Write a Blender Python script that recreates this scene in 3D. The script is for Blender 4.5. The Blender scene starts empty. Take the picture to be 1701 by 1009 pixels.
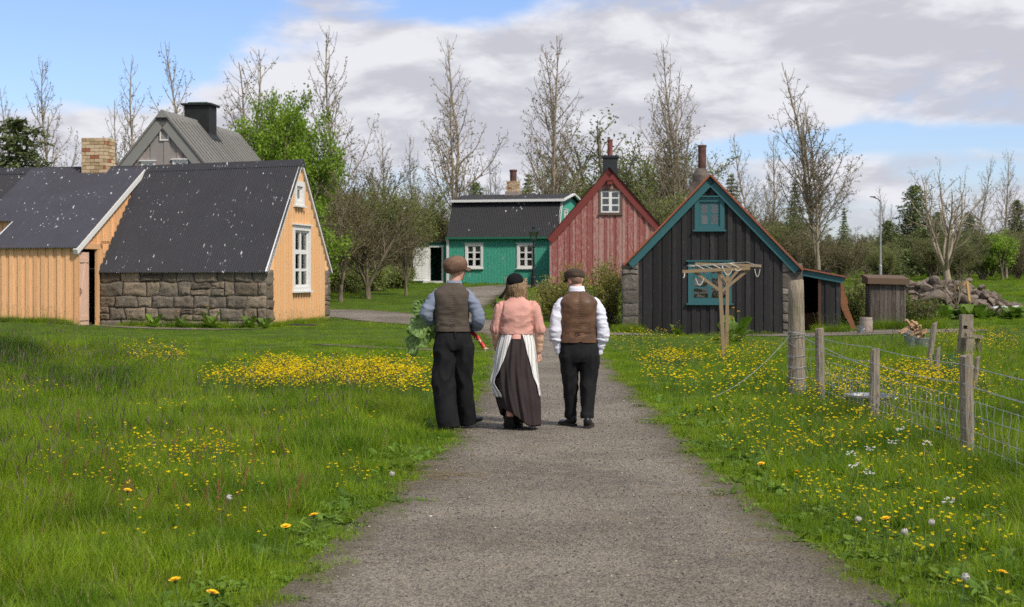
import bpy, bmesh, math, random
import numpy as np
from mathutils import Vector, noise as mnoise
from math import sin, cos, pi, radians, sqrt, atan2, exp, floor

scene = bpy.context.scene
col = scene.collection
F_PX = 2600.0          # focal length in photograph pixels (1701 wide)
CAM_H = 1.6
HORIZ = 455.0

def X_at(px, D): return (px - 850.5) / F_PX * D
def Z_at(py, D): return CAM_H + (HORIZ - py) / F_PX * D

# ------------------------------------------------------------------ objects
def link(o): col.objects.link(o); return o
def tag(o, label=None, cat=None, group=None, kind=None):
    if label: o['label'] = label
    if cat: o['category'] = cat
    if group: o['group'] = group
    if kind: o['kind'] = kind
    return o
def thing(name, label, cat, loc=(0, 0, 0), rz=0.0, group=None):
    o = bpy.data.objects.new(name, None); link(o)
    o.empty_display_size = .2
    o.location = loc; o.rotation_euler = (0, 0, rz)
    return tag(o, label, cat, group)
def copy_tree(o, parent=None):
    kids = [c for c in bpy.data.objects if c.parent == o]
    c = o.copy(); col.objects.link(c); c.parent = parent
    for k in kids: copy_tree(k, c)
    return c

class MB:
    """collects faces for one mesh"""
    def __init__(s): s.v = []; s.f = []; s.m = []; s.r = []; s.rnd = 0.0; s.mi = 0; s.uv = None
    def vert(s, p): s.v.append((p[0], p[1], p[2])); s.r.append(s.rnd); return len(s.v) - 1
    def face(s, idx, mi=None): s.f.append(tuple(idx)); s.m.append(s.mi if mi is None else mi)
    def poly(s, pts, mi=None): s.face([s.vert(p) for p in pts], mi)
    def hexa(s, P, mi=None):
        i = [s.vert(p) for p in P]
        for q in ((0, 3, 2, 1), (4, 5, 6, 7), (0, 1, 5, 4), (1, 2, 6, 5), (2, 3, 7, 6), (3, 0, 4, 7)):
            s.face([i[k] for k in q], mi)
    def box(s, x0, x1, y0, y1, z0, z1, mi=None):
        s.hexa([(x0, y0, z0), (x1, y0, z0), (x1, y1, z0), (x0, y1, z0), (x0, y0, z1), (x1, y0, z1), (x1, y1, z1), (x0, y1, z1)], mi)
    def beam(s, a, b, w, h, up=(0, 0, 1), mi=None, w2=None, h2=None):
        a = Vector(a); b = Vector(b); d = (b - a).normalized(); up = Vector(up)
        sx = d.cross(up)
        if sx.length < 1e-4: sx = d.cross(Vector((0, 1, 0)))
        sx.normalize(); uy = sx.cross(d)
        w2 = w if w2 is None else w2; h2 = h if h2 is None else h2
        P = []
        for c, ww, hh in ((a, w, h), (b, w2, h2)):
            for i, j in ((-1, -1), (1, -1), (1, 1), (-1, 1)):
                P.append(c + sx * (i * ww / 2) + uy * (j * hh / 2))
        s.hexa(P, mi)
    def tube(s, pts, rad, n=8, cap=True, mi=None, flat=None):
        """rad: number or list of r or (rx,ry)"""
        pts = [Vector(p) for p in pts]; k = len(pts)
        if not hasattr(rad, '__len__'): rad = [rad] * k
        d0 = (pts[-1] - pts[0])
        ref = Vector((0, 0, 1)) if abs(d0.normalized().z) < .8 else Vector((0, 1, 0))
        rings = []
        for i, p in enumerate(pts):
            t = (pts[min(i + 1, k - 1)] - pts[max(i - 1, 0)]).normalized()
            sx = t.cross(ref); sx.normalize(); uy = sx.cross(t)
            r = rad[i]
            rx, ry = r if hasattr(r, '__len__') else (r, r)
            rings.append([s.vert(p + sx * (cos(2 * pi * j / n) * rx) + uy * (sin(2 * pi * j / n) * ry)) for j in range(n)])
        for a, b in zip(rings, rings[1:]):
            for j in range(n): s.face((a[j], a[(j + 1) % n], b[(j + 1) % n], b[j]), mi)
        if cap: s.face(rings[0][::-1], mi); s.face(rings[-1], mi)
    def lathe(s, prof, n=20, c=(0, 0, 0), mi=None, cap0=True, cap1=True):
        rings = [[s.vert((c[0] + r * cos(2 * pi * j / n), c[1] + r * sin(2 * pi * j / n), c[2] + z)) for j in range(n)] for r, z in prof]
        for a, b in zip(rings, rings[1:]):
            for j in range(n): s.face((a[j], a[(j + 1) % n], b[(j + 1) % n], b[j]), mi)
        if cap0: s.face(rings[0][::-1], mi)
        if cap1: s.face(rings[-1], mi)
    def ellipsoid(s, c, r, rot=None, nu=16, nv=10, mi=None):
        c = Vector(c); rings = []
        top = s.vert(c + (rot @ Vector((0, 0, r[2])) if rot else Vector((0, 0, r[2]))))
        for i in range(1, nv):
            th = pi * i / nv; ring = []
            for j in range(nu):
                ph = 2 * pi * j / nu
                q = Vector((r[0] * sin(th) * cos(ph), r[1] * sin(th) * sin(ph), r[2] * cos(th)))
                ring.append(s.vert(c + (rot @ q if rot else q)))
            rings.append(ring)
        bot = s.vert(c + (rot @ Vector((0, 0, -r[2])) if rot else Vector((0, 0, -r[2]))))
        for j in range(nu): s.face((top, rings[0][j], rings[0][(j + 1) % nu]), mi)
        for a, b in zip(rings, rings[1:]):
            for j in range(nu): s.face((a[j], b[j], b[(j + 1) % nu], a[(j + 1) % nu]), mi)
        for j in range(nu): s.face((bot, rings[-1][(j + 1) % nu], rings[-1][j]), mi)
    def mesh(s, name, mats=None, smooth=False):
        me = bpy.data.meshes.new(name)
        me.from_pydata(s.v, [], s.f); 
        if mats is not None:
            for m in (mats if isinstance(mats, (list, tuple)) else [mats]): me.materials.append(m)
            me.polygons.foreach_set('material_index', s.m)
        at = me.attributes.new('rnd', 'FLOAT', 'POINT'); at.data.foreach_set('value', s.r)
        if smooth: me.polygons.foreach_set('use_smooth', [True] * len(s.f))
        me.update(); return me
    def build(s, name, mats, parent=None, smooth=False, loc=None, rz=0.0):
        o = bpy.data.objects.new(name, s.mesh(name, mats, smooth)); link(o)
        if parent: o.parent = parent
        if loc is not None: o.location = loc
        if rz: o.rotation_euler = (0, 0, rz)
        return o

def np_mesh(name, verts, faces_flat, counts, mats, attrs=None, smooth=False, midx=None):
    """fast mesh from numpy arrays"""
    me = bpy.data.meshes.new(name)
    nv = len(verts); me.vertices.add(nv); me.vertices.foreach_set('co', np.asarray(verts, np.float32).ravel())
    counts = np.asarray(counts, np.int32); starts = np.concatenate(([0], np.cumsum(counts)[:-1])).astype(np.int32)
    me.loops.add(len(faces_flat)); me.loops.foreach_set('vertex_index', np.asarray(faces_flat, np.int32))
    me.polygons.add(len(counts)); me.polygons.foreach_set('loop_start', starts)
    if smooth: me.polygons.foreach_set('use_smooth', np.ones(len(counts), bool))
    for m in (mats if isinstance(mats, (list, tuple)) else [mats]): me.materials.append(m)
    if midx is not None: me.polygons.foreach_set('material_index', np.asarray(midx, np.int32))
    me.update(calc_edges=True)
    for k, a in (attrs or {}).items():
        at = me.attributes.new(k, 'FLOAT', 'POINT'); at.data.foreach_set('value', np.asarray(a, np.float32))
    me.validate()
    return me

# ------------------------------------------------------------------ materials
class NT:
    def __init__(s, name):
        s.mat = bpy.data.materials.new(name); s.mat.use_nodes = True
        s.t = s.mat.node_tree; s.t.nodes.clear()
        s.out = s.n('ShaderNodeOutputMaterial')
    def n(s, typ, **kw):
        nd = s.t.nodes.new(typ)
        for k, v in kw.items(): setattr(nd, k, v)
        return nd
    def l(s, a, b): s.t.links.new(a, b)
    def set(s, sock, v):
        if hasattr(v, 'is_output') or hasattr(v, 'links'): s.l(v, sock)
        else:
            if hasattr(v, '__len__') and len(v) == 3 and len(sock.default_value) == 4: v = tuple(v) + (1,)
            sock.default_value = v
    def coord(s, kind='Object', scale=(1, 1, 1), rot=(0, 0, 0)):
        tc = s.n('ShaderNodeTexCoord'); mp = s.n('ShaderNodeMapping')
        mp.inputs['Scale'].default_value = scale; mp.inputs['Rotation'].default_value = rot
        if kind == 'World':
            g = s.n('ShaderNodeNewGeometry'); s.l(g.outputs['Position'], mp.inputs[0])
        else: s.l(tc.outputs[kind], mp.inputs[0])
        return mp.outputs[0]
    def noise(s, vec, scale, detail=4, rough=.6, dist=0.0):
        nd = s.n('ShaderNodeTexNoise'); s.l(vec, nd.inputs['Vector'])
        nd.inputs['Scale'].default_value = scale; nd.inputs['Detail'].default_value = detail
        nd.inputs['Roughness'].default_value = rough; nd.inputs['Distortion'].default_value = dist
        return nd.outputs['Fac']
    def voro(s, vec, scale, feature='F1', out='Distance', rand=1.0):
        nd = s.n('ShaderNodeTexVoronoi', feature=feature); s.l(vec, nd.inputs['Vector'])
        nd.inputs['Scale'].default_value = scale; nd.inputs['Randomness'].default_value = rand
        return nd.outputs[out]
    def ramp(s, fac, lo, hi, a=0.0, b=1.0):
        nd = s.n('ShaderNodeMapRange', interpolation_type='SMOOTHSTEP'); s.set(nd.inputs[0], fac)
        nd.inputs[1].default_value = lo; nd.inputs[2].default_value = hi
        nd.inputs[3].default_value = a; nd.inputs[4].default_value = b
        return nd.outputs[0]
    def math(s, op, a, b=0.0, c=0.0):
        nd = s.n('ShaderNodeMath', operation=op)
        s.set(nd.inputs[0], a); s.set(nd.inputs[1], b); s.set(nd.inputs[2], c)
        return nd.outputs[0]
    def mix(s, fac, a, b, mode='MIX'):
        nd = s.n('ShaderNodeMix', data_type='RGBA', blend_type=mode)
        s.set(nd.inputs[0], fac); s.set(nd.inputs[6], a); s.set(nd.inputs[7], b)
        return nd.outputs[2]
    def attr(s, name, out='Fac'):
        nd = s.n('ShaderNodeAttribute'); nd.attribute_name = name
        return nd.outputs[out]
    def scale_col(s, colr, f):
        nd = s.n('ShaderNodeHueSaturation'); s.set(nd.inputs['Color'], colr); s.set(nd.inputs['Value'], f)
        return nd.outputs[0]
    def bump(s, h, strength=.3, dist=.02, normal=None):
        nd = s.n('ShaderNodeBump'); s.l(h, nd.inputs['Height'])
        nd.inputs['Strength'].default_value = strength; nd.inputs['Distance'].default_value = dist
        if normal: s.l(normal, nd.inputs['Normal'])
        return nd.outputs[0]
    def principled(s, colr, rough=.8, spec=.3, normal=None, metal=0.0):
        p = s.n('ShaderNodeBsdfPrincipled')
        s.set(p.inputs['Base Color'], colr); s.set(p.inputs['Roughness'], rough)
        p.inputs['Specular IOR Level'].default_value = spec; s.set(p.inputs['Metallic'], metal)
        if normal: s.l(normal, p.inputs['Normal'])
        s.l(p.outputs[0], s.out.inputs[0])
        return p

def srgb(r, g, b, k=1.0):
    f = lambda c: (c / 12.92 if c <= .04045 else ((c + .055) / 1.055) ** 2.4)
    return tuple(f(c / 255.) * k for c in (r, g, b))

def m_paint(name, c, c_worn=None, worn=.62, rough=.6, streak=(6, 6, .8), board=.16, spec=.25, soft=.12, dirt=.25, wsc=1.0, bvar=.12):
    """painted or bare boards: value shift per board (attribute rnd), vertical grain, worn flecks"""
    N = NT(name); v = N.coord('Object', streak)
    g = N.noise(v, 6, 6, .65)
    b = N.attr('rnd')
    base = N.scale_col(c, N.math('ADD', N.math('MULTIPLY', b, board * 2), 1 - board))
    base = N.mix(N.ramp(g, .35, .75, 0, dirt), base, tuple(x * .55 for x in c))
    if c_worn:
        w = N.noise(N.coord('Object', (streak[0] * 1.6, streak[1] * 1.6, streak[2] * 1.8)), 3.0 * wsc, 7, .68)
        w2 = N.math('ADD', w, N.math('MULTIPLY', N.math('SUBTRACT', b, .5), bvar))
        base = N.mix(N.ramp(w2, worn - soft, worn + soft), base, c_worn)
    fine = N.noise(N.coord('Object', (40, 40, 4)), 6, 3)
    p = N.principled(base, rough, spec, N.bump(N.math('ADD', g, N.math('MULTIPLY', fine, .5)), .25, .01))
    return N.mat

def m_roof(name, c, flake=.66, fcol=(.50, .50, .53), slope=(3.2, 1.6, 1.6), rough=.75, rust=None, fsc=7):
    N = NT(name); v = N.coord('Object')
    g = N.noise(v, 1.2, 5); base = N.mix(g, tuple(x * .8 for x in c), tuple(x * 1.25 for x in c))
    st = N.noise(N.coord('Object', (14, 1.2, 1.2)), 1.6, 4)
    base = N.mix(N.ramp(st, .5, .75, 0, .35), base, tuple(x * 1.7 for x in c))
    if flake:
        vs = N.coord('Object', slope)
        a = N.noise(vs, fsc, 4, .55, .3); bmask = N.noise(v, .55, 2)
        thr = N.math('ADD', a, N.math('MULTIPLY', N.math('SUBTRACT', bmask, .5), .28))
        base = N.mix(N.ramp(thr, flake, flake + .03), base, fcol)
    if rust:
        r = N.noise(v, 2.3, 5); base = N.mix(N.ramp(r, .45, .7, 0, .8), base, rust)
    N.principled(base, rough, .3, N.bump(N.noise(v, 30, 3), .12, .01))
    return N.mat

def m_plain(name, c, rough=.7, var=.2, sc=6, spec=.3, metal=0.0, bump=.15, bsc=40, stretch=(1, 1, 1), c2=None):
    N = NT(name); v = N.coord('Object', stretch)
    f = N.noise(v, sc, 5); lo = c2 if c2 else tuple(x * (1 - var) for x in c)
    base = N.mix(N.ramp(f, .3, .7), lo, tuple(x * (1 + var) for x in c) if not c2 else c)
    base = N.scale_col(base, N.math('ADD', N.math('MULTIPLY', N.attr('rnd'), .5), .75 if False else 1.0))
    N.principled(base, rough, spec, N.bump(N.noise(v, bsc, 4), bump, .01), metal)
    return N.mat

def m_stone(name, c1, c2, c3):
    N = NT(name); v = N.coord('Object')
    b = N.attr('rnd'); n1 = N.noise(v, 3.2, 7, .65); n2 = N.noise(v, 16, 6, .7)
    base = N.mix(N.ramp(N.math('ADD', N.math('MULTIPLY', n1, .7), N.math('MULTIPLY', N.math('FRACT', N.math('MULTIPLY', b, 7.3)), .3)), .35, .65), c1, c2)
    base = N.mix(N.ramp(n2, .5, .7, 0, .7), base, c3)
    base = N.mix(N.ramp(N.noise(v, 7, 6, .7), .60, .68, 0, .6), base, (.30, .29, .24))
    base = N.mix(N.ramp(N.noise(v, 4.3, 6, .7), .60, .70, 0, .55), base, (.075, .085, .035))
    base = N.scale_col(base, N.math('ADD', N.math('MULTIPLY', b, .7), .65))
    h = N.math('ADD', N.noise(v, 9, 8, .7), N.math('MULTIPLY', N.voro(v, 30), .3))
    N.principled(base, .92, .2, N.bump(h, .8, .04))
    return N.mat

def m_glass(name='window_glass', tint=(.75, .8, .8)):
    N = NT(name)
    tr = N.n('ShaderNodeBsdfTransparent'); tr.inputs[0].default_value = tint + (1,)
    gl = N.n('ShaderNodeBsdfGlossy'); gl.inputs['Roughness'].default_value = .03
    fr = N.n('ShaderNodeFresnel'); fr.inputs[0].default_value = 1.5
    v = N.coord('Object'); N.l(N.bump(N.noise(v, 3, 2), .15, .02), gl.inputs['Normal'])
    mx = N.n('ShaderNodeMixShader'); N.l(N.math('ADD', fr.outputs[0], .13), mx.inputs[0])
    N.l(tr.outputs[0], mx.inputs[1]); N.l(gl.outputs[0], mx.inputs[2]); N.l(mx.outputs[0], N.out.inputs[0])
    return N.mat

def m_leaf(name, c, c2, trans=.45, rough=.55, sat=1.0, world_sc=.35, spec=.3, attr='rnd', deep=None):
    """leaf or grass blade: colour by attribute rnd, by place, by instance; light passes through"""
    N = NT(name)
    base = N.mix(N.attr(attr), c, c2)
    w = N.noise(N.coord('World'), world_sc, 4, .6)
    oi = N.n('ShaderNodeObjectInfo')
    f = N.math('ADD', N.math('MULTIPLY', w, 1.0), N.math('MULTIPLY', oi.outputs['Random'], .35))
    base = N.scale_col(base, N.ramp(f, .3, 1.05, .62, 1.35))
    if deep:
        w2 = N.noise(N.coord('World'), .9, 5, .65); base = N.mix(N.ramp(w2, .44, .62, 0, .75), base, deep)
    d = N.n('ShaderNodeBsdfPrincipled'); N.set(d.inputs['Base Color'], base); d.inputs['Roughness'].default_value = rough
    d.inputs['Specular IOR Level'].default_value = spec
    t = N.n('ShaderNodeBsdfTranslucent'); N.set(t.inputs['Color'], base)
    mx = N.n('ShaderNodeMixShader'); mx.inputs[0].default_value = trans
    N.l(d.outputs[0], mx.inputs[1]); N.l(t.outputs[0], mx.inputs[2]); N.l(mx.outputs[0], N.out.inputs[0])
    return N.mat

# ------------------------------------------------------------------ camera, sun, sky
cam_d = bpy.data.cameras.new('camera'); cam = link(bpy.data.objects.new('camera', cam_d))
cam_d.sensor_width = 36.0; cam_d.lens = 36.0 * F_PX / 1701.0
cam_d.shift_y = -(504.5 - HORIZ) / 1701.0
cam.location = (0, 0, CAM_H); cam.rotation_euler = (radians(90), 0, 0)
cam_d.clip_start = .1; cam_d.clip_end = 3000
cam_d.dof.use_dof = True; cam_d.dof.focus_distance = 15.5; cam_d.dof.aperture_fstop = 5.0
scene.camera = cam

SUN_EL, SUN_AZ = radians(46), radians(138)      # azimuth clockwise from the viewing direction
sun_d = bpy.data.lights.new('sun', 'SUN'); sun = link(bpy.data.objects.new('sun', sun_d))
sun_d.energy = 2.9; sun_d.angle = radians(7); sun_d.color = (1.0, .925, .80)
sd = Vector((sin(SUN_AZ) * cos(SUN_EL), cos(SUN_AZ) * cos(SUN_EL), sin(SUN_EL)))
sun.rotation_euler = sd.to_track_quat('Z', 'Y').to_euler()

w = bpy.data.worlds.new('World'); scene.world = w; w.use_nodes = True
wt = w.node_tree; wt.nodes.clear()
class WN(NT):
    def __init__(s): s.t = wt; s.out = s.n('ShaderNodeOutputWorld')
W = WN()
sky = W.n('ShaderNodeTexSky', sky_type='NISHITA'); sky.sun_disc = False
sky.sun_elevation = SUN_EL; sky.sun_rotation = SUN_AZ; sky.air_density = 1.0; sky.dust_density = .6; sky.ozone_density = 1.5
tc = W.n('ShaderNodeTexCoord'); sep = W.n('ShaderNodeSeparateXYZ'); W.l(tc.outputs['Generated'], sep.inputs[0])
dx, dy, dz = sep.outputs
az = W.math('ARCTAN2', dx, dy); el = W.math('ARCSINE', dz)
# cloud layers in azimuth and elevation, flattened towards the horizon
cmb = W.n('ShaderNodeCombineXYZ'); W.set(cmb.inputs[0], az); W.set(cmb.inputs[1], W.math('MULTIPLY', el, 2.7))
P = cmb.outputs[0]
up_ = W.n('ShaderNodeVectorMath', operation='ADD'); W.l(P, up_.inputs[0]); up_.inputs[1].default_value = (.012, .055, 0)
n_big = W.noise(P, 4.2, 3, .5, .3); n_mid = W.noise(P, 10.5, 9, .58, .35); n_fine = W.noise(P, 30, 7, .6, .3)
n_up = W.noise(up_.outputs[0], 10.5, 9, .58, .35)
def blob(a, e, ra, re, amp):
    """soft patch of the sky around azimuth a, elevation e (degrees)"""
    u = W.math('DIVIDE', W.math('SUBTRACT', az, radians(a)), radians(ra)); v = W.math('DIVIDE', W.math('SUBTRACT', el, radians(e)), radians(re))
    d = W.math('ADD', W.math('MULTIPLY', u, u), W.math('MULTIPLY', v, v))
    return W.math('MULTIPLY', W.math('POWER', 2.718, W.math('MULTIPLY', d, -1.0)), amp)
dens = W.math('ADD', W.math('MULTIPLY', n_big, .42), W.math('ADD', W.math('MULTIPLY', n_mid, .50), W.math('MULTIPLY', n_fine, .16)))
for bl in [(-17.5, 8.6, 6.5, 3.0, -.46), (-14, 10.5, 4.5, 2.0, -.20), (-2.0, 9.9, 3.2, .8, -.36), (14.5, 4.75, 6.0, .48, -.30), (8.0, 4.5, 2.4, .5, -.18), (17, 3.6, 3, .5, -.14),
           (-6.5, 8.2, 4.2, 2.0, .12), (12, 8.0, 9, 2.2, .22), (2, 6.2, 7, 2.2, .14), (-14.5, 4.9, 6, 1.4, .24), (-8, 4.8, 4, 1.2, .15)]: dens = W.math('ADD', dens, blob(*bl))
cover = W.ramp(dens, .40, .60)
# grey bellies and bright tops: how much cloud lies above each point
shade = W.math('ADD', W.math('MULTIPLY', W.math('SUBTRACT', n_up, n_mid), 1.5), W.math('ADD', W.math('MULTIPLY', W.noise(P, 5.5, 5, .5, .3), .75), W.math('MULTIPLY', n_fine, .12)))
for bl in [(13, 6.0, 7.5, .75, .26), (13, 9.4, 8, 1.0, .10), (-6, 8.4, 4.5, 1.2, -.14), (9, 5.2, 5, .5, -.16), (-1, 5.6, 5, 1.0, .10), (14, 7.5, 6, .55, -.14), (-10, 6.2, 4, 1.2, -.10), (2, 8.2, 4, .8, .06), (15, 3.6, 5, .35, .14), (-15, 4.4, 5, .8, -.05)]:
    shade = W.math('ADD', shade, blob(*bl))
shade = W.ramp(shade, .20, .62)
ccol = W.mix(shade, (.79, .79, .84), (.555, .555, .62))
bg_s = W.n('ShaderNodeBackground'); W.l(W.mix(1.0, sky.outputs[0], (.72, .775, .99), 'MULTIPLY'), bg_s.inputs[0]); bg_s.inputs[1].default_value = .12
bg_c = W.n('ShaderNodeBackground'); W.l(ccol, bg_c.inputs[0]); bg_c.inputs[1].default_value = .78
mxs = W.n('ShaderNodeMixShader'); W.l(cover, mxs.inputs[0]); W.l(bg_s.outputs[0], mxs.inputs[1]); W.l(bg_c.outputs[0], mxs.inputs[2])
W.l(mxs.outputs[0], W.out.inputs[0])

scene.view_settings.view_transform = 'Standard'; scene.view_settings.look = 'None'
scene.view_settings.exposure = 0.45; scene.view_settings.gamma = 1.0; scene.view_settings.use_curve_mapping = False
scene.cycles.max_bounces = 5; scene.cycles.diffuse_bounces = 2; scene.cycles.glossy_bounces = 2; scene.cycles.transmission_bounces = 4; scene.cycles.transparent_max_bounces = 16; scene.cycles.caustics_reflective = False; scene.cycles.caustics_refractive = False; scene.cycles.use_light_tree = False; scene.cycles.use_denoising = False; scene.cycles.adaptive_threshold = .015
# ------------------------------------------------------------------ terrain
_PY = np.array([-60, 0, 44, 50, 55, 60, 65, 70, 78, 90, 105, 150, 300, 900.])
_PZ = np.array([0, 0, .03, .06, .14, .28, .50, .74, .98, 1.06, 1.35, 2.2, 4.0, 9.0])
_BUMPS = [(6.3, 45, 4.2, 3.5, -.18), (-15, 43.6, 3.0, 2.0, .22), (-7.6, 27.6, 2.6, 1.1, .22), (-8.5, 24.6, 2.2, .9, -.30), (-5.4, 24.3, 1.3, .5, .16),
          (-12.5, 26.5, 3.0, 1.2, .35), (4.6, 14, 1.0, 5, .05), (-4.5, 13, 2.0, 3.0, .06)]
def gz(x, y):
    x = np.asarray(x, float); y = np.asarray(y, float)
    z = np.interp(y, _PY, _PZ)
    # smooth the profile a little
    z = (np.interp(y - 1.5, _PY, _PZ) + z + np.interp(y + 1.5, _PY, _PZ)) / 3
    for bx, by, sx, sy, a in _BUMPS:
        z = z + a * np.exp(-((x - bx) / sx) ** 2 - ((y - by) / sy) ** 2)
    z = z + .025 * np.sin(x * .9 + 1.3 * np.sin(y * .35)) * np.sin(y * .6 + .7 * np.sin(x * .5)) * np.clip((np.abs(x - .5) - 1.5) / 2, 0, 1)
    return z
def g(x, y): return float(gz(x, y))

PATHS = [
    [(.25, 0, 1.85), (.28, 3, 1.8), (.34, 7.5, 1.55), (.37, 10.3, 1.33), (.49, 14.3, 1.12), (.58, 17.7, 1.10), (.62, 22.5, 1.05), (.65, 28.7, 1.10), (.75, 36, 1.3), (.6, 42, 1.45)],
    [(.6, 42, 1.6), (-1.6, 48.6, 1.9), (-4, 53.6, 2.0), (-7, 57.2, 2.0), (-14, 61, 1.9), (-22, 63, 1.6)],
    [(-2.2, 52, 1.3), (-2.1, 60, 1.0), (-1.7, 68, 1.1), (-1.2, 75, 1.4), (.8, 80, 1.6)],
    [(1.2, 40.5, .6), (4, 42.2, 1.7), (7.5, 42.3, 1.9), (9.5, 42.6, 2.1), (11.8, 44.0, 1.6)],
    [(-4.2, 34.3, .16), (-2.6, 33, .26), (-.6, 31.5, .3)],
    [(-12.6, 44.9, .55), (-9.5, 44.6, .5), (-7.2, 44.2, .3)],
]
_SEG = np.array([(a + b) for P_ in PATHS for a, b in zip(P_, P_[1:])], float)
def path_d(x, y):
    """signed distance to the path's edge: negative on the path"""
    x = np.asarray(x, float); y = np.asarray(y, float); best = np.full(x.shape, 1e9)
    for ax, ay, ar, bx, by, br in _SEG:
        vx, vy = bx - ax, by - ay
        t = np.clip(((x - ax) * vx + (y - ay) * vy) / (vx * vx + vy * vy), 0, 1)
        best = np.minimum(best, np.hypot(x - ax - t * vx, y - ay - t * vy) - (ar + t * (br - ar)))
    wob = .05 * np.sin(y * 1.9 + x) + .035 * np.sin(y * 4.3 + 2 * x + 1) + .02 * np.sin(y * 9.7 + x * 3)
    return best + wob * np.clip(.35 + (y - 5) / 30, .4, 1.2)

HOUSE_RECTS = []           # (origin x, y, ux, uy, u0, u1, v0, v1)
def add_footprint(o, phi, u0, u1, v0, v1):
    HOUSE_RECTS.append((o[0], o[1], cos(phi), sin(phi), u0, u1, v0, v1))
def in_house(x, y, m=0.0):
    r = np.zeros(np.shape(x), bool)
    for ox, oy, cx, sx, u0, u1, v0, v1 in HOUSE_RECTS:
        u = (x - ox) * cx + (y - oy) * sx; v = -(x - ox) * sx + (y - oy) * cx
        r |= (u > u0 - m) & (u < u1 + m) & (v > v0 - m) & (v < v1 + m)
    return r

def grid_mesh(name, xs, ys, zf, mats, keep=None, smooth=True, attrs=None):
    X, Y = np.meshgrid(xs, ys); V = np.stack([X, Y, zf(X, Y)], -1).reshape(-1, 3)
    nx, ny = len(xs), len(ys)
    i = np.arange(nx - 1); j = np.arange(ny - 1); I, J = np.meshgrid(i, j)
    q = np.stack([J * nx + I, J * nx + I + 1, (J + 1) * nx + I + 1, (J + 1) * nx + I], -1).reshape(-1, 4)
    return np_mesh(name, V, q.ravel(), np.full(len(q), 4), mats, attrs, smooth)

# ground material: thatch and moss under the blades
N = NT('meadow_soil'); v = N.coord('World')
a = N.noise(v, .5, 5); b = N.noise(v, 9, 6, .7)
cg = N.mix(N.ramp(a, .35, .65), (.045, .088, .006), (.075, .125, .012)); cg = N.mix(N.ramp(b, .45, .7, 0, .6), cg, (.055, .050, .022))
N.principled(cg, .95, .1, N.bump(b, .6, .05)); M_SOIL = N.mat

# gravel path
N = NT('gravel_path'); v = N.coord('World')
n0 = N.noise(v, .45, 5, .6); n1 = N.noise(v, 5, 7, .7); n2 = N.noise(v, 55, 3, .7)
vc = N.n('ShaderNodeTexVoronoi'); N.l(v, vc.inputs['Vector']); vc.inputs['Scale'].default_value = 85
vd = N.voro(v, 85); bw = N.n('ShaderNodeSeparateColor'); N.l(vc.outputs['Color'], bw.inputs[0])
cp = N.mix(N.ramp(n0, .36, .64), (.128, .111, .088), (.205, .179, .144)); cp = N.mix(N.ramp(n1, .42, .68, 0, .45), cp, (.235, .195, .145))
cp = N.mix(.8, cp, N.scale_col(cp, N.ramp(bw.outputs[0], 0, 1, .45, 1.6)))
cp = N.mix(N.ramp(n2, .62, .75, 0, .7), cp, (.055, .05, .047))
vc2 = N.n('ShaderNodeTexVoronoi'); N.l(v, vc2.inputs['Vector']); vc2.inputs['Scale'].default_value = 19
b2 = N.n('ShaderNodeSeparateColor'); N.l(vc2.outputs['Color'], b2.inputs[0])
lite = N.math('MULTIPLY', N.ramp(b2.outputs[1], .965, .99), N.ramp(vc2.outputs['Distance'], .28, .2)); cp = N.mix(N.math('MULTIPLY', lite, .7), cp, (.33, .30, .26))
ed = N.math('ADD', N.attr('edge'), N.math('MULTIPLY', N.math('SUBTRACT', n1, .5), .9))
cp = N.mix(N.ramp(ed, -.40, .0, 0, .8), cp, (.085, .072, .038))
sp = N.noise(N.coord('World', (1.4, .5, 1)), 1.1, 5, .6)
cp = N.mix(N.ramp(sp, .54, .72, 0, .5), cp, (.175, .138, .095))
N.principled(cp, .9, .25, N.bump(N.math('ADD', vd, N.math('MULTIPLY', n1, .8)), .55, .02)); M_PATH = N.mat

# one sheet to the horizon, fine near the camera
xs = np.concatenate([[-900, -500, -250, -120, -70, -45], np.arange(-32, -14, .9), np.arange(-14, 14, .22), np.arange(14, 34, .9), [45, 70, 120, 250, 500, 900]])
ys = np.concatenate([[-60, -20, -5], np.arange(0, 32, .25), np.arange(32, 66, .5), np.arange(66, 120, 1.5), [130, 150, 200, 300, 500, 900]])
me = grid_mesh('ground', xs, ys, gz, M_SOIL)
tag(link(bpy.data.objects.new('ground', me)), kind='structure')

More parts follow.
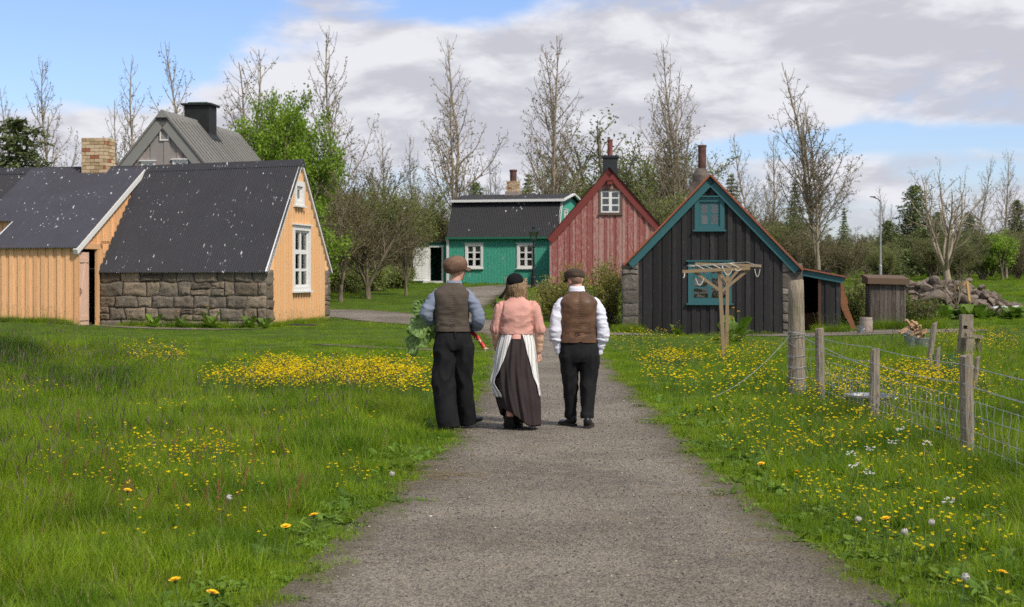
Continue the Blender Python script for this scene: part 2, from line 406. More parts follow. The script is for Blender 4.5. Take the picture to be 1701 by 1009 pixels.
# the path: cells inside its outline, rim vertices drawn onto the outline
def build_path():
    V = []; F = []; E = []
    for (x0, x1, y0, y1, s) in ((-2.4, 3.0, 0, 33, .11), (-24, 13.2, 33, 84, .22)):
        gx = np.arange(x0, x1 + s, s); gy = np.arange(y0, y1 + s * .5, s)
        X, Y = np.meshgrid(gx, gy); D = path_d(X, Y)
        h = .01; GX = (path_d(X + h, Y) - D) / h; GY = (path_d(X, Y + h) - D) / h
        L = np.maximum(np.hypot(GX, GY), .3)
        out = D > 0
        X2 = np.where(out, X - GX / L ** 2 * D, X); Y2 = np.where(out & True, Y - GY / L ** 2 * D, Y)
        inside = D <= 0
        keep = inside[:-1, :-1] | inside[1:, :-1] | inside[:-1, 1:] | inside[1:, 1:]
        nx = len(gx); base = len(V); used = {}
        for j, i in zip(*np.nonzero(keep)):
            q = []
            for jj, ii in ((j, i), (j, i + 1), (j + 1, i + 1), (j + 1, i)):
                k = (jj, ii)
                if k not in used:
                    used[k] = len(V); V.append((X2[jj, ii], Y2[jj, ii], 0)); E.append(min(D[jj, ii], 0))
                q.append(used[k])
            F.append(q)
    V = np.array(V); V[:, 2] = gz(V[:, 0], V[:, 1]) + .014
    return np_mesh('path', V, np.array(F).ravel(), np.full(len(F), 4), M_PATH, {'edge': E}, True)
tag(link(bpy.data.objects.new('path', build_path())), kind='structure')
# ------------------------------------------------------------------ building helpers
class Fr:
    """a wall plane: origin, direction along the wall, outward normal (local coordinates of the thing)"""
    def __init__(s, o, n): s.o = Vector(o); s.n = Vector(n); s.ex = Vector((0, 0, 1)).cross(s.n)
    def pt(s, u, z, off=0.0): return s.o + s.ex * u + s.n * off + Vector((0, 0, z))
    def box(s, mb, u0, u1, z0, z1, o0, o1, mi=None):
        mb.hexa([s.pt(u0, z0, o1), s.pt(u1, z0, o1), s.pt(u1, z0, o0), s.pt(u0, z0, o0), s.pt(u0, z1, o1), s.pt(u1, z1, o1), s.pt(u1, z1, o0), s.pt(u0, z1, o0)], mi)
    def bar(s, mb, a, b, w, o0, o1, mi=None):
        """board from a=(u,z) to b=(u,z), width w measured to the left of a->b"""
        (ua, za), (ub, zb) = a, b; d = Vector((ub - ua, zb - za)).normalized(); nx, nz = -d.y * w, d.x * w
        P = [(ua, za), (ub, zb), (ub + nx, zb + nz), (ua + nx, za + nz)]
        mb.hexa([s.pt(u, z, o1) for u, z in P] + [s.pt(u, z, o0) for u, z in P], mi)

def u_at(O, phi, px, v=0.0):
    k = (px - 850.5) / F_PX; c, s_ = cos(phi), sin(phi)
    return (k * (O[1] + v * c) - O[0] - v * s_) / (c + k * s_)

def boards(u0, u1, pitch, rng, style='lap', deep=.024):
    P = []; u = u0; i = 0
    while u < u1 - 1e-6:
        w = pitch * rng.uniform(.88, 1.12); e = min(u + w, u1); r = rng.random()
        if style == 'lap': off = deep * (i % 2); P += [(u, off, r), (e, off, r)]
        elif style == 'gap': P += [(u, 0, r), (u + .006, deep * .6, r), (e - .006, deep * .6, r), (e, 0, r)]
        elif style == 'batten': P += [(u, 0, r), (e - .05, 0, r), (e - .05, deep, r), (e, deep, r)]
        u = e; i += 1
    return P
def corr(u0, u1, pitch=.076, amp=.011, k=8, rng=None):
    n = max(8, int((u1 - u0) / pitch * k)); return [(u0 + (u1 - u0) * i / n, amp * cos(2 * pi * (u1 - u0) * i / n / pitch), .5) for i in range(n + 1)]

def prof_wall(mb, fr, P, zb, topfn, openings=(), brk=()):
    cuts = sorted(set([o[0] for o in openings] + [o[1] for o in openings] + list(brk)))
    for (u0, o0, r0), (u1, o1, r1) in zip(P, P[1:]):
        us = [u0] + [c for c in cuts if u0 + 1e-6 < c < u1 - 1e-6] + [u1]
        segs = list(zip(us, us[1:])) if u1 - u0 > 1e-7 else [(u0, u1)]
        for a, b in segs:
            m = (a + b) / 2; iv = [(zb, None)]
            for (p, q, z0, z1) in openings:
                if p <= m <= q:
                    new = []
                    for lo, hi in iv:
                        top = hi if hi is not None else 1e9
                        if z0 >= top or z1 <= lo: new.append((lo, hi)); continue
                        if z0 > lo: new.append((lo, z0))
                        if z1 < top: new.append((z1, hi))
                    iv = new
            L = (u1 - u0) or 1
            oa = o0 + (o1 - o0) * ((a - u0) / L if u1 > u0 else 0); ob = o0 + (o1 - o0) * ((b - u0) / L if u1 > u0 else 1)
            for lo, hi in iv:
                ta = topfn(a) if hi is None else hi; tb = topfn(b) if hi is None else hi
                if ta <= lo and tb <= lo: continue
                mb.rnd = r0
                mb.poly([fr.pt(a, lo, oa), fr.pt(b, lo, ob), fr.pt(b, max(tb, lo), ob), fr.pt(a, max(ta, lo), oa)])

def corr_roof(name, mat, parent, A, B, C, D, pitch=.076, amp=.021, k=8, rows=6, sag=0.0, thick=True):
    """corrugated sheet: ridge A->B, eave D->C (A over D, B over C)"""
    A, B, C, D = map(Vector, (A, B, C, D)); n = ((B - A).cross(A - D)).normalized()
    if n.z < 0: n = -n
    nu = max(12, int(max((B - A).length, (C - D).length) / pitch * k)); L = max((B - A).length, (C - D).length)
    V = []; F = []
    for j in range(rows + 1):
        t = j / rows
        for i in range(nu + 1):
            s_ = i / nu; p = (A * (1 - s_) + B * s_) * (1 - t) + (D * (1 - s_) + C * s_) * t
            lap = .006 * (1 if t > .52 else 0)
            wv = .012 * mnoise.noise(Vector((p.x * .6, p.y * .6, p.z * .6 + 7)))
            V.append(p + n * (amp * cos(2 * pi * L * s_ / pitch) - lap + wv))
    for j in range(rows):
        for i in range(nu):
            a = j * (nu + 1) + i; F += [a, a + nu + 1, a + nu + 2, a + 1]
    me = np_mesh(name, [tuple(v) for v in V], F, np.full(len(F) // 4, 4), mat, None, True)
    o = link(bpy.data.objects.new(name, me)); o.parent = parent; return o

def stone_wall(mb, fr, u0, u1, z0, z1, rng, rowh=.36, bw=.55, rough=.035, off0=0.0, ztop=None):
    z = z0; row = 0
    while z < z1 - .05:
        h = min(rowh * rng.uniform(.85, 1.15), z1 - z)
        if z1 - z - h < .12: h = z1 - z
        u = u0
        while u < u1 - .02:
            w_ = bw * rng.uniform(.6, 1.4); 
            if u1 - u - w_ < bw * .35: w_ = u1 - u
            split = [(z, z + h)] if rng.random() > .25 else [(z, z + h * .48), (z + h * .48, z + h)]
            for (za, zb_) in split:
                mb.rnd = rng.random(); n1, n2 = 12, 9; seed = rng.uniform(0, 99); gap = .014; idx = []
                tilt = rng.uniform(-.03, .03)
                for j in range(n2):
                    for i in range(n1):
                        fu, fv = i / (n1 - 1), j / (n2 - 1)
                        uu = u + gap + (w_ - 2 * gap) * fu; vv = za + gap + (zb_ - za - 2 * gap) * fv
                        e = min(fu, 1 - fu, fv, 1 - fv)
                        nz = mnoise.noise(Vector((uu * 4, vv * 4, seed))); n3 = mnoise.noise(Vector((uu * 13, vv * 13, seed + 5)))
                        off = off0 + (.0 if e == 0 else rough * (.9 + 1.1 * nz + .8 * n3 + .5 * mnoise.noise(Vector((uu * 31, vv * 31, seed))))) + tilt * (fu - .5)
                        du = mnoise.noise(Vector((uu * 3, vv * 3, 11))) * .07; dv = mnoise.noise(Vector((uu * 2.4, vv * 3, 23))) * .06
                        idx.append(mb.vert(fr.pt(uu + du * (0 < uu - u0 - .03 and uu < u1 - .03), vv + dv * (vv > z0 + .03), off)))
                for j in range(n2 - 1):
                    for i in range(n1 - 1):
                        a = j * n1 + i; mb.face((idx[a], idx[a + 1], idx[a + n1 + 1], idx[a + n1]))
            u += w_
        z += h; row += 1
    mb.rnd = .1
    fr.box(mb, u0, u1, z0, z1, off0 - .3, off0 - .012)

M_GLASS = m_glass()
M_CURT = m_plain('net_curtain', (.62, .62, .60), .9, .08, 3)
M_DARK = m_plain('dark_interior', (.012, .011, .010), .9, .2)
M_FLOORB = m_plain('bare_wood_floor', (.14, .09, .055), .7, .25)

def window(parent, fr, u0, u1, z0, z1, cm, sm, cols=2, rows=(.33, .66), cw=.1, proud=.045, sill=.05, head=.03, sash=.05, mul=.055, mun=.026, transom=None, curtain=None, side=None):
    b = MB(); B = lambda *a: fr.box(b, *a)
    B(u0, u0 + cw, z0 + cw * .8, z1 - cw, -.07, proud); B(u1 - cw, u1, z0 + cw * .8, z1 - cw, -.07, proud)
    B(u0, u1, z1 - cw, z1, -.07, proud + .002); B(u0, u1, z0, z0 + cw * .8, -.07, proud + .002)
    if sill: B(u0 - .05, u1 + .05, z0 - .05, z0, -.02, proud + sill)
    if head: B(u0 - .05, u1 + .05, z1, z1 + .04, -.02, proud + head)
    w = b.build('window', cm, parent)
    a0, a1, c0, c1 = u0 + cw, u1 - cw, z0 + cw * .8, z1 - cw
    s = MB(); S = lambda *a: fr.box(s, *a)
    S(a0, a0 + sash, c0, c1, -.05, .012); S(a1 - sash, a1, c0, c1, -.05, .012)
    S(a0 + sash, a1 - sash, c1 - sash, c1, -.05, .012); S(a0 + sash, a1 - sash, c0, c0 + sash, -.05, .012)
    xs_ = [a0 + sash + (a1 - a0 - 2 * sash) * i / cols for i in range(cols + 1)]
    for x in xs_[1:-1]: S(x - mul, x + mul, c0 + sash, c1 - sash, -.05, .016)
    edges = [a0 + sash] + [v for x in xs_[1:-1] for v in (x - mul, x + mul)] + [a1 - sash]
    for r in rows:
        zz_ = c0 + (c1 - c0) * r; t = mun
        if transom and abs(r - transom) < 1e-6: t = .07
        for i in range(0, len(edges), 2): S(edges[i], edges[i + 1], zz_ - t, zz_ + t, -.045, .008 if t == mun else .02)
    s.build('sash', sm, w)
    gl = MB(); gl.poly([fr.pt(a0, c0, -.02), fr.pt(a1, c0, -.02), fr.pt(a1, c1, -.02), fr.pt(a0, c1, -.02)]); gl.build('pane', M_GLASS, w)
    if curtain:
        for (p, q, za, zb_) in curtain:
            c = MB(); n = 14; ids = []
            for i in range(n + 1):
                x = a0 + (a1 - a0) * (p + (q - p) * i / n); o = -.12 + .015 * sin(i * 2.4)
                ids.append((c.vert(fr.pt(x, c0 + (c1 - c0) * za, o)), c.vert(fr.pt(x, c0 + (c1 - c0) * zb_, o))))
            for m_, k in zip(ids, ids[1:]): c.face((m_[0], k[0], k[1], m_[1]))
            c.build('curtain', M_CURT, w)
    return w

def brick_stack(name, mats, parent, x0, x1, y0, y1, z0, z1, rng, ch=.112, bl=.30, top=None):
    b = MB(); z = z0; row = 0
    b.mi = 1; b.box(x0 + .012, x1 - .012, y0 + .012, y1 - .012, z0, z1 - .01); b.mi = 0
    while z < z1 - .02:
        h = ch - .014
        for (fr, L) in ((Fr((x0, y0, 0), (0, -1, 0)), x1 - x0), (Fr((x1, y0, 0), (1, 0, 0)), y1 - y0), (Fr((x1, y1, 0), (0, 1, 0)), x1 - x0), (Fr((x0, y1, 0), (-1, 0, 0)), y1 - y0)):
            u = -(bl / 2 if row % 2 else 0)
            while u < L:
                a, e = max(u, 0), min(u + bl - .014, L)
                if e - a > .03:
                    b.rnd = rng.random(); o = rng.uniform(-.006, .008); fr.box(b, a, e, z, z + h + rng.uniform(-.004, .004), -.05, o)
                u += bl
        z += ch; row += 1
    return b.build(name, mats, parent)

M_YEL = m_paint('ochre_painted_boards', (.80, .465, .235), (.52, .29, .13), .70, .6, board=.13, dirt=.35)
M_YELC = m_paint('ochre_painted_iron', (.78, .485, .25), (.48, .28, .13), .74, .55, board=.03, dirt=.25)
M_WHITE = m_paint('white_paint', (.74, .74, .72), (.45, .43, .40), .76, .5, board=.03, dirt=.06)
M_ROOFB = m_roof('black_flaking_roof', (.034, .034, .040), .662, fsc=4.6, slope=(3.6, .95, .95))
M_ROOFB2 = m_roof('black_roof_worn', (.050, .050, .064), .668, fsc=4.6, slope=(3.4, 1.0, 1.0))
M_BASALT = m_stone('basalt_blocks', (.215, .172, .125), (.125, .108, .090), (.28, .235, .175))
M_GREYSTONE = m_stone('dressed_grey_stone', (.19, .165, .14), (.13, .115, .10), (.25, .22, .185))
N = NT('yellow_brick'); v = N.coord('Object'); r = N.attr('rnd')
cb = N.mix(N.ramp(r, 0, .75), (.38, .27, .15), (.60, .46, .30)); cb = N.mix(N.ramp(r, .88, .92), cb, (.33, .12, .07))
cb = N.mix(N.ramp(N.noise(v, 12, 5), .5, .75, 0, .6), cb, (.24, .16, .09))
N.principled(cb, .9, .2, N.bump(N.noise(v, 40, 4), .5, .01)); M_BRICK = N.mat
M_MORTAR = m_plain('mortar', (.13, .105, .075), .95, .2)
M_PINKDOOR = m_paint('faded_pink_paint', (.70, .47, .36), (.50, .31, .21), .68, .6, board=.06)
M_IRON = m_plain('dark_iron', (.02, .02, .022), .5, .3, metal=.6)
rng = random.Random(5)

def closed_gable(mb, fr_o, n, L, zb, ze, zr):
    """plain gable wall polygon"""
    fr = Fr(fr_o, n); mb.poly([fr.pt(0, zb), fr.pt(L, zb), fr.pt(L, ze), fr.pt(L / 2, zr), fr.pt(0, ze)])

# ================================================================== ochre house
PH = radians(10); YO = (-12.368, 46.911); YB = g(-10, 45.5) - .05
yh = thing('ochre_house', 'ochre yellow house with black flaking iron roofs, a stone wall and a brick chimney', 'house', (YO[0], YO[1], YB), -PH)
add_footprint(YO, -PH, -10, 0.05, -1.68, 6.4); add_footprint(YO, -PH, 0, 5.3, -.06, 6.5)
z_ = lambda a: a - YB
L_, Wd, zE, zRl, zRr = 5.24, 6.4, z_(1.77), z_(5.03), z_(5.17)
# stone walls
b = MB(); stone_wall(b, Fr((0, 0, 0), (0, -1, 0)), 0, L_, -.15, zE - .03, rng)
stone_wall(b, Fr((L_, 0, 0), (1, 0, 0)), 0, .62, -.15, zE - .06, rng, bw=.5)
b.build('stone_wall', M_BASALT, yh, smooth=True); b = MB()
stone_wall(b, Fr((L_, Wd - .6, 0), (1, 0, 0)), 0, .6, -.15, zE - .06, rng, bw=.5)
stone_wall(b, Fr((L_, Wd, 0), (0, 1, 0)), 0, L_, -.15, zE - .06, rng)
b.build('stone_wall', M_BASALT, yh, smooth=True)
# gable of painted corrugated iron, facing right
gf = Fr((L_ - .03, 0, 0), (1, 0, 0))
gtop = lambda v: zE + (zRr - zE) * (1 - abs(v - Wd / 2) / (Wd / 2)) - .03
GV = lambda px: None
def v_gable(px):      # where the sight line of column px meets the gable plane
    k = (px - 850.5) / F_PX; c, s_ = cos(PH), sin(PH); ox, oy = YO[0] + L_ * c, YO[1] - L_ * s_
    return (k * oy - ox) / (s_ - k * c)
wl0, wl1 = v_gable(485.5), v_gable(514); wu0, wu1 = v_gable(488.5), v_gable(503.5)
def z_px(v, py, u=L_):
    D = YO[1] - u * sin(PH) + v * cos(PH); return z_(Z_at(py, D))
Lw = (wl0, wl1, z_px(wl0, 484), z_px(wl0, 373.5)); Uw = (wu0, wu1, z_px(wu0, 341), z_px(wu0, 300))
hole = lambda q, m=.02: (q[0] + m, q[1] - m, q[2] + m, q[3] - m)
b = MB(); prof_wall(b, gf, boards(.60, Wd - .58, .13, random.Random(2), 'lap', .045), -.1, gtop, [hole(Lw), hole(Uw)], [Wd / 2])
prof_wall(b, gf, corr(.0, .60, .20, .042), zE - .06, gtop); prof_wall(b, gf, corr(Wd - .58, Wd, .20, .042), zE - .06, gtop)
b.build('gable_wall', M_YELC, yh, smooth=False)
window(yh, gf, *Lw, M_WHITE, M_WHITE, 2, (.30, .62), cw=.16, proud=.08, sill=.08, head=.07, sash=.07, mul=.07, mun=.04, transom=.62, curtain=[(0, .42, 0, 1), (.60, 1, 0, 1)])
window(yh, gf, *Uw, M_WHITE, M_WHITE, 1, (), cw=.16, proud=.08, sill=.08, head=0, sash=.1, curtain=[(.5, 1, 0, 1)])
# bargeboards
b = MB()
for a, e in (((-.14, zE - .10), (Wd / 2, zRr - .03)), ((Wd / 2, zRr - .03), (Wd + .12, zE - .10))): gf.bar(b, a, e, -.10, .02, .11)
b.build('bargeboard', M_WHITE, yh)
# roofs (right block)
corr_roof('roof', M_ROOFB, yh, (-.02, Wd / 2, zRl), (L_ + .1, Wd / 2, zRr), (L_ + .1, -.16, zE - .13), (-.02, -.16, zE - .13), rows=8)
corr_roof('roof', M_ROOFB, yh, (-.02, Wd / 2, zRl), (L_ + .1, Wd / 2, zRr), (L_ + .1, Wd + .16, zE - .13), (-.02, Wd + .16, zE - .13), rows=4)
b = MB()
for p, q, za, zb2 in ((-.02, L_ + .12, zRl, zRr), (-9, -.02, z_(5.0), zRl)):
    b.hexa([(p, Wd / 2 - .2, za - .19), (q, Wd / 2 - .2, zb2 - .19), (q, Wd / 2 + .2, zb2 - .19), (p, Wd / 2 + .2, za - .19), (p, Wd / 2 - .02, za + .03), (q, Wd / 2 - .02, zb2 + .03), (q, Wd / 2 + .02, zb2 + .03), (p, Wd / 2 + .02, za + .03)])
b.build('ridge_cap', M_ROOFB, yh)
# left block: low catslide roof over the porch
zR = z_(5.03); sl = .5386; zr = lambda v: zR - sl * (Wd / 2 - v); vP, vM, uP, uA = -1.61, -.12, -2.66, -3.76
b = MB(); fp = Fr((0, vP, 0), (0, -1, 0))
prof_wall(b, Fr((0, vP, 0), (0, -1, 0)), boards(uP, 0, .125, rng, 'lap', .03), -.3, lambda u: zr(vP) - .03)
b.build('porch_wall', M_YEL, yh)
b = MB()
prof_wall(b, Fr((0, vM + .12, 0), (0, -1, 0)), boards(-9, uP, .14, rng, 'lap', .03), -.1, lambda u: zr(vM) - .05)
fl = Fr((uP, 0, 0), (-1, 0, 0)); prof_wall(b, fl, boards(0, -vP, .2, rng, 'lap', .02), -.2, lambda u: zr(-u) - .05)
b.build('house_wall', M_YEL, yh)
# wall on the right of the porch, with the doorway (coordinate along it = v)
fs = Fr((0, 0, 0), (1, 0, 0)); dv0, dv1, dzt = -1.46, -.12, z_(2.33)
b = MB(); prof_wall(b, fs, boards(vP, 3.2, .2, rng, 'batten', .03), -.2, lambda v: zr(v) - .04, [(dv0, dv1, -.3, dzt)])
b.build('side_wall', M_YEL, yh)
b = MB(); fs.box(b, dv0 - .02, dv0 + .04, -.1, dzt, -.10, .05); fs.box(b, dv1 - .12, dv1 + .03, -.1, dzt, -.03, .05); fs.box(b, dv0, dv1 + .03, dzt, dzt + .16, -.1, .062)
fs.box(b, dv0, dv1, -.1, .07, -.2, .08); fs.box(b, vP - .03, vP + .06, -.1, zr(vP) - .05, -.02, .055)
dr = b.build('doorway', M_YEL, yh)
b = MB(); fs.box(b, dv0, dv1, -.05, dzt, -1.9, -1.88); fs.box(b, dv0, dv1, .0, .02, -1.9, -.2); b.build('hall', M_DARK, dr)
b = MB(); lf = Fr((0, 0, 0), (1, 0, 0)); dw = .72
for i in range(4):
    b.rnd = rng.random(); lf.box(b, dw * i / 4 + .004, dw * (i + 1) / 4 - .004, .03, dzt - .12, 0, .035)
b.rnd = .3
for zc in (.22, dzt - .42): lf.box(b, .06, dw - .06, zc, zc + .13, .035, .06)
lf.bar(b, (.1, .36), (dw - .2, dzt - .44), .1, .035, .055)
d_ = b.build('door', M_PINKDOOR, yh); d_.location = (-.03, dv0 + .05, .02); d_.rotation_euler = (0, 0, radians(1))
b = MB(); lf.box(b, .05, .09, .95, 1.18, .035, .06); b.tube([lf.pt(.07, 1.0, .06), lf.pt(.07, 1.0, .1), lf.pt(.07, 1.13, .1), lf.pt(.07, 1.13, .06)], .01, 6); b.build('latch', m_plain('rusty_iron', (.14, .06, .03), .8, .3), d_)
b = MB(); pr = [(vP - .16, zr(vP - .16)), (Wd / 2, zr(Wd / 2))]
fs.bar(b, (vP - .2, zr(vP - .2) - .03), (Wd / 2, zR - .03), -.16, .02, .15); b.build('bargeboard', M_WHITE, yh)
b = MB(); fl2 = Fr((uP, 0, 0), (-1, 0, 0)); fl2.bar(b, (-vM, zr(vM) - .24), (-vP + .14, zr(vP - .14) - .22), .2, -.02, .08); b.build('bargeboard', M_WHITE, yh)
b = MB(); fs.box(b, .02, .05, z_(2.55), z_(2.57), .06, .3); b.tube([(.03, .1, z_(2.52)), (.3, .1, z_(2.52)), (.36, .1, z_(2.62)), (.36, .1, z_(2.74))], .012, 6); b.build('lamp_bracket', M_IRON, yh)
corr_roof('roof', M_ROOFB2, yh, (uP, Wd / 2, zR), (.13, Wd / 2, zR), (.13, vP - .17, zr(vP - .17)), (uP - .08, vP - .17, zr(vP - .17)), rows=8)
corr_roof('roof', M_ROOFB2, yh, (uA, Wd / 2, zR), (uP, Wd / 2, zR), (uP, vM - .1, zr(vM - .1)), (uA, vM - .1, zr(vM - .1)), rows=5)
corr_roof('roof', M_ROOFB2, yh, (uA, Wd / 2, zR), (-.0, Wd / 2, zR), (0, Wd, zE), (uA, Wd, zE), rows=3)
corr_roof('roof', M_ROOFB, yh, (-9, Wd / 2, z_(5.0)), (uA - .01, Wd / 2, z_(5.0)), (uA - .01, -.1, zE - .1), (-9, -.1, zE - .1), rows=5)
corr_roof('roof', M_ROOFB, yh, (-9, Wd / 2, z_(5.0)), (uA - .01, Wd / 2, z_(5.0)), (uA - .01, Wd + .1, zE - .1), (-9, Wd + .1, zE - .1), rows=3)
b = MB(); fe = Fr((uA, 0, 0), (-1, 0, 0)); prof_wall(b, fe, boards(-Wd / 2, .1, .2, rng, 'lap', .02), 0, lambda u: zr(-u) - .03)
closed_gable(b, (-9, Wd, 0), (-1, 0, 0), Wd, -.1, zE, zR - .05); b.poly([(-9, Wd, -.1), (0, Wd, -.1), (0, Wd, zE), (-9, Wd, zE)]); b.build('end_wall', M_YEL, yh)
brick_stack('chimney', [M_BRICK, M_MORTAR], yh, -1.47 - .42, -1.47 + .40, Wd / 2 - .42, Wd / 2 + .3, z_(4.6), z_(5.93), rng)

# ================================================================== grey house behind
GP = radians(6.8); GO = (-13.80, 62.0); GB = .3
gh = thing('grey_house', 'weathered grey board house behind the ochre house, with ribbed roof and square black chimney', 'house', (*GO, GB), -GP)
add_footprint(GO, -GP, -4, 4, 0, 10.2)
M_GREYW = m_paint('weathered_grey_boards', (.31, .29, .28), (.27, .21, .19), .52, .85, board=.16, soft=.1)
M_GREYT = m_paint('grey_trim', (.24, .24, .225), None, board=.05); M_GROOF = m_roof('batten_shade_roof', (.030, .030, .030), None); M_GBAT = m_paint('grey_batten_lit', (.21, .205, .19), (.14, .13, .12), .55, .85, board=.2)  # rib light and shade put into the colours: pale battens, dark sheet between
M_BLKBOX = m_plain('black_sheet_metal', (.017, .018, .018), .6, .2); M_GREENCAP = m_plain('green_cap', (.03, .09, .05), .6, .2)
gz_ = lambda a: a - GB
zA, gs, hw = gz_(7.99), 1.19, 3.9; gt = lambda u: zA - gs * abs(u) - .05
f0 = Fr((0, 0, 0), (0, -1, 0))
gu = lambda px: u_at(GO, GP, px)
w1 = (gu(235), gu(258), gz_(5.0), gz_(Z_at(268, 62))); w2 = (gu(287), gu(313), gz_(5.0), gz_(Z_at(266, 62)))
b = MB(); prof_wall(b, f0, boards(-hw, hw, .26, rng, 'lap', .03), -.3, gt, [hole(w1), hole(w2)], [0]); 
for (y0, n, L) in ((10, (0, 1, 0), 1),): prof_wall(b, Fr((0, 10, 0), (0, 1, 0)), [(-hw, 0, .5), (0, 0, .5), (hw, 0, .5)], -.3, gt)
b.poly([(-hw, 0, -.3), (-hw, 10, -.3), (-hw, 10, gt(hw)), (-hw, 0, gt(hw))]); b.poly([(hw, 0, -.3), (hw, 10, -.3), (hw, 10, gt(hw)), (hw, 0, gt(hw))])
b.build('wall', M_GREYW, gh)
for q in (w1, w2): window(gh, f0, *q, M_WHITE, M_WHITE, 2, (.5,), cw=.08, head=.07)
b = MB(); hu0, hu1, hz0, hz1 = gu(266), gu(281), gz_(Z_at(234, 62)), gz_(Z_at(214, 62))
for a in ((hu0, hu1, hz0, hz0 + .05), (hu0, hu1, hz1 - .05, hz1), (hu0, hu0 + .05, hz0 + .05, hz1 - .05), (hu1 - .05, hu1, hz0 + .05, hz1 - .05)): f0.box(b, *a, 0, .06)
f0.box(b, hu0 + .05, hu1 - .05, hz0 + .05, hz1 - .05, 0, .045, 1); b.build('loft_hatch', [M_WHITE, M_GREYW], gh)
b = MB()
for a, e in (((-hw - .35, zA - gs * (hw + .35)), (0, zA)), ((0, zA), (hw + .35, zA - gs * (hw + .35)))): f0.bar(b, a, e, -.40, .03, .14)
b.build('bargeboard', M_GREYT, gh)
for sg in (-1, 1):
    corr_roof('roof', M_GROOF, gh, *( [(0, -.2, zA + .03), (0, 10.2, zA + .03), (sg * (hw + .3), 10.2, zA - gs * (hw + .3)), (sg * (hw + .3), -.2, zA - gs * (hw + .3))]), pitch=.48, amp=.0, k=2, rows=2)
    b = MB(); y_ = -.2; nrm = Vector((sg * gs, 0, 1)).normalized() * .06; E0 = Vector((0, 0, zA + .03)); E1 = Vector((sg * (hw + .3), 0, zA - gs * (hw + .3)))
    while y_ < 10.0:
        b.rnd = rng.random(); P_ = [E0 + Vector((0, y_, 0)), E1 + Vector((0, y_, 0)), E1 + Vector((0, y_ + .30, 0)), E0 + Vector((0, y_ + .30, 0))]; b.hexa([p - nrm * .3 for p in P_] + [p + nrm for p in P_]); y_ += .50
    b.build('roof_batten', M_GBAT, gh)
b = MB(); b.hexa([(-.25, -.24, zA - .22), (.25, -.24, zA - .22), (.25, 10.2, zA - .22), (-.25, 10.2, zA - .22), (-.03, -.24, zA + .09), (.03, -.24, zA + .09), (.03, 10.2, zA + .09), (-.03, 10.2, zA + .09)]); b.build('ridge_cap', M_GREYT, gh)
b = MB(); b.box(-.54, .54, 4.1, 5.15, zA - .9, gz_(8.72)); b.box(-.66, .66, 3.98, 5.27, gz_(8.72), gz_(8.80)); b.box(-.42, .42, 4.2, 5.05, gz_(8.80), gz_(8.86), 1)
b.hexa([(.1, 3.95, zA - .2), (.85, 3.95, zA - 1.04), (.85, 5.3, zA - 1.04), (.1, 5.3, zA - .2), (.1, 3.95, zA + .08), (.72, 3.95, zA - .70), (.72, 5.3, zA - .70), (.1, 5.3, zA + .08)])
b.build('chimney', [M_BLKBOX, M_GREENCAP], gh)

# ================================================================== black house
BP = radians(7); BO = (5.703, 45.0); BB = -.19
bh = thing('black_house', 'small black tarred board house with teal trim between rough stone side walls', 'house', (*BO, BB), -BP)
add_footprint(BO, -BP, -2.5, 2.6, -.05, 6.2); add_footprint(BO, -BP, 2.5, 3.8, .75, 4)
bz = lambda a: a - BB
M_TAR = m_paint('black_tarred_boards', (.024, .023, .024), (.07, .065, .06), .64, .65, board=.45, dirt=.2, soft=.1)
M_TEAL = m_paint('teal_paint', (.040, .135, .150), (.30, .30, .28), .80, .5, board=.06, soft=.03, dirt=.2)
M_RUSTR = m_roof('rust_red_roof', (.27, .085, .045), None, rust=(.20, .10, .07))
zA, gs = bz(4.40), 1.045; gt = lambda u: zA - gs * abs(u) - .06
bu = lambda px: u_at(BO, BP, px); bzp = lambda py: bz(Z_at(py, 45))
LW = (bu(1143), bu(1215.5), bzp(504), bzp(435)); UW = (bu(1154), bu(1203.5), bzp(382), bzp(328))
b = MB(); prof_wall(b, f0, boards(-2.06, 2.04, .135, rng, 'lap', .03), -.25, gt, [hole(LW), hole(UW)], [0]); b.build('wall', M_TAR, bh)
b = MB()
prof_wall(b, Fr((0, 6, 0), (0, 1, 0)), [(-2.06, 0, .5), (0, 0, .5), (2.06, 0, .5)], -.2, gt)
b.build('back_wall', M_TAR, bh)
b = MB(); rs = random.Random(8)
for (u0, u1, zt) in ((-2.53, -2.06, bz(1.9)), (2.04, 2.60, bz(1.9))):
    stone_wall(b, Fr((0, -.02, 0), (0, -1, 0)), u0, u1, -.25, zt, rs, rowh=.42, bw=.9, rough=.02)
    b.rnd = .4; b.box(u0 + .02, u1 - .02, .02, 6, -.25, zt - .02)
    if u0 < 0: stone_wall(b, Fr((-2.53, 6, 0), (-1, 0, 0)), 0, 6, -.25, bz(1.85), rs, rowh=.42, bw=.8, rough=.02)
    else: stone_wall(b, Fr((2.60, 0, 0), (1, 0, 0)), 0, 6, -.25, bz(1.85), rs, rowh=.42, bw=.8, rough=.02)
    b.build('stone_wall', M_GREYSTONE, bh, smooth=True); b = MB()
wl = window(bh, f0, *LW, M_TEAL, M_TEAL, 2, (.36, .70), cw=.11, proud=.05, sill=.07, head=.06, sash=.06, mul=.05, transom=.70, curtain=[(.0, .52, .70, 1), (.62, 1, .66, 1), (0, .3, .42, .75)])
wu = window(bh, f0, *UW, M_TEAL, M_TEAL, 2, (.5,), cw=.13, proud=.05, sill=.06, head=.06, sash=.07, mul=.06, curtain=[(0.05, .5, .05, .5)])
b = MB()
for a, e in (((-2.36, zA - gs * 2.36 - .02), (0, zA - .02)), ((0, zA - .02), (2.52, zA - gs * 2.52 - .02))): f0.bar(b, a, e, -.20, .045, .12)
b.build('bargeboard', M_TEAL, bh)
b = MB()
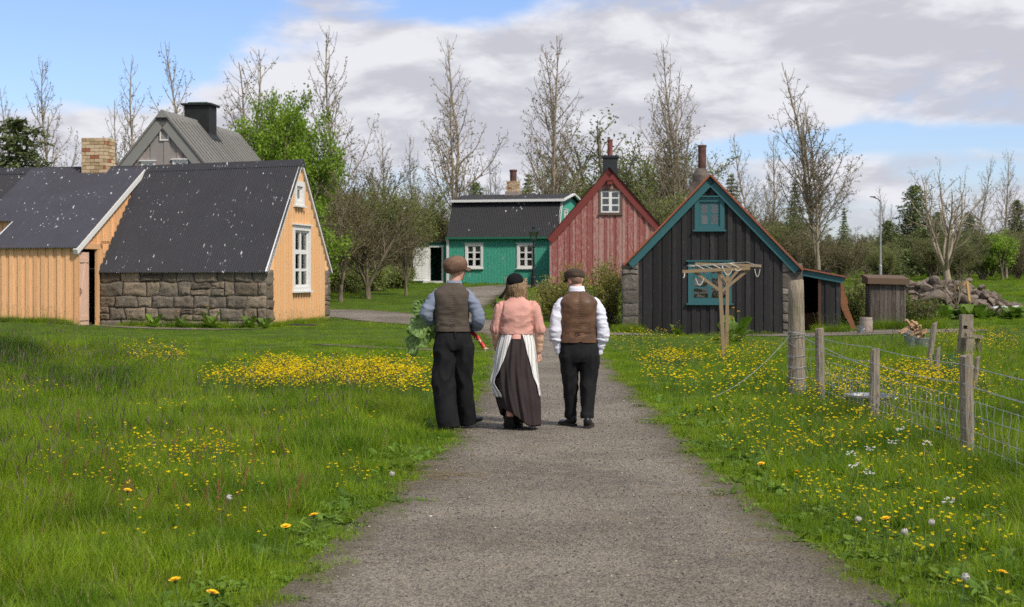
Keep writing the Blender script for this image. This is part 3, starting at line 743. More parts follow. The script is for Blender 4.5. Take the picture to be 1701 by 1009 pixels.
for a, e in (((-2.46, zA - gs * 2.46 + .0), (0, zA + .0)), ((0, zA + .0), (2.6, zA - gs * 2.6 + .0))): f0.bar(b, a, e, .055, .03, .21)
b.build('roof_edge', M_RUSTR, bh)
for sg, e in ((-1, 2.42), (1, 2.56)):
    corr_roof('roof', M_RUSTR, bh, (0, -.2, zA + .03), (0, 6.2, zA + .03), (sg * e, 6.2, zA - gs * e + .02), (sg * e, -.2, zA - gs * e + .02), pitch=.09, amp=.012, rows=3)
M_RENDER = m_plain('grey_render', (.115, .095, .08), .95, .35, 5, bump=.6, bsc=20); M_PIPE = m_plain('rusty_clay_pipe', (.105, .052, .042), .8, .4, 7)
b = MB(); cx, cy = -.33, 3.2
b.hexa([(cx - .35, cy - .35, zA - 1.2), (cx + .3, cy - .35, zA - 1.2), (cx + .3, cy + .35, zA - 1.2), (cx - .35, cy + .35, zA - 1.2), (cx - .30, cy - .3, bz(4.42)), (cx + .27, cy - .3, bz(4.42)), (cx + .27, cy + .3, bz(4.42)), (cx - .30, cy + .3, bz(4.42))])
b.lathe([(.27, bz(4.4)), (.27, bz(4.62)), (.20, bz(4.76)), (.15, bz(4.84))], 18, (cx + .06, cy, 0)); ch = b.build('chimney', M_RENDER, bh)
b = MB(); b.lathe([(.125, bz(4.78)), (.125, bz(5.5)), (.14, bz(5.5)), (.14, bz(5.56)), (.09, bz(5.56)), (.09, bz(5.3))], 18, (cx + .09, cy, 0)); b.build('chimney_pipe', M_PIPE, ch, smooth=False)
# lean-to
sv = 1.0; f1 = Fr((0, sv, 0), (0, -1, 0)); tl, tr_ = bz(1.72), bz(1.50); st = lambda u: tl + (tr_ - tl) * (u - 2.6) / 1.15
b = MB(); prof_wall(b, f1, boards(3.17, 3.75, .15, rng, 'lap', .03), -.1, st)
prof_wall(b, Fr((3.75, sv, 0), (1, 0, 0)), boards(0, 3, .15, rng, 'lap', .03), -.1, lambda u: tr_)
prof_wall(b, Fr((0, sv + 3, 0), (0, 1, 0)), boards(-3.75, -2.6, .15, rng), -.1, lambda u: tl); b.build('lean_to_wall', M_TAR, bh)
b = MB(); f1.box(b, 3.12, 3.2, -.1, tl - .12, -.1, .03); f1.box(b, 2.6, 2.66, -.1, tl, -.1, .02); f1.box(b, 2.6, 3.2, -.1, .03, -.3, .08); dfr = b.build('doorway', m_paint('brown_boards', (.10, .055, .035), None), bh)
b = MB(); b.box(2.7, 3.2, sv + .9, sv + 1.3, .0, .62); b.box(2.72, 3.18, sv + .88, sv + .9, .05, .28); b.box(2.72, 3.18, sv + .88, sv + .9, .32, .58)
o_ = b.build('wooden_chest', m_paint('chest_wood', (.16, .085, .045), None)); o_.parent = None; o_.location = (*BO, BB); o_.rotation_euler = (0, 0, -BP)
tag(o_, 'brown wooden chest in the dark doorway of the lean-to shed', 'chest')
b = MB(); f1.bar(b, (2.45, st(2.45) + .02), (3.85, st(3.85) + .02), -.18, .03, .1); b.build('fascia', M_TEAL, bh)
b = MB(); b.hexa([(2.45, sv - .18, st(2.45) + .02), (3.88, sv - .18, st(3.88) + .02), (3.88, sv + 3.1, st(3.88) + .02), (2.45, sv + 3.1, st(2.45) + .02), (2.45, sv - .18, st(2.45) + .06), (3.88, sv - .18, st(3.88) + .06), (3.88, sv + 3.1, st(3.88) + .06), (2.45, sv + 3.1, st(2.45) + .06)]); b.build('lean_to_roof', M_RUSTR, bh)
# things on the window board
M_TERRA = m_plain('terracotta', (.30, .11, .05), .8, .2); M_PETAL = m_plain('pink_petals', (.65, .12, .25), .7, .2); M_HLEAF = m_leaf('house_plant_leaf', (.05, .12, .02), (.10, .20, .03))
def pot_plant(px, label, pink):
    u = bu(px); t = thing('flower_pot', label, 'flower pot', (BO[0] + u * cos(BP) + .22 * sin(BP), BO[1] - u * sin(BP) + .22 * cos(BP), Z_at(498.5, 45)), -BP)
    b = MB(); b.lathe([(.055, 0), (.08, .12), (.085, .12), (.085, .15), (.07, .15)], 14); b.build('pot', M_TERRA, t)
    b = MB(); r_ = random.Random(px)
    for i in range(46):
        a, h, q = r_.uniform(0, 6.28), r_.uniform(.0, .30), r_.uniform(.02, .14); c = Vector((q * cos(a), q * sin(a), .16 + h)); d = Vector((r_.gauss(0, 1), r_.gauss(0, 1), r_.gauss(0, 1))).normalized() * .04; e = d.orthogonal().normalized() * .022
        b.poly([c - d, c + e, c + d, c - e])
    b.build('leaves', M_HLEAF, t)
    b = MB()
    for i in range(5):
        a = r_.uniform(0, 6.28); b.tube([(0, 0, .12), (.05 * cos(a), .05 * sin(a), .24), (.1 * cos(a), .1 * sin(a), .36)], .004, 4)
        if pink: b.mi = 1; b.ellipsoid((.1 * cos(a), .1 * sin(a), .3), (.035, .035, .03), None, 8, 5); b.mi = 0
    b.build('stems' if not pink else 'blossom', [M_HLEAF, M_PETAL], t)
pot_plant(1167, 'terracotta flower pot with green plant in the left half of the teal lower window', False)
pot_plant(1190, 'terracotta flower pot with pink blossom in the right half of the teal lower window', True)
# stool for the pots: an inner window board
b = MB(); f0.box(b, LW[0] + .08, LW[1] - .08, LW[2] + .04, bz(Z_at(499.5, 45)), -.42, -.075); b.build('window_board', M_WHITE, bh)

# ================================================================== red house
RP = radians(3.6); RO = (4.97, 80.0); RB = g(4.9, 80)
rh = thing('red_house', 'faded red board house showing its gable, with one white window and a red chimney pipe', 'house', (*RO, RB), -RP)
add_footprint(RO, -RP, -3.3, 3.3, 0, 7.5)
rz_ = lambda a: a - RB
M_RED = m_paint('faded_red_boards', (.315, .105, .096), (.385, .235, .205), .53, .8, board=.16, soft=.09, streak=(3, 3, .8), dirt=.25, bvar=.2)
M_REDT = m_paint('red_trim', (.20, .045, .04), None, board=.05); M_BROWNC = m_paint('brown_casing', (.14, .10, .08), None)
zA, gs, hw = rz_(7.0), 1.14, 3.05; gt = lambda u: zA - gs * abs(u) - .05
ru = lambda px: u_at(RO, RP, px); rzp = lambda py: rz_(Z_at(py, 80))
RW = (ru(995), ru(1033), rzp(356), rzp(314))
b = MB(); prof_wall(b, f0, boards(-hw, hw, .15, rng, 'lap', .03), -.4, gt, [hole(RW)], [0]); b.build('wall', M_RED, rh)
b = MB(); prof_wall(b, Fr((0, 7.4, 0), (0, 1, 0)), [(-hw, 0, .5), (0, 0, .5), (hw, 0, .5)], -.4, gt)
for sg in (-1, 1): b.poly([(sg * hw, 0, -.4), (sg * hw, 7.4, -.4), (sg * hw, 7.4, gt(hw)), (sg * hw, 0, gt(hw))])
b.build('back_wall', M_RED, rh)
window(rh, f0, *RW, M_BROWNC, M_WHITE, 2, (.34, .67), cw=.10, proud=.05, sill=.07, head=0, sash=.07, mul=.075, mun=.035, curtain=[(0, .15, 0, 1), (.85, 1, 0, 1)])
b = MB()
for a, e in (((-hw - .12, zA - gs * (hw + .12)), (0, zA)), ((0, zA), (hw + .12, zA - gs * (hw + .12)))): f0.bar(b, a, e, -.34, .035, .12)
b.build('bargeboard', M_REDT, rh)
M_RROOF = m_roof('dark_red_roof', (.075, .04, .036), None)
for sg in (-1, 1): corr_roof('roof', M_RROOF, rh, (0, -.2, zA + .04), (0, 7.6, zA + .04), (sg * (hw + .18), 7.6, zA - gs * (hw + .18) + .03), (sg * (hw + .18), -.2, zA - gs * (hw + .18) + .03), pitch=.1, amp=.012, rows=2)
b = MB(); b.box(-.34, .42, 1.2, 1.95, zA - .6, rz_(7.62)); b.box(-.40, .48, 1.14, 2.01, rz_(7.62), rz_(7.74)); ch = b.build('chimney', m_plain('slate_black_sheet', (.028, .031, .036), .6, .2), rh)
b = MB(); b.lathe([(.135, rz_(7.7)), (.135, rz_(8.5)), (.15, rz_(8.5)), (.15, rz_(8.6)), (.1, rz_(8.6)), (.1, rz_(8.3))], 16, (.04, 1.55, 0)); b.build('chimney_pipe', m_plain('red_clay_pipe', (.20, .07, .055), .8, .3), ch)
t = thing('bird_box', 'little red bird box under the peak of the red gable', 'bird box', (RO[0] + ru(1013) , RO[1] - .1, Z_at(307, 80)), -RP)
b = MB(); b.box(-.13, .13, -.2, 0, 0, .2); b.hexa([(-.18, -.24, .2), (.18, -.24, .2), (.18, .0, .2), (-.18, .0, .2), (-.02, -.24, .32), (.02, -.24, .32), (.02, .0, .32), (-.02, .0, .32)]); b.build('box', M_REDT, t)
b = MB(); b.box(-.03, .03, -.06, 0, -.2, 0); b.build('bracket', M_BROWNC, t)

# ================================================================== green house
NP = radians(14); c_, s_ = cos(NP), sin(NP); NL = 6.27; NO = (2.49 - NL * c_, 87 + NL * s_); NB = g(-1, 87)
nh = thing('green_house', 'bright green corrugated iron house with black mansard roof and white windows', 'house', (*NO, NB), -NP)
add_footprint(NO, -NP, -2.1, NL, -.1, 7.2)
nz = lambda a: a - NB
N = NT('green_painted_iron'); v = N.coord('Object', (1, 1, .45)); q = N.noise(v, 2.6, 7, .65)
cg = N.mix(N.noise(N.coord('Object'), 1.1, 4), (.050, .295, .215), (.072, .365, .265)); cg = N.mix(N.ramp(q, .605, .66, 0, .75), cg, (.22, .40, .33))
N.principled(cg, .5, .35); M_GREEN = N.mat
M_ROOFG = m_roof('black_mansard_roof', (.030, .030, .033), .68, fsc=3.0, slope=(2.4, 1.2, 1.2))
nu_ = lambda px, v=0: u_at(NO, NP, px, v); nzp = lambda py, px: nz(Z_at(py, NO[1] - nu_(px) * s_))
zE, zK, zT, vk, WN_ = nz(3.68), nz(5.68), nz(6.12), 1.0, 7.0
wA = (nu_(773), nu_(802.5), nzp(446, 788), nzp(405, 788)); wB = (nu_(859), nu_(888.5), nzp(446, 873), nzp(405, 873))
b = MB(); prof_wall(b, f0, corr(0, NL, .085, .012), -.3, lambda u: zE, [hole(wA), hole(wB)]); 
fg = Fr((NL, 0, 0), (1, 0, 0)); 
def mt(v):
    v = min(v, WN_ - v); return zE + (zK - zE) * min(v / vk, 1) if v < vk else zK + (zT - zK) * (v - vk) / (WN_ / 2 - vk)
wG = (1.9, 2.8, nz(4.15), nz(5.25))
b2 = []; prof_wall(b, fg, corr(0, WN_, .085, .012), -.3, lambda v: mt(v) - .03, [hole(wG)], [vk, WN_ / 2, WN_ - vk])
b.build('wall', M_GREEN, nh)
b = MB(); prof_wall(b, Fr((0, WN_, 0), (0, 1, 0)), [(-NL, 0, .5), (0, 0, .5)], -.3, lambda u: zE); prof_wall(b, Fr((0, WN_, 0), (-1, 0, 0)), [(0, 0, .5), (vk, 0, .5), (WN_ / 2, 0, .5), (WN_ - vk, 0, .5), (WN_, 0, .5)], -.3, lambda u: mt(u) - .03); b.build('back_wall', M_GREEN, nh)
for q in (wA, wB): window(nh, f0, *q, M_WHITE, M_WHITE, 2, (.36, .68), cw=.12, proud=.05, sill=.06, head=.05, sash=.05, mul=.07, mun=.035, curtain=[(.02, .46, .68, 1), (.54, .98, .68, 1)] if q is wA else None)
window(nh, fg, *wG, M_WHITE, M_WHITE, 2, (.5,), cw=.12, proud=.05)
corr_roof('roof', M_ROOFG, nh, (-.05, vk - .04, zK), (NL + .1, vk - .04, zK), (NL + .1, -.2, zE - .12), (-.05, -.2, zE - .12), pitch=.1, amp=.014, rows=4)
corr_roof('roof', M_ROOFG, nh, (-.05, WN_ / 2, zT + .1), (NL + .3, WN_ / 2, zT + .1), (NL + .3, vk - .3, zK + .1), (-.05, vk - .3, zK + .1), pitch=.1, amp=.014, rows=2)
corr_roof('roof', M_ROOFG, nh, (-.05, WN_ / 2, zT + .1), (NL + .3, WN_ / 2, zT + .1), (NL + .3, WN_ - vk + .3, zK + .1), (-.05, WN_ - vk + .3, zK + .1), pitch=.1, amp=.014, rows=2)
corr_roof('roof', M_ROOFG, nh, (-.05, WN_ - vk, zK), (NL + .1, WN_ - vk, zK), (NL + .1, WN_ + .2, zE - .12), (-.05, WN_ + .2, zE - .12), pitch=.1, amp=.014, rows=2)
b = MB(); b.box(-.08, NL + .3, vk - .36, vk - .28, zK - .02, zK + .12)
fg.bar(b, (vk - .36, zK + .10), (WN_ / 2, zT + .12), -.10, .2, .32); fg.bar(b, (WN_ / 2, zT + .12), (WN_ - vk + .36, zK + .10), -.10, .2, .32)
fg.bar(b, (-.15, zE - .1), (vk - .05, zK), -.1, .03, .13); b.box(-.1, .04, -.07, -.015, -.2, zE - .1); b.build('white_trim', M_WHITE, nh)
b = MB(); b.box(-.1, NL + .1, -.26, -.2, zE - .14, zE - .02); b.build('gutter', m_paint('green_trim', (.03, .17, .11), None), nh)
bx = (nu_(843, 3.4), nu_(862, 3.4)); zt = nz(Z_at(301, 90))
ch = brick_stack('chimney', [M_BRICK, M_MORTAR], nh, bx[0] + .02, bx[1] - .02, 3.1, 3.75, zT - .3, zt, rng, ch=.09)
b = MB(); b.box(bx[0] - .06, bx[1] + .06, 3.02, 3.83, zT - .3, zT + .26); b.build('chimney_foot', m_plain('cement', (.30, .25, .22), .9), ch)
b = MB(); b.lathe([(.2, zt - .02), (.2, zt + .62), (.23, zt + .62), (.23, zt + .72), (.15, zt + .72), (.15, zt + .5)], 16, ((bx[0] + bx[1]) / 2, 3.42, 0)); b.build('chimney_pipe', M_PIPE, ch)
# porch at the left end
av = .5; fa = Fr((0, av, 0), (0, -1, 0)); d0, d1, dzt = nu_(714.5, av), nu_(734, av), nz(Z_at(411, 89)); pb = nz(Z_at(467, 89))
b = MB(); prof_wall(b, fa, corr(-2.0, -.02, .085, .012), -.3, lambda u: nz(3.35), [(d0, d1, pb, dzt)]); prof_wall(b, Fr((-2.0, av + 3, 0), (-1, 0, 0)), corr(0, 3, .085, .012), -.3, lambda u: nz(3.35)); prof_wall(b, Fr((-.02, av + 3, 0), (0, 1, 0)), corr(0, 2, .085, .012), -.3, lambda u: nz(3.35)); b.build('porch_wall', M_GREEN, nh)
b = MB(); b.box(-2.2, .0, av - .15, av + 3.1, nz(3.35), nz(3.45)); b.build('porch_roof', M_ROOFG, nh)
b = MB()
for a in ((d0 - .1, d0, pb, dzt + .1), (d1, d1 + .1, pb, dzt + .1), (d0, d1, dzt, dzt + .1)): fa.box(b, *a, -.08, .05)
fa.box(b, d0 - .3, d1 + .2, pb - .3, pb, -.1, .4); dr = b.build('doorway', M_WHITE, nh)
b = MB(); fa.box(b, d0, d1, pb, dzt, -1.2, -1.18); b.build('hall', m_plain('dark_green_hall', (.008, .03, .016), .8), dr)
b = MB(); lf = Fr((0, 0, 0), (0, -1, 0)); dw = d1 - d0 + .15; lf.box(b, -dw, 0, pb, dzt, 0, .04)
for (a, e) in ((.12, .44), (.52, .9)):
    for (za, zb2) in ((.08, .45), (.52, .94)): lf.box(b, -dw * e, -dw * a, pb + (dzt - pb) * za, pb + (dzt - pb) * zb2, .04, .052)
d_ = b.build('door', M_WHITE, nh); d_.location = (d0 - .1, av - .06, 0); d_.rotation_euler = (0, 0, radians(12))
# ------------------------------------------------------------------ wood and wire
N = NT('weathered_post_wood'); v = N.coord('Object', (9, 9, 1.1)); q = N.noise(v, 5, 7, .7); r = N.noise(N.coord('Object'), 2.5, 4)
cw_ = N.mix(N.ramp(q, .3, .7), (.17, .135, .095), (.33, .285, .225)); cw_ = N.mix(N.ramp(r, .5, .72, 0, .55), cw_, (.13, .135, .06)); cw_ = N.mix(N.ramp(N.noise(N.coord('Object', (30, 30, 1.2)), 4, 3), .66, .72, 0, .85), cw_, (.05, .04, .03))
N.principled(cw_, .9, .15, N.bump(q, .7, .02)); M_POST = N.mat
M_WIRE = m_plain('galvanised_wire', (.42, .43, .44), .55, .2, metal=.7)
M_ZINC = m_plain('galvanised_zinc', (.30, .32, .34), .45, .35, 9, metal=.75, bump=.1)
M_FRAMEW = m_paint('drying_frame_wood', (.30, .215, .13), (.20, .16, .12), .55, .85, board=.1)
M_ROPE = m_plain('white_rope', (.62, .58, .50), .9)
M_PLANKG = m_paint('grey_planks', (.105, .085, .072), (.16, .14, .125), .55, .9, board=.35)

def rough_post(name, parent, x, y, h, w, d, seed, lean=(0, 0), round_=False, z0=None, taper=1.0, slant=.02):
    r = random.Random(seed); b = MB(); zb = g(x, y) - .25 if z0 is None else z0; n = 12 if round_ else 8; k = 10
    rings = []
    for i in range(k + 1):
        t = i / k; ring = []
        for j in range(n):
            a = 2 * pi * (j + .5) / n; ca, sa = cos(a), sin(a)
            if not round_: m = max(abs(ca), abs(sa)); ca, sa = ca / m, sa / m
            s_ = (1 - (1 - taper) * t) * (1 + .05 * mnoise.noise(Vector((ca * 2, sa * 2 + seed, t * 3))))
            rad = (w / 2 * ca * s_, d / 2 * sa * s_)
            zz_ = zb + (h + .25) * t + (slant * ca if i == k else 0) + (r.uniform(-.012, .012) if i == k else 0)
            ring.append(b.vert((x + rad[0] + lean[0] * t, y + rad[1] + lean[1] * t, zz_)))
        rings.append(ring)
    for A, B_ in zip(rings, rings[1:]):
        for j in range(n): b.face((A[j], A[(j + 1) % n], B_[(j + 1) % n], B_[j]))
    b.face(rings[-1])
    return b.build(name, M_POST, parent, smooth=round_)

fen = thing('wire_fence', 'wire mesh stock fence on weathered wooden posts along the right verge', 'fence')
FP = [(3.70, 20.3, 1.50, .235, True), (3.79, 19.2, .90, .105, False), (3.84, 16.6, .77, .115, False), (3.79, 13.0, .87, .105, False), (3.86, 9.6, .9, .11, False), (3.9, 6.0, .9, .11, False)]
for i, (x, y, h, w_, rd) in enumerate(FP):
    rough_post('post', fen, x, y, h, w_, w_ * 1.02 if rd else .1, 31 + i, (-.02 if i != 2 else .01, 0), rd, taper=.86 if i == 0 else (.80 if i == 2 else .97), slant=.015)
def sag(a, b, t, s): return tuple(a[k] + (b[k] - a[k]) * t for k in range(2)) + (a[2] + (b[2] - a[2]) * t - s * 4 * t * (1 - t),)
def wire_at(i, hfrac):
    x, y, h, w_, rd = FP[i]; return (x - w_ / 2 - .004, y, g(x, y) + hfrac)
b = MB()
top = [.86, .68]           # barbed strands, heights above ground
for hz_, amp in ((.80, .02), (.645, .03)):
    for i in range(len(FP) - 1):
        A, B_ = wire_at(i, hz_ if i else hz_ + .05), wire_at(i + 1, hz_)
        for ph in (0, pi):
            pts = []
            for k in range(41):
                t = k / 40; p = sag(A, B_, t, amp); w_ = .006 if hz_ < .7 else .003
                pts.append((p[0] + w_ * cos(k * 1.9 + ph), p[1], p[2] + w_ * sin(k * 1.9 + ph)))
            b.tube(pts, .0024, 4)
for hz_ in (.60, .66, .70, .75): # turns of wire round the big post
    pass
x, y, h, w_, rd = FP[0]
for k in range(7):
    zz_ = g(x, y) + (.10, .24, .38, .52, .76, .79, .82)[k]; rr = w_ / 2 * (1 - .14 * (zz_ - g(x, y)) / 1.5) + .012
    b.tube([(x - .012 + rr * cos(a), y + rr * sin(a), zz_ + .012 * sin(a * 2 + k)) for a in [2 * pi * j / 18 for j in range(19)]], .0035, 4, cap=False)
pts = [sag((x - .1, y - .05, g(x, y) + .80), (x - 1.15, y - .6, g(x - 1.1, y - .6) + .04), t / 14, .10) for t in range(15)]
b.tube(pts, .0035, 5)
pts = [sag((x, y - .1, g(x, y) + .80), (3.84, 16.6, g(3.84, 16.6) + .56), t / 14, .02) for t in range(15)]
b.tube([(p[0], p[1], p[2]) for p in pts], .005, 4)
b.build('strand_wire', M_WIRE, fen)
b = MB()
for i in range(len(FP) - 1):
    hs = (.07, .17, .28, .40, .53)
    for hz_ in hs: b.tube([sag(wire_at(i, hz_), wire_at(i + 1, hz_), t / 12, .012 + .01 * sin(hz_ * 20 + i)) for t in range(13)], .0026, 4)
    ln = FP[i][1] - FP[i + 1][1]; n = int(ln / .165)
    for k in range(1, n):
        t = k / n; wob = .02 * sin(k * 2.3 + i)
        b.tube([(lambda p: (p[0] + .012 * sin(hh * 14 + k), p[1] + wob * sin(hh * 6), p[2]))(sag(wire_at(i, hh), wire_at(i + 1, hh), t, .012)) for hh in (.03, .12, .22, .34, .46, .53)], .0025, 4)
b.build('wire_mesh', M_WIRE, fen)

# far fence posts, each standing alone
def lone_post(px, py_top, py_base, D, w_, label, lean=0, seed=0, rd=False, group=None):
    x = X_at(px, D); h = Z_at(py_top, D) - g(x, D); t = thing('fence_post', label, 'post', (x, D, g(x, D)), 0, group)
    o = rough_post('stake', t, 0, 0, h, w_, w_, seed, (lean, 0), rd, z0=-.2); return t
lone_post(1539, 542, 618, 25.2, .085, 'thin weathered stake leaning right, in front of the tub of firewood', .13, 3)
lone_post(1555, 584, 632, 22.6, .07, 'short thin stake beside the green netting', .02, 4)
lone_post(1612, 601, 660, 19.0, .06, 'thin pale stake leaning right just behind the nearest fence post', .09, 5)

# the notched gatepost with its broken rail
x0, D0 = X_at(1604, 28.6), 28.6
t = thing('gate_stump', 'broken old gatepost with a notch and a leaning brace in the right field', 'gatepost', (x0, D0, g(x0, D0)))
b = MB(); s = D0 / F_PX
def lp(px, py): return ((px - 1604) * s, Z_at(py, D0) - g(x0, D0))
xa, za = lp(1598, 523); xb, zb_ = lp(1617, 523); xm, zm = lp(1597, 541); _, zn = lp(1597, 547); _, zl = lp(1597, 608)
b.box(xa, xb, 0, .2, zm, za); b.box(xa, xa + .025, 0, .2, zn, zm); b.box(xb - .11, xb, .0, .2, zn, zm); b.box(xa + .025, xb - .11, .1, .2, zn, zm)
b.hexa([(xa - .07, 0, zl), (xb - .1, 0, zl), (xb - .1, .2, zl), (xa - .07, .2, zl), (xa, 0, zn), (xb, 0, zn), (xb, .2, zn), (xa, .2, zn)]); b.build('post', M_POST, t)
b = MB(); xr0, zr0 = lp(1601, 556); xr1, zr1 = lp(1628, 560); b.beam((xr0, -.12, zr0), (xr1, -.10, zr1), .12, .06); b.build('rail', M_POST, t)
b = MB(); xs_, zs_ = lp(1608, 562); xe, ze = lp(1606, 606); b.beam((xs_, -.12, zs_), (xe, -.12, ze), .15, .1, up=(0, 1, 0)); b.build('stub', M_POST, t)
b = MB(); xs_, zs_ = lp(1622, 563); xe, ze = lp(1632, 594); b.beam((xs_, -.05, zs_), (xe, .1, ze), .08, .06, up=(0, 1, 0)); b.build('brace', M_POST, t)

# green netting on thin stakes
M_NET = m_plain('green_plastic_net', (.015, .13, .085), .6, .2)
t = thing('garden_net', 'low strip of dark green plastic netting on stakes in the right meadow', 'netting', (X_at(1575, 23.5), 23.5, g(X_at(1575, 23.5), 23.5)))
b = MB(); pts_ = [(-.24, 0, 0), (-.12, .08, 0), (.0, 0, 0), (.12, .1, 0), (.3, .1, 0)]
for p in pts_: b.tube([(p[0], p[1], -.1), (p[0] + .02, p[1], .36)], .008, 5)
b.build('stake', M_NET, t)
b = MB()
for p, q in zip(pts_, pts_[1:]):
    for k in range(8): b.tube([(p[0], p[1], .03 + k * .045), ((p[0] + q[0]) / 2, (p[1] + q[1]) / 2, .02 + k * .042), (q[0], q[1], .03 + k * .045)], .004, 3)
    for k in range(5): f = k / 5; b.tube([(p[0] + (q[0] - p[0]) * f, p[1] + (q[1] - p[1]) * f, .02), (p[0] + (q[0] - p[0]) * f + .01, p[1] + (q[1] - p[1]) * f, .35)], .004, 3)
b.build('net', M_NET, t)

# ------------------------------------------------------------------ drying frame: two T posts, hanging rope loops
def t_frame(label, pxt, pyt, pxb, D, bar_l, bar_r, braces, seed):
    xb_ = X_at(pxb, D); t = thing('drying_frame', label, 'drying frame', (xb_, D, g(xb_, D)), 0, 'posts of the clothes drying frame')
    L = lambda px, py, dy=0: (X_at(px, D) - xb_, dy, Z_at(py, D) - g(xb_, D))
    b = MB(); b.beam((0, 0, -.2), L(pxt, pyt), .068, .07, up=(0, 1, 0), w2=.07); b.build('post', M_FRAMEW, t)
    b = MB(); b.beam(L(*bar_l, -.06), L(*bar_r, -.06), .058, .045, up=(0, 1, 0)); b.build('crossbar', M_FRAMEW, t)
    for (p, q) in braces:
        b = MB(); b.beam(L(*p, -.02), L(*q, -.02), .05, .035, up=(0, 1, 0)); b.build('brace', M_FRAMEW, t)
    return t, L
t1, L1 = t_frame('front T shaped weathered post of the clothes drying frame by the black house', 1194.5, 447, 1203.5, 28.9, (1133, 451.5), (1245, 446), [((1197, 484), (1152, 451)), ((1199, 484), (1243, 448))], 1)
t2, L2 = t_frame('rear T shaped post of the clothes drying frame, half hidden by the front one', 1208.5, 440, 1207, 32.5, (1154, 438.5), (1264, 442), [((1208, 470), (1186, 441)), ((1209, 470), (1232, 441))], 2)
def loop(parent, L, px, py, w_, dep):
    b = MB(); pts = []
    for k in range(13):
        f = k / 12; pts.append(Vector(L(px + w_ * f, py + dep * 4 * f * (1 - f), -.12)))
    b.tube(pts, .007, 5); b.build('rope_loop', M_ROPE, parent)
for a in ((1154, 462, 14, 12), (1200, 447, 15, 10), (1219, 447, 11, 3)): loop(t1, L1, *a)
for a in ((1252, 447, 9, 13),): loop(t2, L2, *a)
b = MB(); b.tube([L1(1136, 454, -.1), L1(1136, 459, -.1), L1(1134, 462, -.1)], .01, 5); b.build('rope_end', M_ROPE, t1)
b = MB(); b.tube([L1(1200, 447, -.09), (L1(1200, 447)[0] + .0, 0, L1(1200, 447)[2] + .05)], .01, 5)
for (pa, pb_) in (((1172, 449), (1188, 449)), ((1200, 448), (1218, 447)), ((1230, 446), (1262, 443))):
    b.tube([L1(*pa, -.05), L1(pa[0] + 1, pa[1] - 9, 1.5), L1(pa[0] + 2, pa[1] - 9, 3.2), L1(pb_[0], pb_[1] - 8, 3.2), L1(pb_[0], pb_[1] - 8, 1.5), L1(*pb_, -.05)], .009, 5)
b.build('clothes_line', M_ROPE, t1)

# ------------------------------------------------------------------ small shed, barrel, bucket, tubs, plank
D = 46.8; x = X_at(1475, D); OZ = g(x, D)
t = thing('outhouse', 'narrow grey plank outhouse with a flat board top beside the bushes', 'outhouse', (x, D, OZ), radians(-4)); add_footprint((x, D), radians(-4), -.6, .6, -.1, 1.0)
s = D / F_PX; zt = Z_at(470, D) - OZ; hw = 28.5 * s
b = MB(); r7 = random.Random(7); prof_wall(b, Fr((0, 0, 0), (0, -1, 0)), boards(-hw, hw, .13, r7, 'gap', .03), -.15, lambda u: zt); prof_wall(b, Fr((hw, 0, 0), (1, 0, 0)), boards(0, .9, .13, r7, 'gap', .03), -.15, lambda u: zt)
prof_wall(b, Fr((-hw, .9, 0), (-1, 0, 0)), boards(0, .9, .13, r7, 'gap', .03), -.15, lambda u: zt); prof_wall(b, Fr((hw, .9, 0), (0, 1, 0)), boards(0, 2 * hw, .13, r7, 'gap', .03), -.15, lambda u: zt); b.build('plank_wall', M_PLANKG, t)
b = MB(); b.hexa([(-hw - .1, -.14, zt - .03), (hw + .1, -.14, zt - .06), (hw + .1, 1.05, zt - .06), (-hw - .1, 1.05, zt - .03), (-hw - .1, -.14, zt + .15), (hw + .1, -.14, zt + .12), (hw + .1, 1.05, zt + .22), (-hw - .1, 1.05, zt + .25)]); b.build('roof', m_paint('roof_board', (.16, .105, .065), (.12, .095, .08), .5, .9), t)

D = 44.6; s = D / F_PX
def at_px(px, D): x = X_at(px, D); return x, D, g(x, D)
M_STAVE = m_paint('pale_stave_wood', (.36, .30, .25), (.20, .16, .14), .6, .9, board=.3)
t = thing('barrel', 'small pale wooden barrel standing in front of the outhouse', 'barrel', at_px(1438.5, D)); R_ = 11 * s; H_ = .43
b = MB(); n = 24
rings = []
for i in range(7):
    z = H_ * i / 6; rr = R_ * (.86 + .14 * sin(pi * (.15 + .7 * i / 6)) + .0)
    ring = []
    for j in range(n): b.rnd = random.Random(j // 2).random(); ring.append(b.vert((rr * cos(2 * pi * j / n), rr * sin(2 * pi * j / n), z - .03)))
    rings.append(ring)
for A, B_ in zip(rings, rings[1:]):
    for j in range(n): b.face((A[j], A[(j + 1) % n], B_[(j + 1) % n], B_[j]))
b.lathe([(R_ * .86, H_ - .06), (0.001, H_ - .06)], n, cap0=False, cap1=False); b.build('staves', M_STAVE, t)
for zz_ in (.07, H_ - .13):
    b = MB(); b.lathe([(R_ * .965, zz_), (R_ * .97, zz_ + .04)], n, cap0=False, cap1=False); b.build('hoop', M_ZINC, t)
D = 43.2; s = D / F_PX; t = thing('bucket', 'small galvanised bucket in the grass before the barrel', 'bucket', at_px(1429.5, D))
b = MB(); R_ = 6.6 * s; b.lathe([(R_ * .72, -.02), (R_, .2), (R_ * 1.05, .205), (R_ * .96, .2), (R_ * .7, .02)], 20); b.build('pail', M_ZINC, t)
b = MB(); b.tube([(R_ * cos(a), R_ * sin(a) * .5 - .03, .2 + .05 * sin(a) - .05) for a in [pi + pi * k / 10 for k in range(11)]], .006, 5); b.build('handle', M_WIRE, t)
D = 46.2; xa, xb_ = X_at(1390, D), X_at(1411, D)
t = thing('timber', 'rust brown rough timber leaning on the corner of the black lean-to', 'timber', (xb_, D - .1, g(xb_, D)))
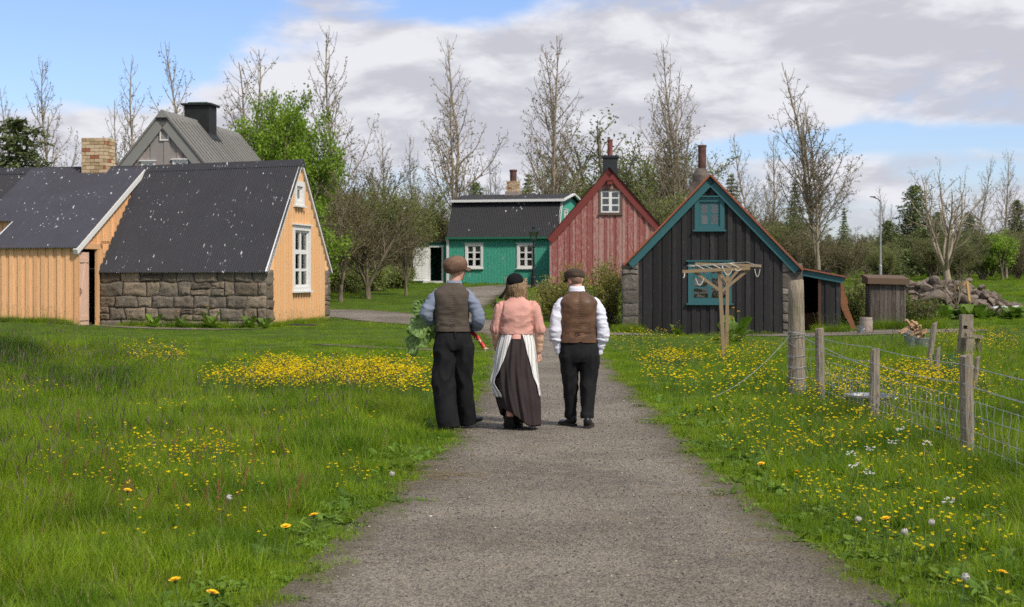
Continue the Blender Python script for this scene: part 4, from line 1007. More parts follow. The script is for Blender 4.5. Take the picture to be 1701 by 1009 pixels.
b = MB(); r3 = random.Random(3); pts = [(( xa - xb_) * (1 - f) + .05 * sin(f * 9) * f, .45 * (1 - f) - .3, Z_at(462, D) * (1 - f) - g(xb_, D) * (1 - f) - .08 * f) for f in [k / 8 for k in range(9)]]
for p, q, w_ in zip(pts, pts[1:], (.22, .20, .21, .26, .20, .18, .16, .15)): b.beam(p, q, w_, .12, up=(0, 1, 0))
b.build('beam', m_paint('rust_brown_timber', (.24, .10, .048), (.14, .07, .04), .5, .9), t)

def tub(px, D, wpx, h, label, ry=.6, rz=0):
    t = thing('washtub', label, 'tub', at_px(px, D), rz); s = D / F_PX; R_ = wpx * s / 2
    b = MB(); n = 28
    prof = [(.80, 0), (1.0, h), (1.05, h + .004), (1.05, h - .02), (.985, h - .02), (.78, .02)]
    rings = [[b.vert((R_ * k * cos(2 * pi * j / n), R_ * k * ry * sin(2 * pi * j / n), z)) for j in range(n)] for k, z in prof]
    for A, B_ in zip(rings, rings[1:]):
        for j in range(n): b.face((A[j], A[(j + 1) % n], B_[(j + 1) % n], B_[j]))
    b.face(rings[-1]); b.face(rings[0][::-1]); b.build('basin', M_ZINC, t, smooth=False)
    for sg in (-1, 1):
        b = MB(); b.tube([(sg * R_ * 1.0, -.07, h - .05), (sg * (R_ + .05), -.05, h - .03), (sg * (R_ + .05), .05, h - .03), (sg * R_ * 1.0, .07, h - .05)], .008, 5); b.build('handle', M_ZINC, t)
    return t, R_, h
ta, Ra, ha = tub(1517, 33.4, 33, .30, 'larger galvanised tub of split firewood in the field right of the outhouse', .8, .3)
tb, Rb, hb = tub(1532, 32.2, 26, .26, 'smaller galvanised tub with firewood, standing in front of the larger one', .9)
M_SPLIT = m_paint('fresh_split_wood', (.50, .33, .20), (.30, .17, .10), .56, .85, board=.3)
r9 = random.Random(9)
for k in range(18):
    big = k < 9; T = ta if big else tb; R_ = (Ra if big else Rb) * .55
    o = MB(); L = r9.uniform(.3, .5) if big else r9.uniform(.22, .36); w_ = r9.uniform(.045, .09); a = r9.uniform(0, 6.3); tilt = r9.uniform(.9, 1.4) if big else r9.uniform(.2, 1.2)
    d = Vector((cos(a) * sin(tilt), sin(a) * sin(tilt), cos(tilt))); o.rnd = r9.random()
    o.beam(-d * L / 2, d * L / 2, w_, w_ * .7, w2=w_ * .8); 
    ob = o.build('firewood', M_SPLIT); h0 = (ha if big else hb)
    ob.location = (T.location.x + r9.uniform(-1, 1) * R_, T.location.y + r9.uniform(-1, 1) * R_ * .5, T.location.z + h0 + (.02 + .02 * (k % 9) * (1 if big else .6)))
    tag(ob, 'split piece of pale firewood heaped in the galvanised tubs', 'firewood', 'split firewood in the galvanised tubs')
# the basin at the fence
D = 17.6; tc_, Rc, hc = tub(1443, D, 78, .15, 'round galvanised basin half full of water in the grass by the fence', 1.0)
b = MB(); b.lathe([(Rc * .93, 0), (.001, 0)], 28, cap0=False, cap1=False); N = NT('basin_water'); N.principled((.02, .03, .03), .05, .6); o = b.build('water', N.mat, tc_); o.location = (0, 0, hc - .05)
tc_.location.z += .05

# ------------------------------------------------------------------ lamp post, street light
D = 76.0; x = X_at(886.5, D); s = D / F_PX; z0 = g(x, D)
M_LAMPI = m_plain('black_green_iron', (.012, .018, .018), .45, .2)
t = thing('lamp_post', 'black cast iron street lamp with four sided lantern before the green house', 'lamp post', (x, D, z0)); Z = lambda py: Z_at(py, D) - z0
b = MB(); b.lathe([(.13, -.2), (.13, .5), (.10, .55), (.085, .9), (.06, 1.0), (.052, Z(412)), (.07, Z(411)), (.07, Z(409)), (.04, Z(408)), (.035, Z(399))], 14); b.build('post', M_LAMPI, t)
b = MB(); b.tube([(-.26, 0, Z(408.5)), (.30, 0, Z(408.5))], .022, 6); b.ellipsoid((-.26, 0, Z(408.5)), (.04, .04, .04), None, 8, 6); b.ellipsoid((.30, 0, Z(408.5)), (.04, .04, .04), None, 8, 6); b.build('ladder_bar', M_LAMPI, t)
b = MB(); a0, a1 = .11, .19; zb_, zc = Z(398.5), Z(386)
for i in range(4):
    a = pi / 4 + i * pi / 2; b.beam((a0 * 1.41 * cos(a), a0 * 1.41 * sin(a), zb_), (a1 * 1.41 * cos(a), a1 * 1.41 * sin(a), zc), .028, .028)
b.box(-a0 - .02, a0 + .02, -a0 - .02, a0 + .02, zb_ - .05, zb_ + .02)
b.hexa([(-a1 - .05, -a1 - .05, zc), (a1 + .05, -a1 - .05, zc), (a1 + .05, a1 + .05, zc), (-a1 - .05, a1 + .05, zc), (-.09, -.09, zc + .17), (.09, -.09, zc + .17), (.09, .09, zc + .17), (-.09, .09, zc + .17)]); b.lathe([(.09, zc + .17), (.10, zc + .23), (.05, zc + .27), (.02, zc + .36)], 10)
la = b.build('lantern', M_LAMPI, t)
b = MB(); 
for i in range(4):
    a = i * pi / 2; rot = lambda p: (p[0] * cos(a) - p[1] * sin(a), p[0] * sin(a) + p[1] * cos(a), p[2])
    b.poly([rot((-a0, -a0, zb_ + .02)), rot((a0, -a0, zb_ + .02)), rot((a1, -a1, zc)), rot((-a1, -a1, zc))])
b.build('lantern_glass', m_glass('lamp_glass', (.7, .75, .72)), la)
D = 89.0; x = X_at(1462.5, D); z0 = g(x, D); Z = lambda py: Z_at(py, D) - z0
t = thing('street_light', 'tall thin grey steel street light at the edge of the far wood', 'street light', (x, D, z0))
b = MB(); b.lathe([(.09, -.3), (.09, 1.0), (.065, 1.05), (.045, Z(340)), (.035, Z(334))], 12); b.build('pole', m_plain('grey_steel', (.33, .34, .36), .5, .1, metal=.3), t)
b = MB(); b.tube([(0, 0, Z(335)), (-.12, 0, Z(331)), (-.35, 0, Z(328.5))], [.03, .03, .03], 8); b.hexa([(-.6, -.10, Z(327.5)), (-.3, -.12, Z(329)), (-.3, .12, Z(329)), (-.6, .10, Z(327.5)), (-.58, -.08, Z(326.5)), (-.3, -.1, Z(326.5)), (-.3, .1, Z(326.5)), (-.58, .08, Z(326.5))]); b.build('lamp_head', M_IRON, t)

# ------------------------------------------------------------------ pile of stones, each stone by itself
M_ROCK = m_stone('pile_stone', (.24, .19, .15), (.15, .122, .10), (.33, .28, .23))
rk = random.Random(21); rock_meshes = []
for k in range(7):
    bm = bmesh.new(); bmesh.ops.create_icosphere(bm, subdivisions=3, radius=1)
    planes = [(Vector((rk.gauss(0, 1), rk.gauss(0, 1), rk.gauss(0, 1))).normalized(), rk.uniform(.52, .9)) for _ in range(11)]
    for v_ in bm.verts:
        p = v_.co.copy()
        for n_, d_ in planes:
            e = p.dot(n_) - d_
            if e > 0: p -= n_ * e
        v_.co = p * (1 + .06 * mnoise.noise(p * 3 + Vector((k * 9, 0, 0))))
    me = bpy.data.meshes.new('stone'); bm.to_mesh(me); bm.free(); me.materials.append(M_ROCK)
    at = me.attributes.new('rnd', 'FLOAT', 'POINT'); at.data.foreach_set('value', [rk.uniform(.2, .8)] * len(me.vertices)); rock_meshes.append(me)
px_prof = [(1512, 466), (1530, 462), (1552, 461), (1580, 462), (1604, 458), (1625, 466), (1645, 473), (1660, 490), (1690, 502), (1700, 510)]
n_st = 0; D1 = 57.0
tries = 0
while n_st < 190 and tries < 5000:
    tries += 1
    D = D1 + rk.uniform(-1.3, 2.2); px = rk.uniform(1508, 1698); py = rk.uniform(455, 519)
    top = np.interp(px, [a for a, _ in px_prof], [b_ for _, b_ in px_prof]) - 1
    back = (D - D1 + 1.3) / 3.5
    yb = 519 - (519 - top) * (1 - abs(back - .55) * .9)     # highest in the middle of the pile
    if py < yb or py > yb + 22: continue
    x = X_at(px, D); z = Z_at(py, D); s_ = rk.choice([.10, .14, .17, .2, .24, .3]) * (1 if px < 1660 else .7)
    if z < g(x, D) - .1: continue
    o = bpy.data.objects.new('stone', rock_meshes[n_st % 7]); link(o); o.location = (x, D, z - s_ * .4); o.scale = (s_ * rk.uniform(1, 1.6), s_ * rk.uniform(.9, 1.4), s_ * rk.uniform(.6, 1)); o.rotation_euler = (rk.gauss(0, .35), rk.gauss(0, .35), rk.uniform(0, 6.3))
    tag(o, 'rough brown grey stone in the pile at the far right of the field', 'stone', 'stones of the rock pile'); n_st += 1
# core of smaller rubble so the heap is solid
b = MB(); nX, nY = 40, 12
ids = []
for j in range(nY):
    for i in range(nX):
        px = 1508 + 190 * i / (nX - 1); D = D1 - 1.5 + 4.2 * j / (nY - 1); top = np.interp(px, [a for a, _ in px_prof], [b_ for _, b_ in px_prof]); bk = (D - D1 + 1.3) / 3.5
        x = X_at(px, D); hgt = max(Z_at(top + 6, D1) - g(x, D), .05) * max(1 - abs(bk - .55) * 1.7, -.2); e = min(i, nX - 1 - i) / 4
        ids.append(b.vert((x, D, g(x, D) + min(hgt, hgt * e) * .9 - .06 + .12 * mnoise.noise(Vector((x * 2.5, D * 2.5, 0))))))
for j in range(nY - 1):
    for i in range(nX - 1): a = j * nX + i; b.face((ids[a], ids[a + 1], ids[a + nX + 1], ids[a + nX]))
tag(b.build('rubble', M_ROCK, smooth=False), 'earth and rubble core under the pile of stones', 'rubble', kind='stuff')
# bits left on the pile
D = 55.6; x = X_at(1610, D); b = MB(); b.beam((-.42, 0, .55), (-.05, .1, .82), .12, .05); b.beam((-.06, .08, .82), (.0, .0, .1), .12, .05)
o = b.build('broken_board', m_paint('yellow_broken_board', (.48, .30, .12), None)); o.location = (x, D, g(x, D) + .35); tag(o, 'bent broken yellow board lying on the rock pile', 'board')
D = 54.8
for px, L, lab in ((1536, .5, 'white plastic scrap at the left foot of the rock pile'), (1670, .9, 'pale board end lying at the right foot of the rock pile')):
    x = X_at(px, D); b = MB()
    for k in range(5): b.beam((-L / 2 + L * k / 5, .03 * (k % 2), .05 + .03 * ((k * 7) % 3)), (-L / 2 + L * (k + 1) / 5, .03 * ((k + 1) % 2), .05 + .03 * (((k + 1) * 7) % 3)), .2, .04)
    o = b.build('scrap' if px == 1536 else 'pale_board', M_WHITE); o.location = (x, D, g(x, D) + .22); tag(o, lab, 'scrap')
# grey plank in the grass at the corner of the ochre gable
x = X_at(510, 44.6); b = MB(); b.beam((-.5, .1, .06), (.25, -.1, .05), .14, .04); o = b.build('plank', M_PLANKG); o.location = (x, 44.6, g(x, 44.6) + .03); tag(o, 'short grey plank in the grass under the ochre gable', 'plank')
# ------------------------------------------------------------------ trees
class Tubes:
    """many tapering limbs in one mesh"""
    def __init__(s): s.V = []; s.F = []; s.C = []; s.nv = 0
    def add(s, P, R, n):
        P = np.asarray(P, float); R = np.asarray(R, float); k = len(P)
        d = P[-1] - P[0]; ref = np.array([0, 0, 1.]) if abs(d[2]) < .9 * np.linalg.norm(d) else np.array([1., 0, 0])
        T = np.gradient(P, axis=0); T /= np.linalg.norm(T, axis=1)[:, None] + 1e-9
        S = np.cross(T, ref); S /= np.linalg.norm(S, axis=1)[:, None] + 1e-9; U = np.cross(S, T)
        a = np.arange(n) * 2 * pi / n
        ring = P[:, None] + R[:, None, None] * (S[:, None] * np.cos(a)[None, :, None] + U[:, None] * np.sin(a)[None, :, None])
        base = s.nv; s.V.append(ring.reshape(-1, 3)); s.nv += k * n
        i = np.arange(k - 1)[:, None] * n + np.arange(n)[None]; j = np.arange(k - 1)[:, None] * n + (np.arange(n)[None] + 1) % n
        s.F.append((np.stack([i, j, j + n, i + n], -1) + base).reshape(-1))
        s.C.append((k - 1) * n)
    def mesh(s, name, mat):
        return np_mesh(name, np.concatenate(s.V), np.concatenate(s.F), np.full(sum(s.C), 4), mat, None, True)

def leaf_mesh(name, P, size, mat, rs, aspect=.6, up=.0, shade=None):
    """one folded leaf (two triangles) at each point"""
    P = np.asarray(P, float); n = len(P)
    d = rs.normal(size=(n, 3)); d[:, 2] += up; d /= np.linalg.norm(d, axis=1)[:, None]
    e = np.cross(d, rs.normal(size=(n, 3))); e /= np.linalg.norm(e, axis=1)[:, None] + 1e-9
    nn = np.cross(d, e); L = size * rs.uniform(.6, 1.35, n)[:, None]
    V = np.stack([P - d * L * .5, P + e * L * aspect * .5 + nn * L * .12, P + d * L * .5, P - e * L * aspect * .5 + nn * L * .12], 1).reshape(-1, 3)
    b = np.arange(n)[:, None] * 4
    F = np.concatenate([b + [0, 1, 2], b + [0, 2, 3]], 1).reshape(-1)
    r = np.repeat(rs.uniform(0, 1, n) if shade is None else np.clip(shade + rs.uniform(-.25, .25, n), 0, 1), 4)
    return np_mesh(name, V, F, np.full(2 * n, 3), mat, {'rnd': r})

def rot_about(v, axis, a):
    axis = axis / (np.linalg.norm(axis) + 1e-9)
    return v * cos(a) + np.cross(axis, v) * sin(a) + axis * axis.dot(v) * (1 - cos(a))

def grow(tb, rs, p, d, L, r, lev, spec, tips, thick=None):
    S = spec[lev]; k = S['n']; pts = [p]; d = d / np.linalg.norm(d); dirs = [d]
    for i in range(k):
        d = d + rs.normal(0, S['wig'], 3) + np.array([0, 0, S['up']]); d /= np.linalg.norm(d)
        pts.append(pts[-1] + d * L / k); dirs.append(d)
    pts = np.array(pts); t = np.linspace(0, 1, k + 1); rad = r * (1 - t) ** S.get('tp', .8) + S.get('rmin', .006)
    (thick if (thick is not None and lev <= S.get('thick', -1)) else tb).add(pts, rad, S['sides'])
    if lev + 1 < len(spec):
        C = spec[lev + 1]; nch = max(1, int(round(C['per'] * L if C.get('bylen', True) else C['per'])))
        az0 = rs.uniform(0, 6.28)
        for c in range(nch):
            f = C['from'] + (C.get('to', .98) - C['from']) * (c + rs.uniform(.1, .9)) / nch
            i = min(int(f * k), k - 1); w = f * k - i; q = pts[i] * (1 - w) + pts[i + 1] * w; dd = dirs[min(i + 1, k)]
            perp = np.cross(dd, [0, 0, 1.]) if abs(dd[2]) < .95 else np.array([1., 0, 0]); perp /= np.linalg.norm(perp)
            perp = rot_about(perp, dd, az0 + c * 2.4 + rs.uniform(-.5, .5))
            ang = radians(rs.uniform(*C['ang'])); nd = dd * cos(ang) + perp * sin(ang)
            fall = C['fall'](f) if 'fall' in C else 1 - .6 * f
            ln = (C['len'] * L if C.get('rel', True) else C['len']) * fall * rs.uniform(.7, 1.25)
            rr = min(C.get('r', .5) * (r * (1 - f) ** .8 + .004), .6 * (r * (1 - f) ** .8 + S.get('rmin', .006)) + .004)
            if ln > C.get('lmin', .12): grow(tb, rs, q, nd, ln, rr, lev + 1, spec, tips, thick)
            if lev + 1 == len(spec) - 1: pass
    if lev == len(spec) - 1 or lev >= spec[0].get('tiplev', 9):
        for f in (.45, .75, 1.0):
            tips.append(pts[min(int(f * k), k)])

def m_bark(name, c1, c2, sc=3):
    N = NT(name); v = N.coord('Object', (3, 3, .8)); q = N.noise(v, sc, 6, .7); b = N.mix(N.ramp(q, .35, .65), c1, c2)
    N.principled(b, .9, .2, N.bump(q, .6, .03)); return N.mat
M_ASPEN = m_bark('aspen_bark', (.21, .175, .12), (.33, .28, .21))
M_TWIG = m_bark('twig_bark', (.24, .195, .14), (.36, .30, .225))
M_SCRUBB = m_bark('scrub_bark', (.12, .10, .068), (.205, .17, .12))
M_BUD = m_leaf('aspen_bud_leaf', (.115, .115, .055), (.19, .18, .09), trans=.35, world_sc=.2)
M_OLIVE = m_leaf('olive_scrub_leaf', (.145, .145, .045), (.24, .215, .08), trans=.4, world_sc=.25)
M_SCRUBG = m_leaf('green_scrub_leaf', (.135, .18, .045), (.255, .29, .08), trans=.4, world_sc=.25)
M_BRIGHT = m_leaf('fresh_green_leaf', (.17, .31, .025), (.34, .48, .06), trans=.5, world_sc=.6)
M_HEDGE = m_leaf('hedge_leaf', (.29, .31, .065), (.48, .45, .12), trans=.5, world_sc=1.2)
M_REDLEAF = m_leaf('reddish_shoot_leaf', (.13, .060, .028), (.17, .10, .04), trans=.4)
M_CONIF = m_leaf('conifer_needle', (.10, .145, .045), (.19, .23, .08), trans=.2, world_sc=.3)

ASPEN = [dict(n=14, wig=.045, up=.03, sides=7, tp=.85, rmin=.012),
         {'n': 8, 'wig': .09, 'up': .12, 'sides': 4, 'rmin': .006, 'per': 3.4, 'from': .22, 'ang': (30, 52), 'len': .30, 'fall': lambda f: (1.10 - f) ** .8, 'r': .42},
         {'n': 5, 'wig': .15, 'up': .10, 'sides': 3, 'rmin': .005, 'per': 3.2, 'from': .15, 'ang': (25, 60), 'len': .36, 'fall': lambda f: 1.1 - .75 * f, 'r': .5},
         {'n': 3, 'wig': .2, 'up': .12, 'sides': 3, 'rmin': .0042, 'per': 4.2, 'from': .1, 'ang': (25, 65), 'len': .46, 'fall': lambda f: 1.1 - .6 * f, 'r': .5, 'lmin': .08}]
def aspen_meshes(H, seed, stems=1, spread=.08, leaves=1, wide=.30, leaf=.075, low=.22, green=M_BUD):
    rs = np.random.default_rng(seed); trunk = Tubes(); tw = Tubes(); tips = []
    spec = [dict(s_) for s_ in ASPEN]; spec[1]['len'] = wide; spec[1]['from'] = low
    class T: pass
    for s_ in range(stems):
        a = rs.uniform(0, 6.28); tilt = spread * (0 if s_ == 0 else 1) + rs.uniform(0, .02)
        d = np.array([sin(tilt) * cos(a), sin(tilt) * sin(a), cos(tilt)])
        h = H * (1 if s_ == 0 else rs.uniform(.72, .95)); r = .0082 * h * (1 if s_ == 0 else .75)
        before = len(tw.V)
        grow(tw, rs, np.array([0, 0, -.2]) + d * (0 if s_ == 0 else .1), d, h, r, 0, spec, tips)
        # the first tube added is the stem itself
        trunk.V.append(tw.V[before]); trunk.C.append(tw.C[before]); trunk.F.append(None); tw.V[before] = None
    # split stems from twigs
    t2, w2 = Tubes(), Tubes()
    for V_, n_ in zip([v for v in trunk.V], trunk.C):
        k = len(V_) // 7; base = t2.nv; t2.V.append(V_); t2.nv += len(V_)
        i = np.arange(k - 1)[:, None] * 7 + np.arange(7)[None]; j = np.arange(k - 1)[:, None] * 7 + (np.arange(7)[None] + 1) % 7
        t2.F.append((np.stack([i, j, j + 7, i + 7], -1) + base).reshape(-1)); t2.C.append((k - 1) * 7)
    for V_, F_, n_ in zip(tw.V, tw.F, tw.C):
        if V_ is None: continue
        off = w2.nv - F_.min(); w2.V.append(V_); w2.F.append(F_ + off); w2.C.append(n_); w2.nv += len(V_)
    tips = np.array(tips); P = np.repeat(tips, leaves, 0) + rs.normal(0, .05, (len(tips) * leaves, 3))
    return t2.mesh('trunk', M_ASPEN), w2.mesh('branches', M_TWIG), leaf_mesh('foliage', P, leaf, green, rs)

SCRUB = [dict(n=6, wig=.12, up=.06, sides=5, rmin=.012, tiplev=2),
         {'n': 6, 'wig': .14, 'up': .07, 'sides': 4, 'rmin': .009, 'per': 2.6, 'from': .15, 'ang': (20, 50), 'len': .55, 'fall': lambda f: 1.1 - .6 * f, 'r': .55},
         {'n': 4, 'wig': .18, 'up': .08, 'sides': 3, 'rmin': .007, 'per': 4.2, 'from': .1, 'ang': (20, 60), 'len': .45, 'fall': lambda f: 1.1 - .6 * f, 'r': .55},
         {'n': 3, 'wig': .2, 'up': .06, 'sides': 3, 'rmin': .006, 'per': 5, 'from': .05, 'ang': (20, 60), 'len': .5, 'fall': lambda f: 1.1 - .5 * f, 'r': .5, 'lmin': .08}]
def scrub_meshes(H, seed, stems=6, lean=.45, leaves=2, leaf=.07, lm=M_OLIVE, bark=M_SCRUBB, trunk_h=0.0, sc=None, jit=.09, twigr=1.0):
    rs = np.random.default_rng(seed); tw = Tubes(); tips = []; spec = [dict(s_) for s_ in (sc or SCRUB)]
    base = np.zeros(3) + [0, 0, -.15]; tr = Tubes()
    if trunk_h > 0:
        P = np.array([[0, 0, -.2], [.03 * H * .3, 0, trunk_h * .5], [0.02, .04, trunk_h + .1]]); tr.add(P, [.030 * H, .024 * H, .022 * H], 8); base = np.array([0.02, .04, trunk_h])
    for s_ in range(stems):
        a = 2 * pi * (s_ + rs.uniform(0, .8)) / stems; tilt = lean * rs.uniform(.25, 1.15)
        d = np.array([sin(tilt) * cos(a), sin(tilt) * sin(a), cos(tilt)])
        grow(tw, rs, base, d, (H - trunk_h) * rs.uniform(.62, .85), .012 * H * rs.uniform(.7, 1.2), 0, spec, tips)
    if trunk_h <= 0:
        for s_ in range(3): tr.add(np.array([[0, 0, -.3], [.05 * cos(s_ * 2.1), .05 * sin(s_ * 2.1), .1], [.14 * cos(s_ * 2.1), .14 * sin(s_ * 2.1), .45]]), [.02 * H, .016 * H, .011 * H], 6)
    tips = np.array(tips); P = np.repeat(tips, leaves, 0) + rs.normal(0, jit, (len(tips) * leaves, 3))
    return tr.mesh('trunk', bark), tw.mesh('branches', bark), leaf_mesh('foliage', P, leaf, lm, rs)

def conifer_meshes(H, seed, w=.26, dens=1.0, lm=M_CONIF, power=.85):
    rs = np.random.default_rng(seed); tr = Tubes(); tr.add(np.array([[0, 0, -.2], [0, 0, H * .5], [0, 0, H]]), [.018 * H, .011 * H, .01], 7); br = Tubes(); P = []; sh = []
    nl = int(26 * dens)
    for l in range(nl):
        z = H * (.04 + .95 * l / nl); R = w * H * (1 - l / nl) ** power * rs.uniform(.75, 1.15) + .05; nb = 7 if l < nl * .7 else 5
        for k in range(nb):
            a = 6.28 * (k + rs.uniform(0, 1)) / nb; L = R * rs.uniform(.7, 1.2); n = 5; t = np.linspace(0, 1, n)
            pts = np.stack([cos(a) * L * t, sin(a) * L * t, z + L * (.28 * t - .38 * t ** 2) ], 1); br.add(pts, .012 * (1 - t) + .006, 3)
            m = int(34 * L / (w * H) + 10); f = rs.uniform(.12, 1.02, m); q = np.stack([cos(a) * L * f, sin(a) * L * f, z + L * (.28 * f - .38 * f ** 2)], 1)
            q += rs.normal(0, .05 + .09 * L * .35, (m, 3)) * np.array([1, 1, .55]); P.append(q)
    P = np.concatenate(P)
    return tr.mesh('trunk', M_SCRUBB), br.mesh('branches', M_SCRUBB), leaf_mesh('needles', P, .20, lm, rs, aspect=.33)

def plant_tree(name, label, cat, meshes, x, y, rz=0, s=1.0, group=None, names=('trunk', 'branches', 'crown'), z=None, sz=None):
    t = thing(name, label, cat, (x, y, g(x, y) if z is None else z), rz, group); t.scale = (s, s, s if sz is None else sz)
    for me, nm in zip(meshes, names):
        o = link(bpy.data.objects.new(nm, me)); o.parent = t
    return t

BARE = [dict(n=8, wig=.10, up=.09, sides=6, rmin=.014), {'n': 6, 'wig': .14, 'up': .10, 'sides': 4, 'rmin': .008, 'per': 1.5, 'from': .25, 'ang': (25, 60), 'len': .42, 'fall': lambda f: 1.1 - .6 * f, 'r': .5},
        {'n': 4, 'wig': .18, 'up': .10, 'sides': 3, 'rmin': .006, 'per': 3.0, 'from': .15, 'ang': (25, 60), 'len': .42, 'fall': lambda f: 1.1 - .6 * f, 'r': .5}, {'n': 3, 'wig': .2, 'up': .08, 'sides': 3, 'rmin': .0055, 'per': 3.5, 'from': .1, 'ang': (25, 60), 'len': .5, 'fall': lambda f: 1.1 - .5 * f, 'r': .5, 'lmin': .08}]
# ---- tall bare aspens, one by one: (column px, top row px, distance, meshes key, width scale, label)
AK = {'a': aspen_meshes(10, 11, 1, wide=.33), 'b': aspen_meshes(10, 23, 2, .06, wide=.32), 'c': aspen_meshes(10, 37, 2, .07, wide=.34), 'd': aspen_meshes(10, 41, 1, wide=.36, low=.28), 'e': aspen_meshes(10, 59, 3, .05, wide=.36)}
TALL = [(15, 150, 84, 'a', .9, 'tall bare aspen at the left edge behind the dark conifer'),
        (88, 104, 88, 'd', .95, 'tall bare aspen left of the brick chimney of the ochre house'),
        (200, 93, 90, 'b', .9, 'tall bare aspen behind the left slope of the grey house'),
        (316, 78, 92, 'a', 1.0, 'tall bare aspen rising behind the square black chimney'),
        (428, 86, 90, 'c', 1.25, 'broad bare aspen behind the bright green tree'),
        (563, 57, 82, 'd', 1.0, 'tall bare aspen with a straight trunk right of the bright green tree'),
        (756, 58, 99, 'b', 1.05, 'tall bare aspen standing behind the left end of the green house'),
        (924, 63, 96, 'c', 1.05, 'tall bare aspen behind the green house chimney side, left of the red gable'),
        (1127, 62, 98, 'e', .95, 'tall bare aspen with several stems between the red and black houses'),
        (1362, 118, 82, 'e', 1.25, 'large bare aspen rising behind the lean-to of the black house'),
        (1243, 226, 108, 'a', 1.1, 'thin bare aspen just right of the black house peak'),
        (1283, 228, 112, 'd', 1.0, 'thin bare aspen between the black house peak and the large bare aspen'),
        (1627, 264, 104, 'a', 1.0, 'slim bare aspen second from the right edge'),
        (1672, 256, 102, 'd', 1.0, 'slim bare aspen at the right edge of the photo'),
        (1478, 310, 110, 'b', 1.0, 'bare aspen top behind the grey street light'),
        (632, 222, 100, 'a', .9, 'thin bare aspen over the middle of the brown scrub'),
        (690, 230, 104, 'd', .8, 'thin bare aspen left of the green house over the brown scrub'),
        (815, 262, 100, 'c', .8, 'low bare aspen behind the roof of the green house')]
for i, (px, py, D, k, ws, lab) in enumerate(TALL):
    x = X_at(px, D); h = Z_at(py, D) - g(x, D); s = h / 9.7
    plant_tree('aspen_tree', lab, 'tree', AK[k], x, D, rz=i * 1.7, s=s * ws, sz=s, group='tall bare aspens')
# the many-stemmed bare tree by the rock pile
x, D = X_at(1572, 78), 78
m = scrub_meshes(7.0, 77, stems=7, lean=.60, leaves=1, leaf=.07, lm=M_BUD, bark=M_TWIG, trunk_h=.7, sc=BARE)
plant_tree('bare_tree', 'wide many stemmed bare tree behind the rock pile', 'tree', m, x, D, .6, (Z_at(262, D) - g(x, D)) / 6.0)
m = scrub_meshes(2.6, 78, stems=4, lean=.6, leaves=0 or 1, leaf=.04, lm=M_BUD, bark=M_SCRUBB, trunk_h=.5)
x, D = X_at(1590, 54.3), 54.3
plant_tree('bare_shrub', 'small bare shrub growing in front of the rock pile', 'shrub', m, x, D, .3, .72)

# ---- the bright green tree
GR = [dict(n=7, wig=.07, up=.03, sides=6, rmin=.02, tiplev=2),
      {'n': 6, 'wig': .12, 'up': .10, 'sides': 4, 'rmin': .012, 'per': 2.4, 'from': .12, 'ang': (30, 65), 'len': .5, 'fall': lambda f: 1.05 - .5 * f, 'r': .5},
      {'n': 4, 'wig': .16, 'up': .06, 'sides': 3, 'rmin': .008, 'per': 3.4, 'from': .15, 'ang': (25, 60), 'len': .45, 'fall': lambda f: 1.1 - .5 * f, 'r': .5},
      {'n': 3, 'wig': .2, 'up': .05, 'sides': 3, 'rmin': .007, 'per': 3.4, 'from': .2, 'ang': (25, 60), 'len': .5, 'fall': lambda f: 1.1 - .5 * f, 'r': .5, 'lmin': .1}]
m = scrub_meshes(6.6, 101, stems=8, lean=.62, leaves=9, leaf=.125, lm=M_BRIGHT, trunk_h=1.1, sc=GR, jit=.15)
x, D = X_at(480, 79), 79
plant_tree('leafy_tree', 'bright green leafy tree right of the grey house roof', 'tree', m, x, D, .4, 1.02, sz=(Z_at(172, D) - g(x, D)) / 6.3)
m2 = scrub_meshes(3.4, 102, stems=7, lean=.5, leaves=6, leaf=.13, lm=M_BRIGHT, trunk_h=.5, sc=GR, jit=.16)
x, D = X_at(1665, 96), 96
plant_tree('leafy_shrub', 'bright green shrub under the bare aspens at the right edge', 'shrub', m2, x, D, 1.1, .95)
x, D = X_at(535, 62), 62
plant_tree('leafy_shrub', 'bright green lower foliage of a shrub behind the ochre gable', 'shrub', m2, x, D, 2.1, 1.0)

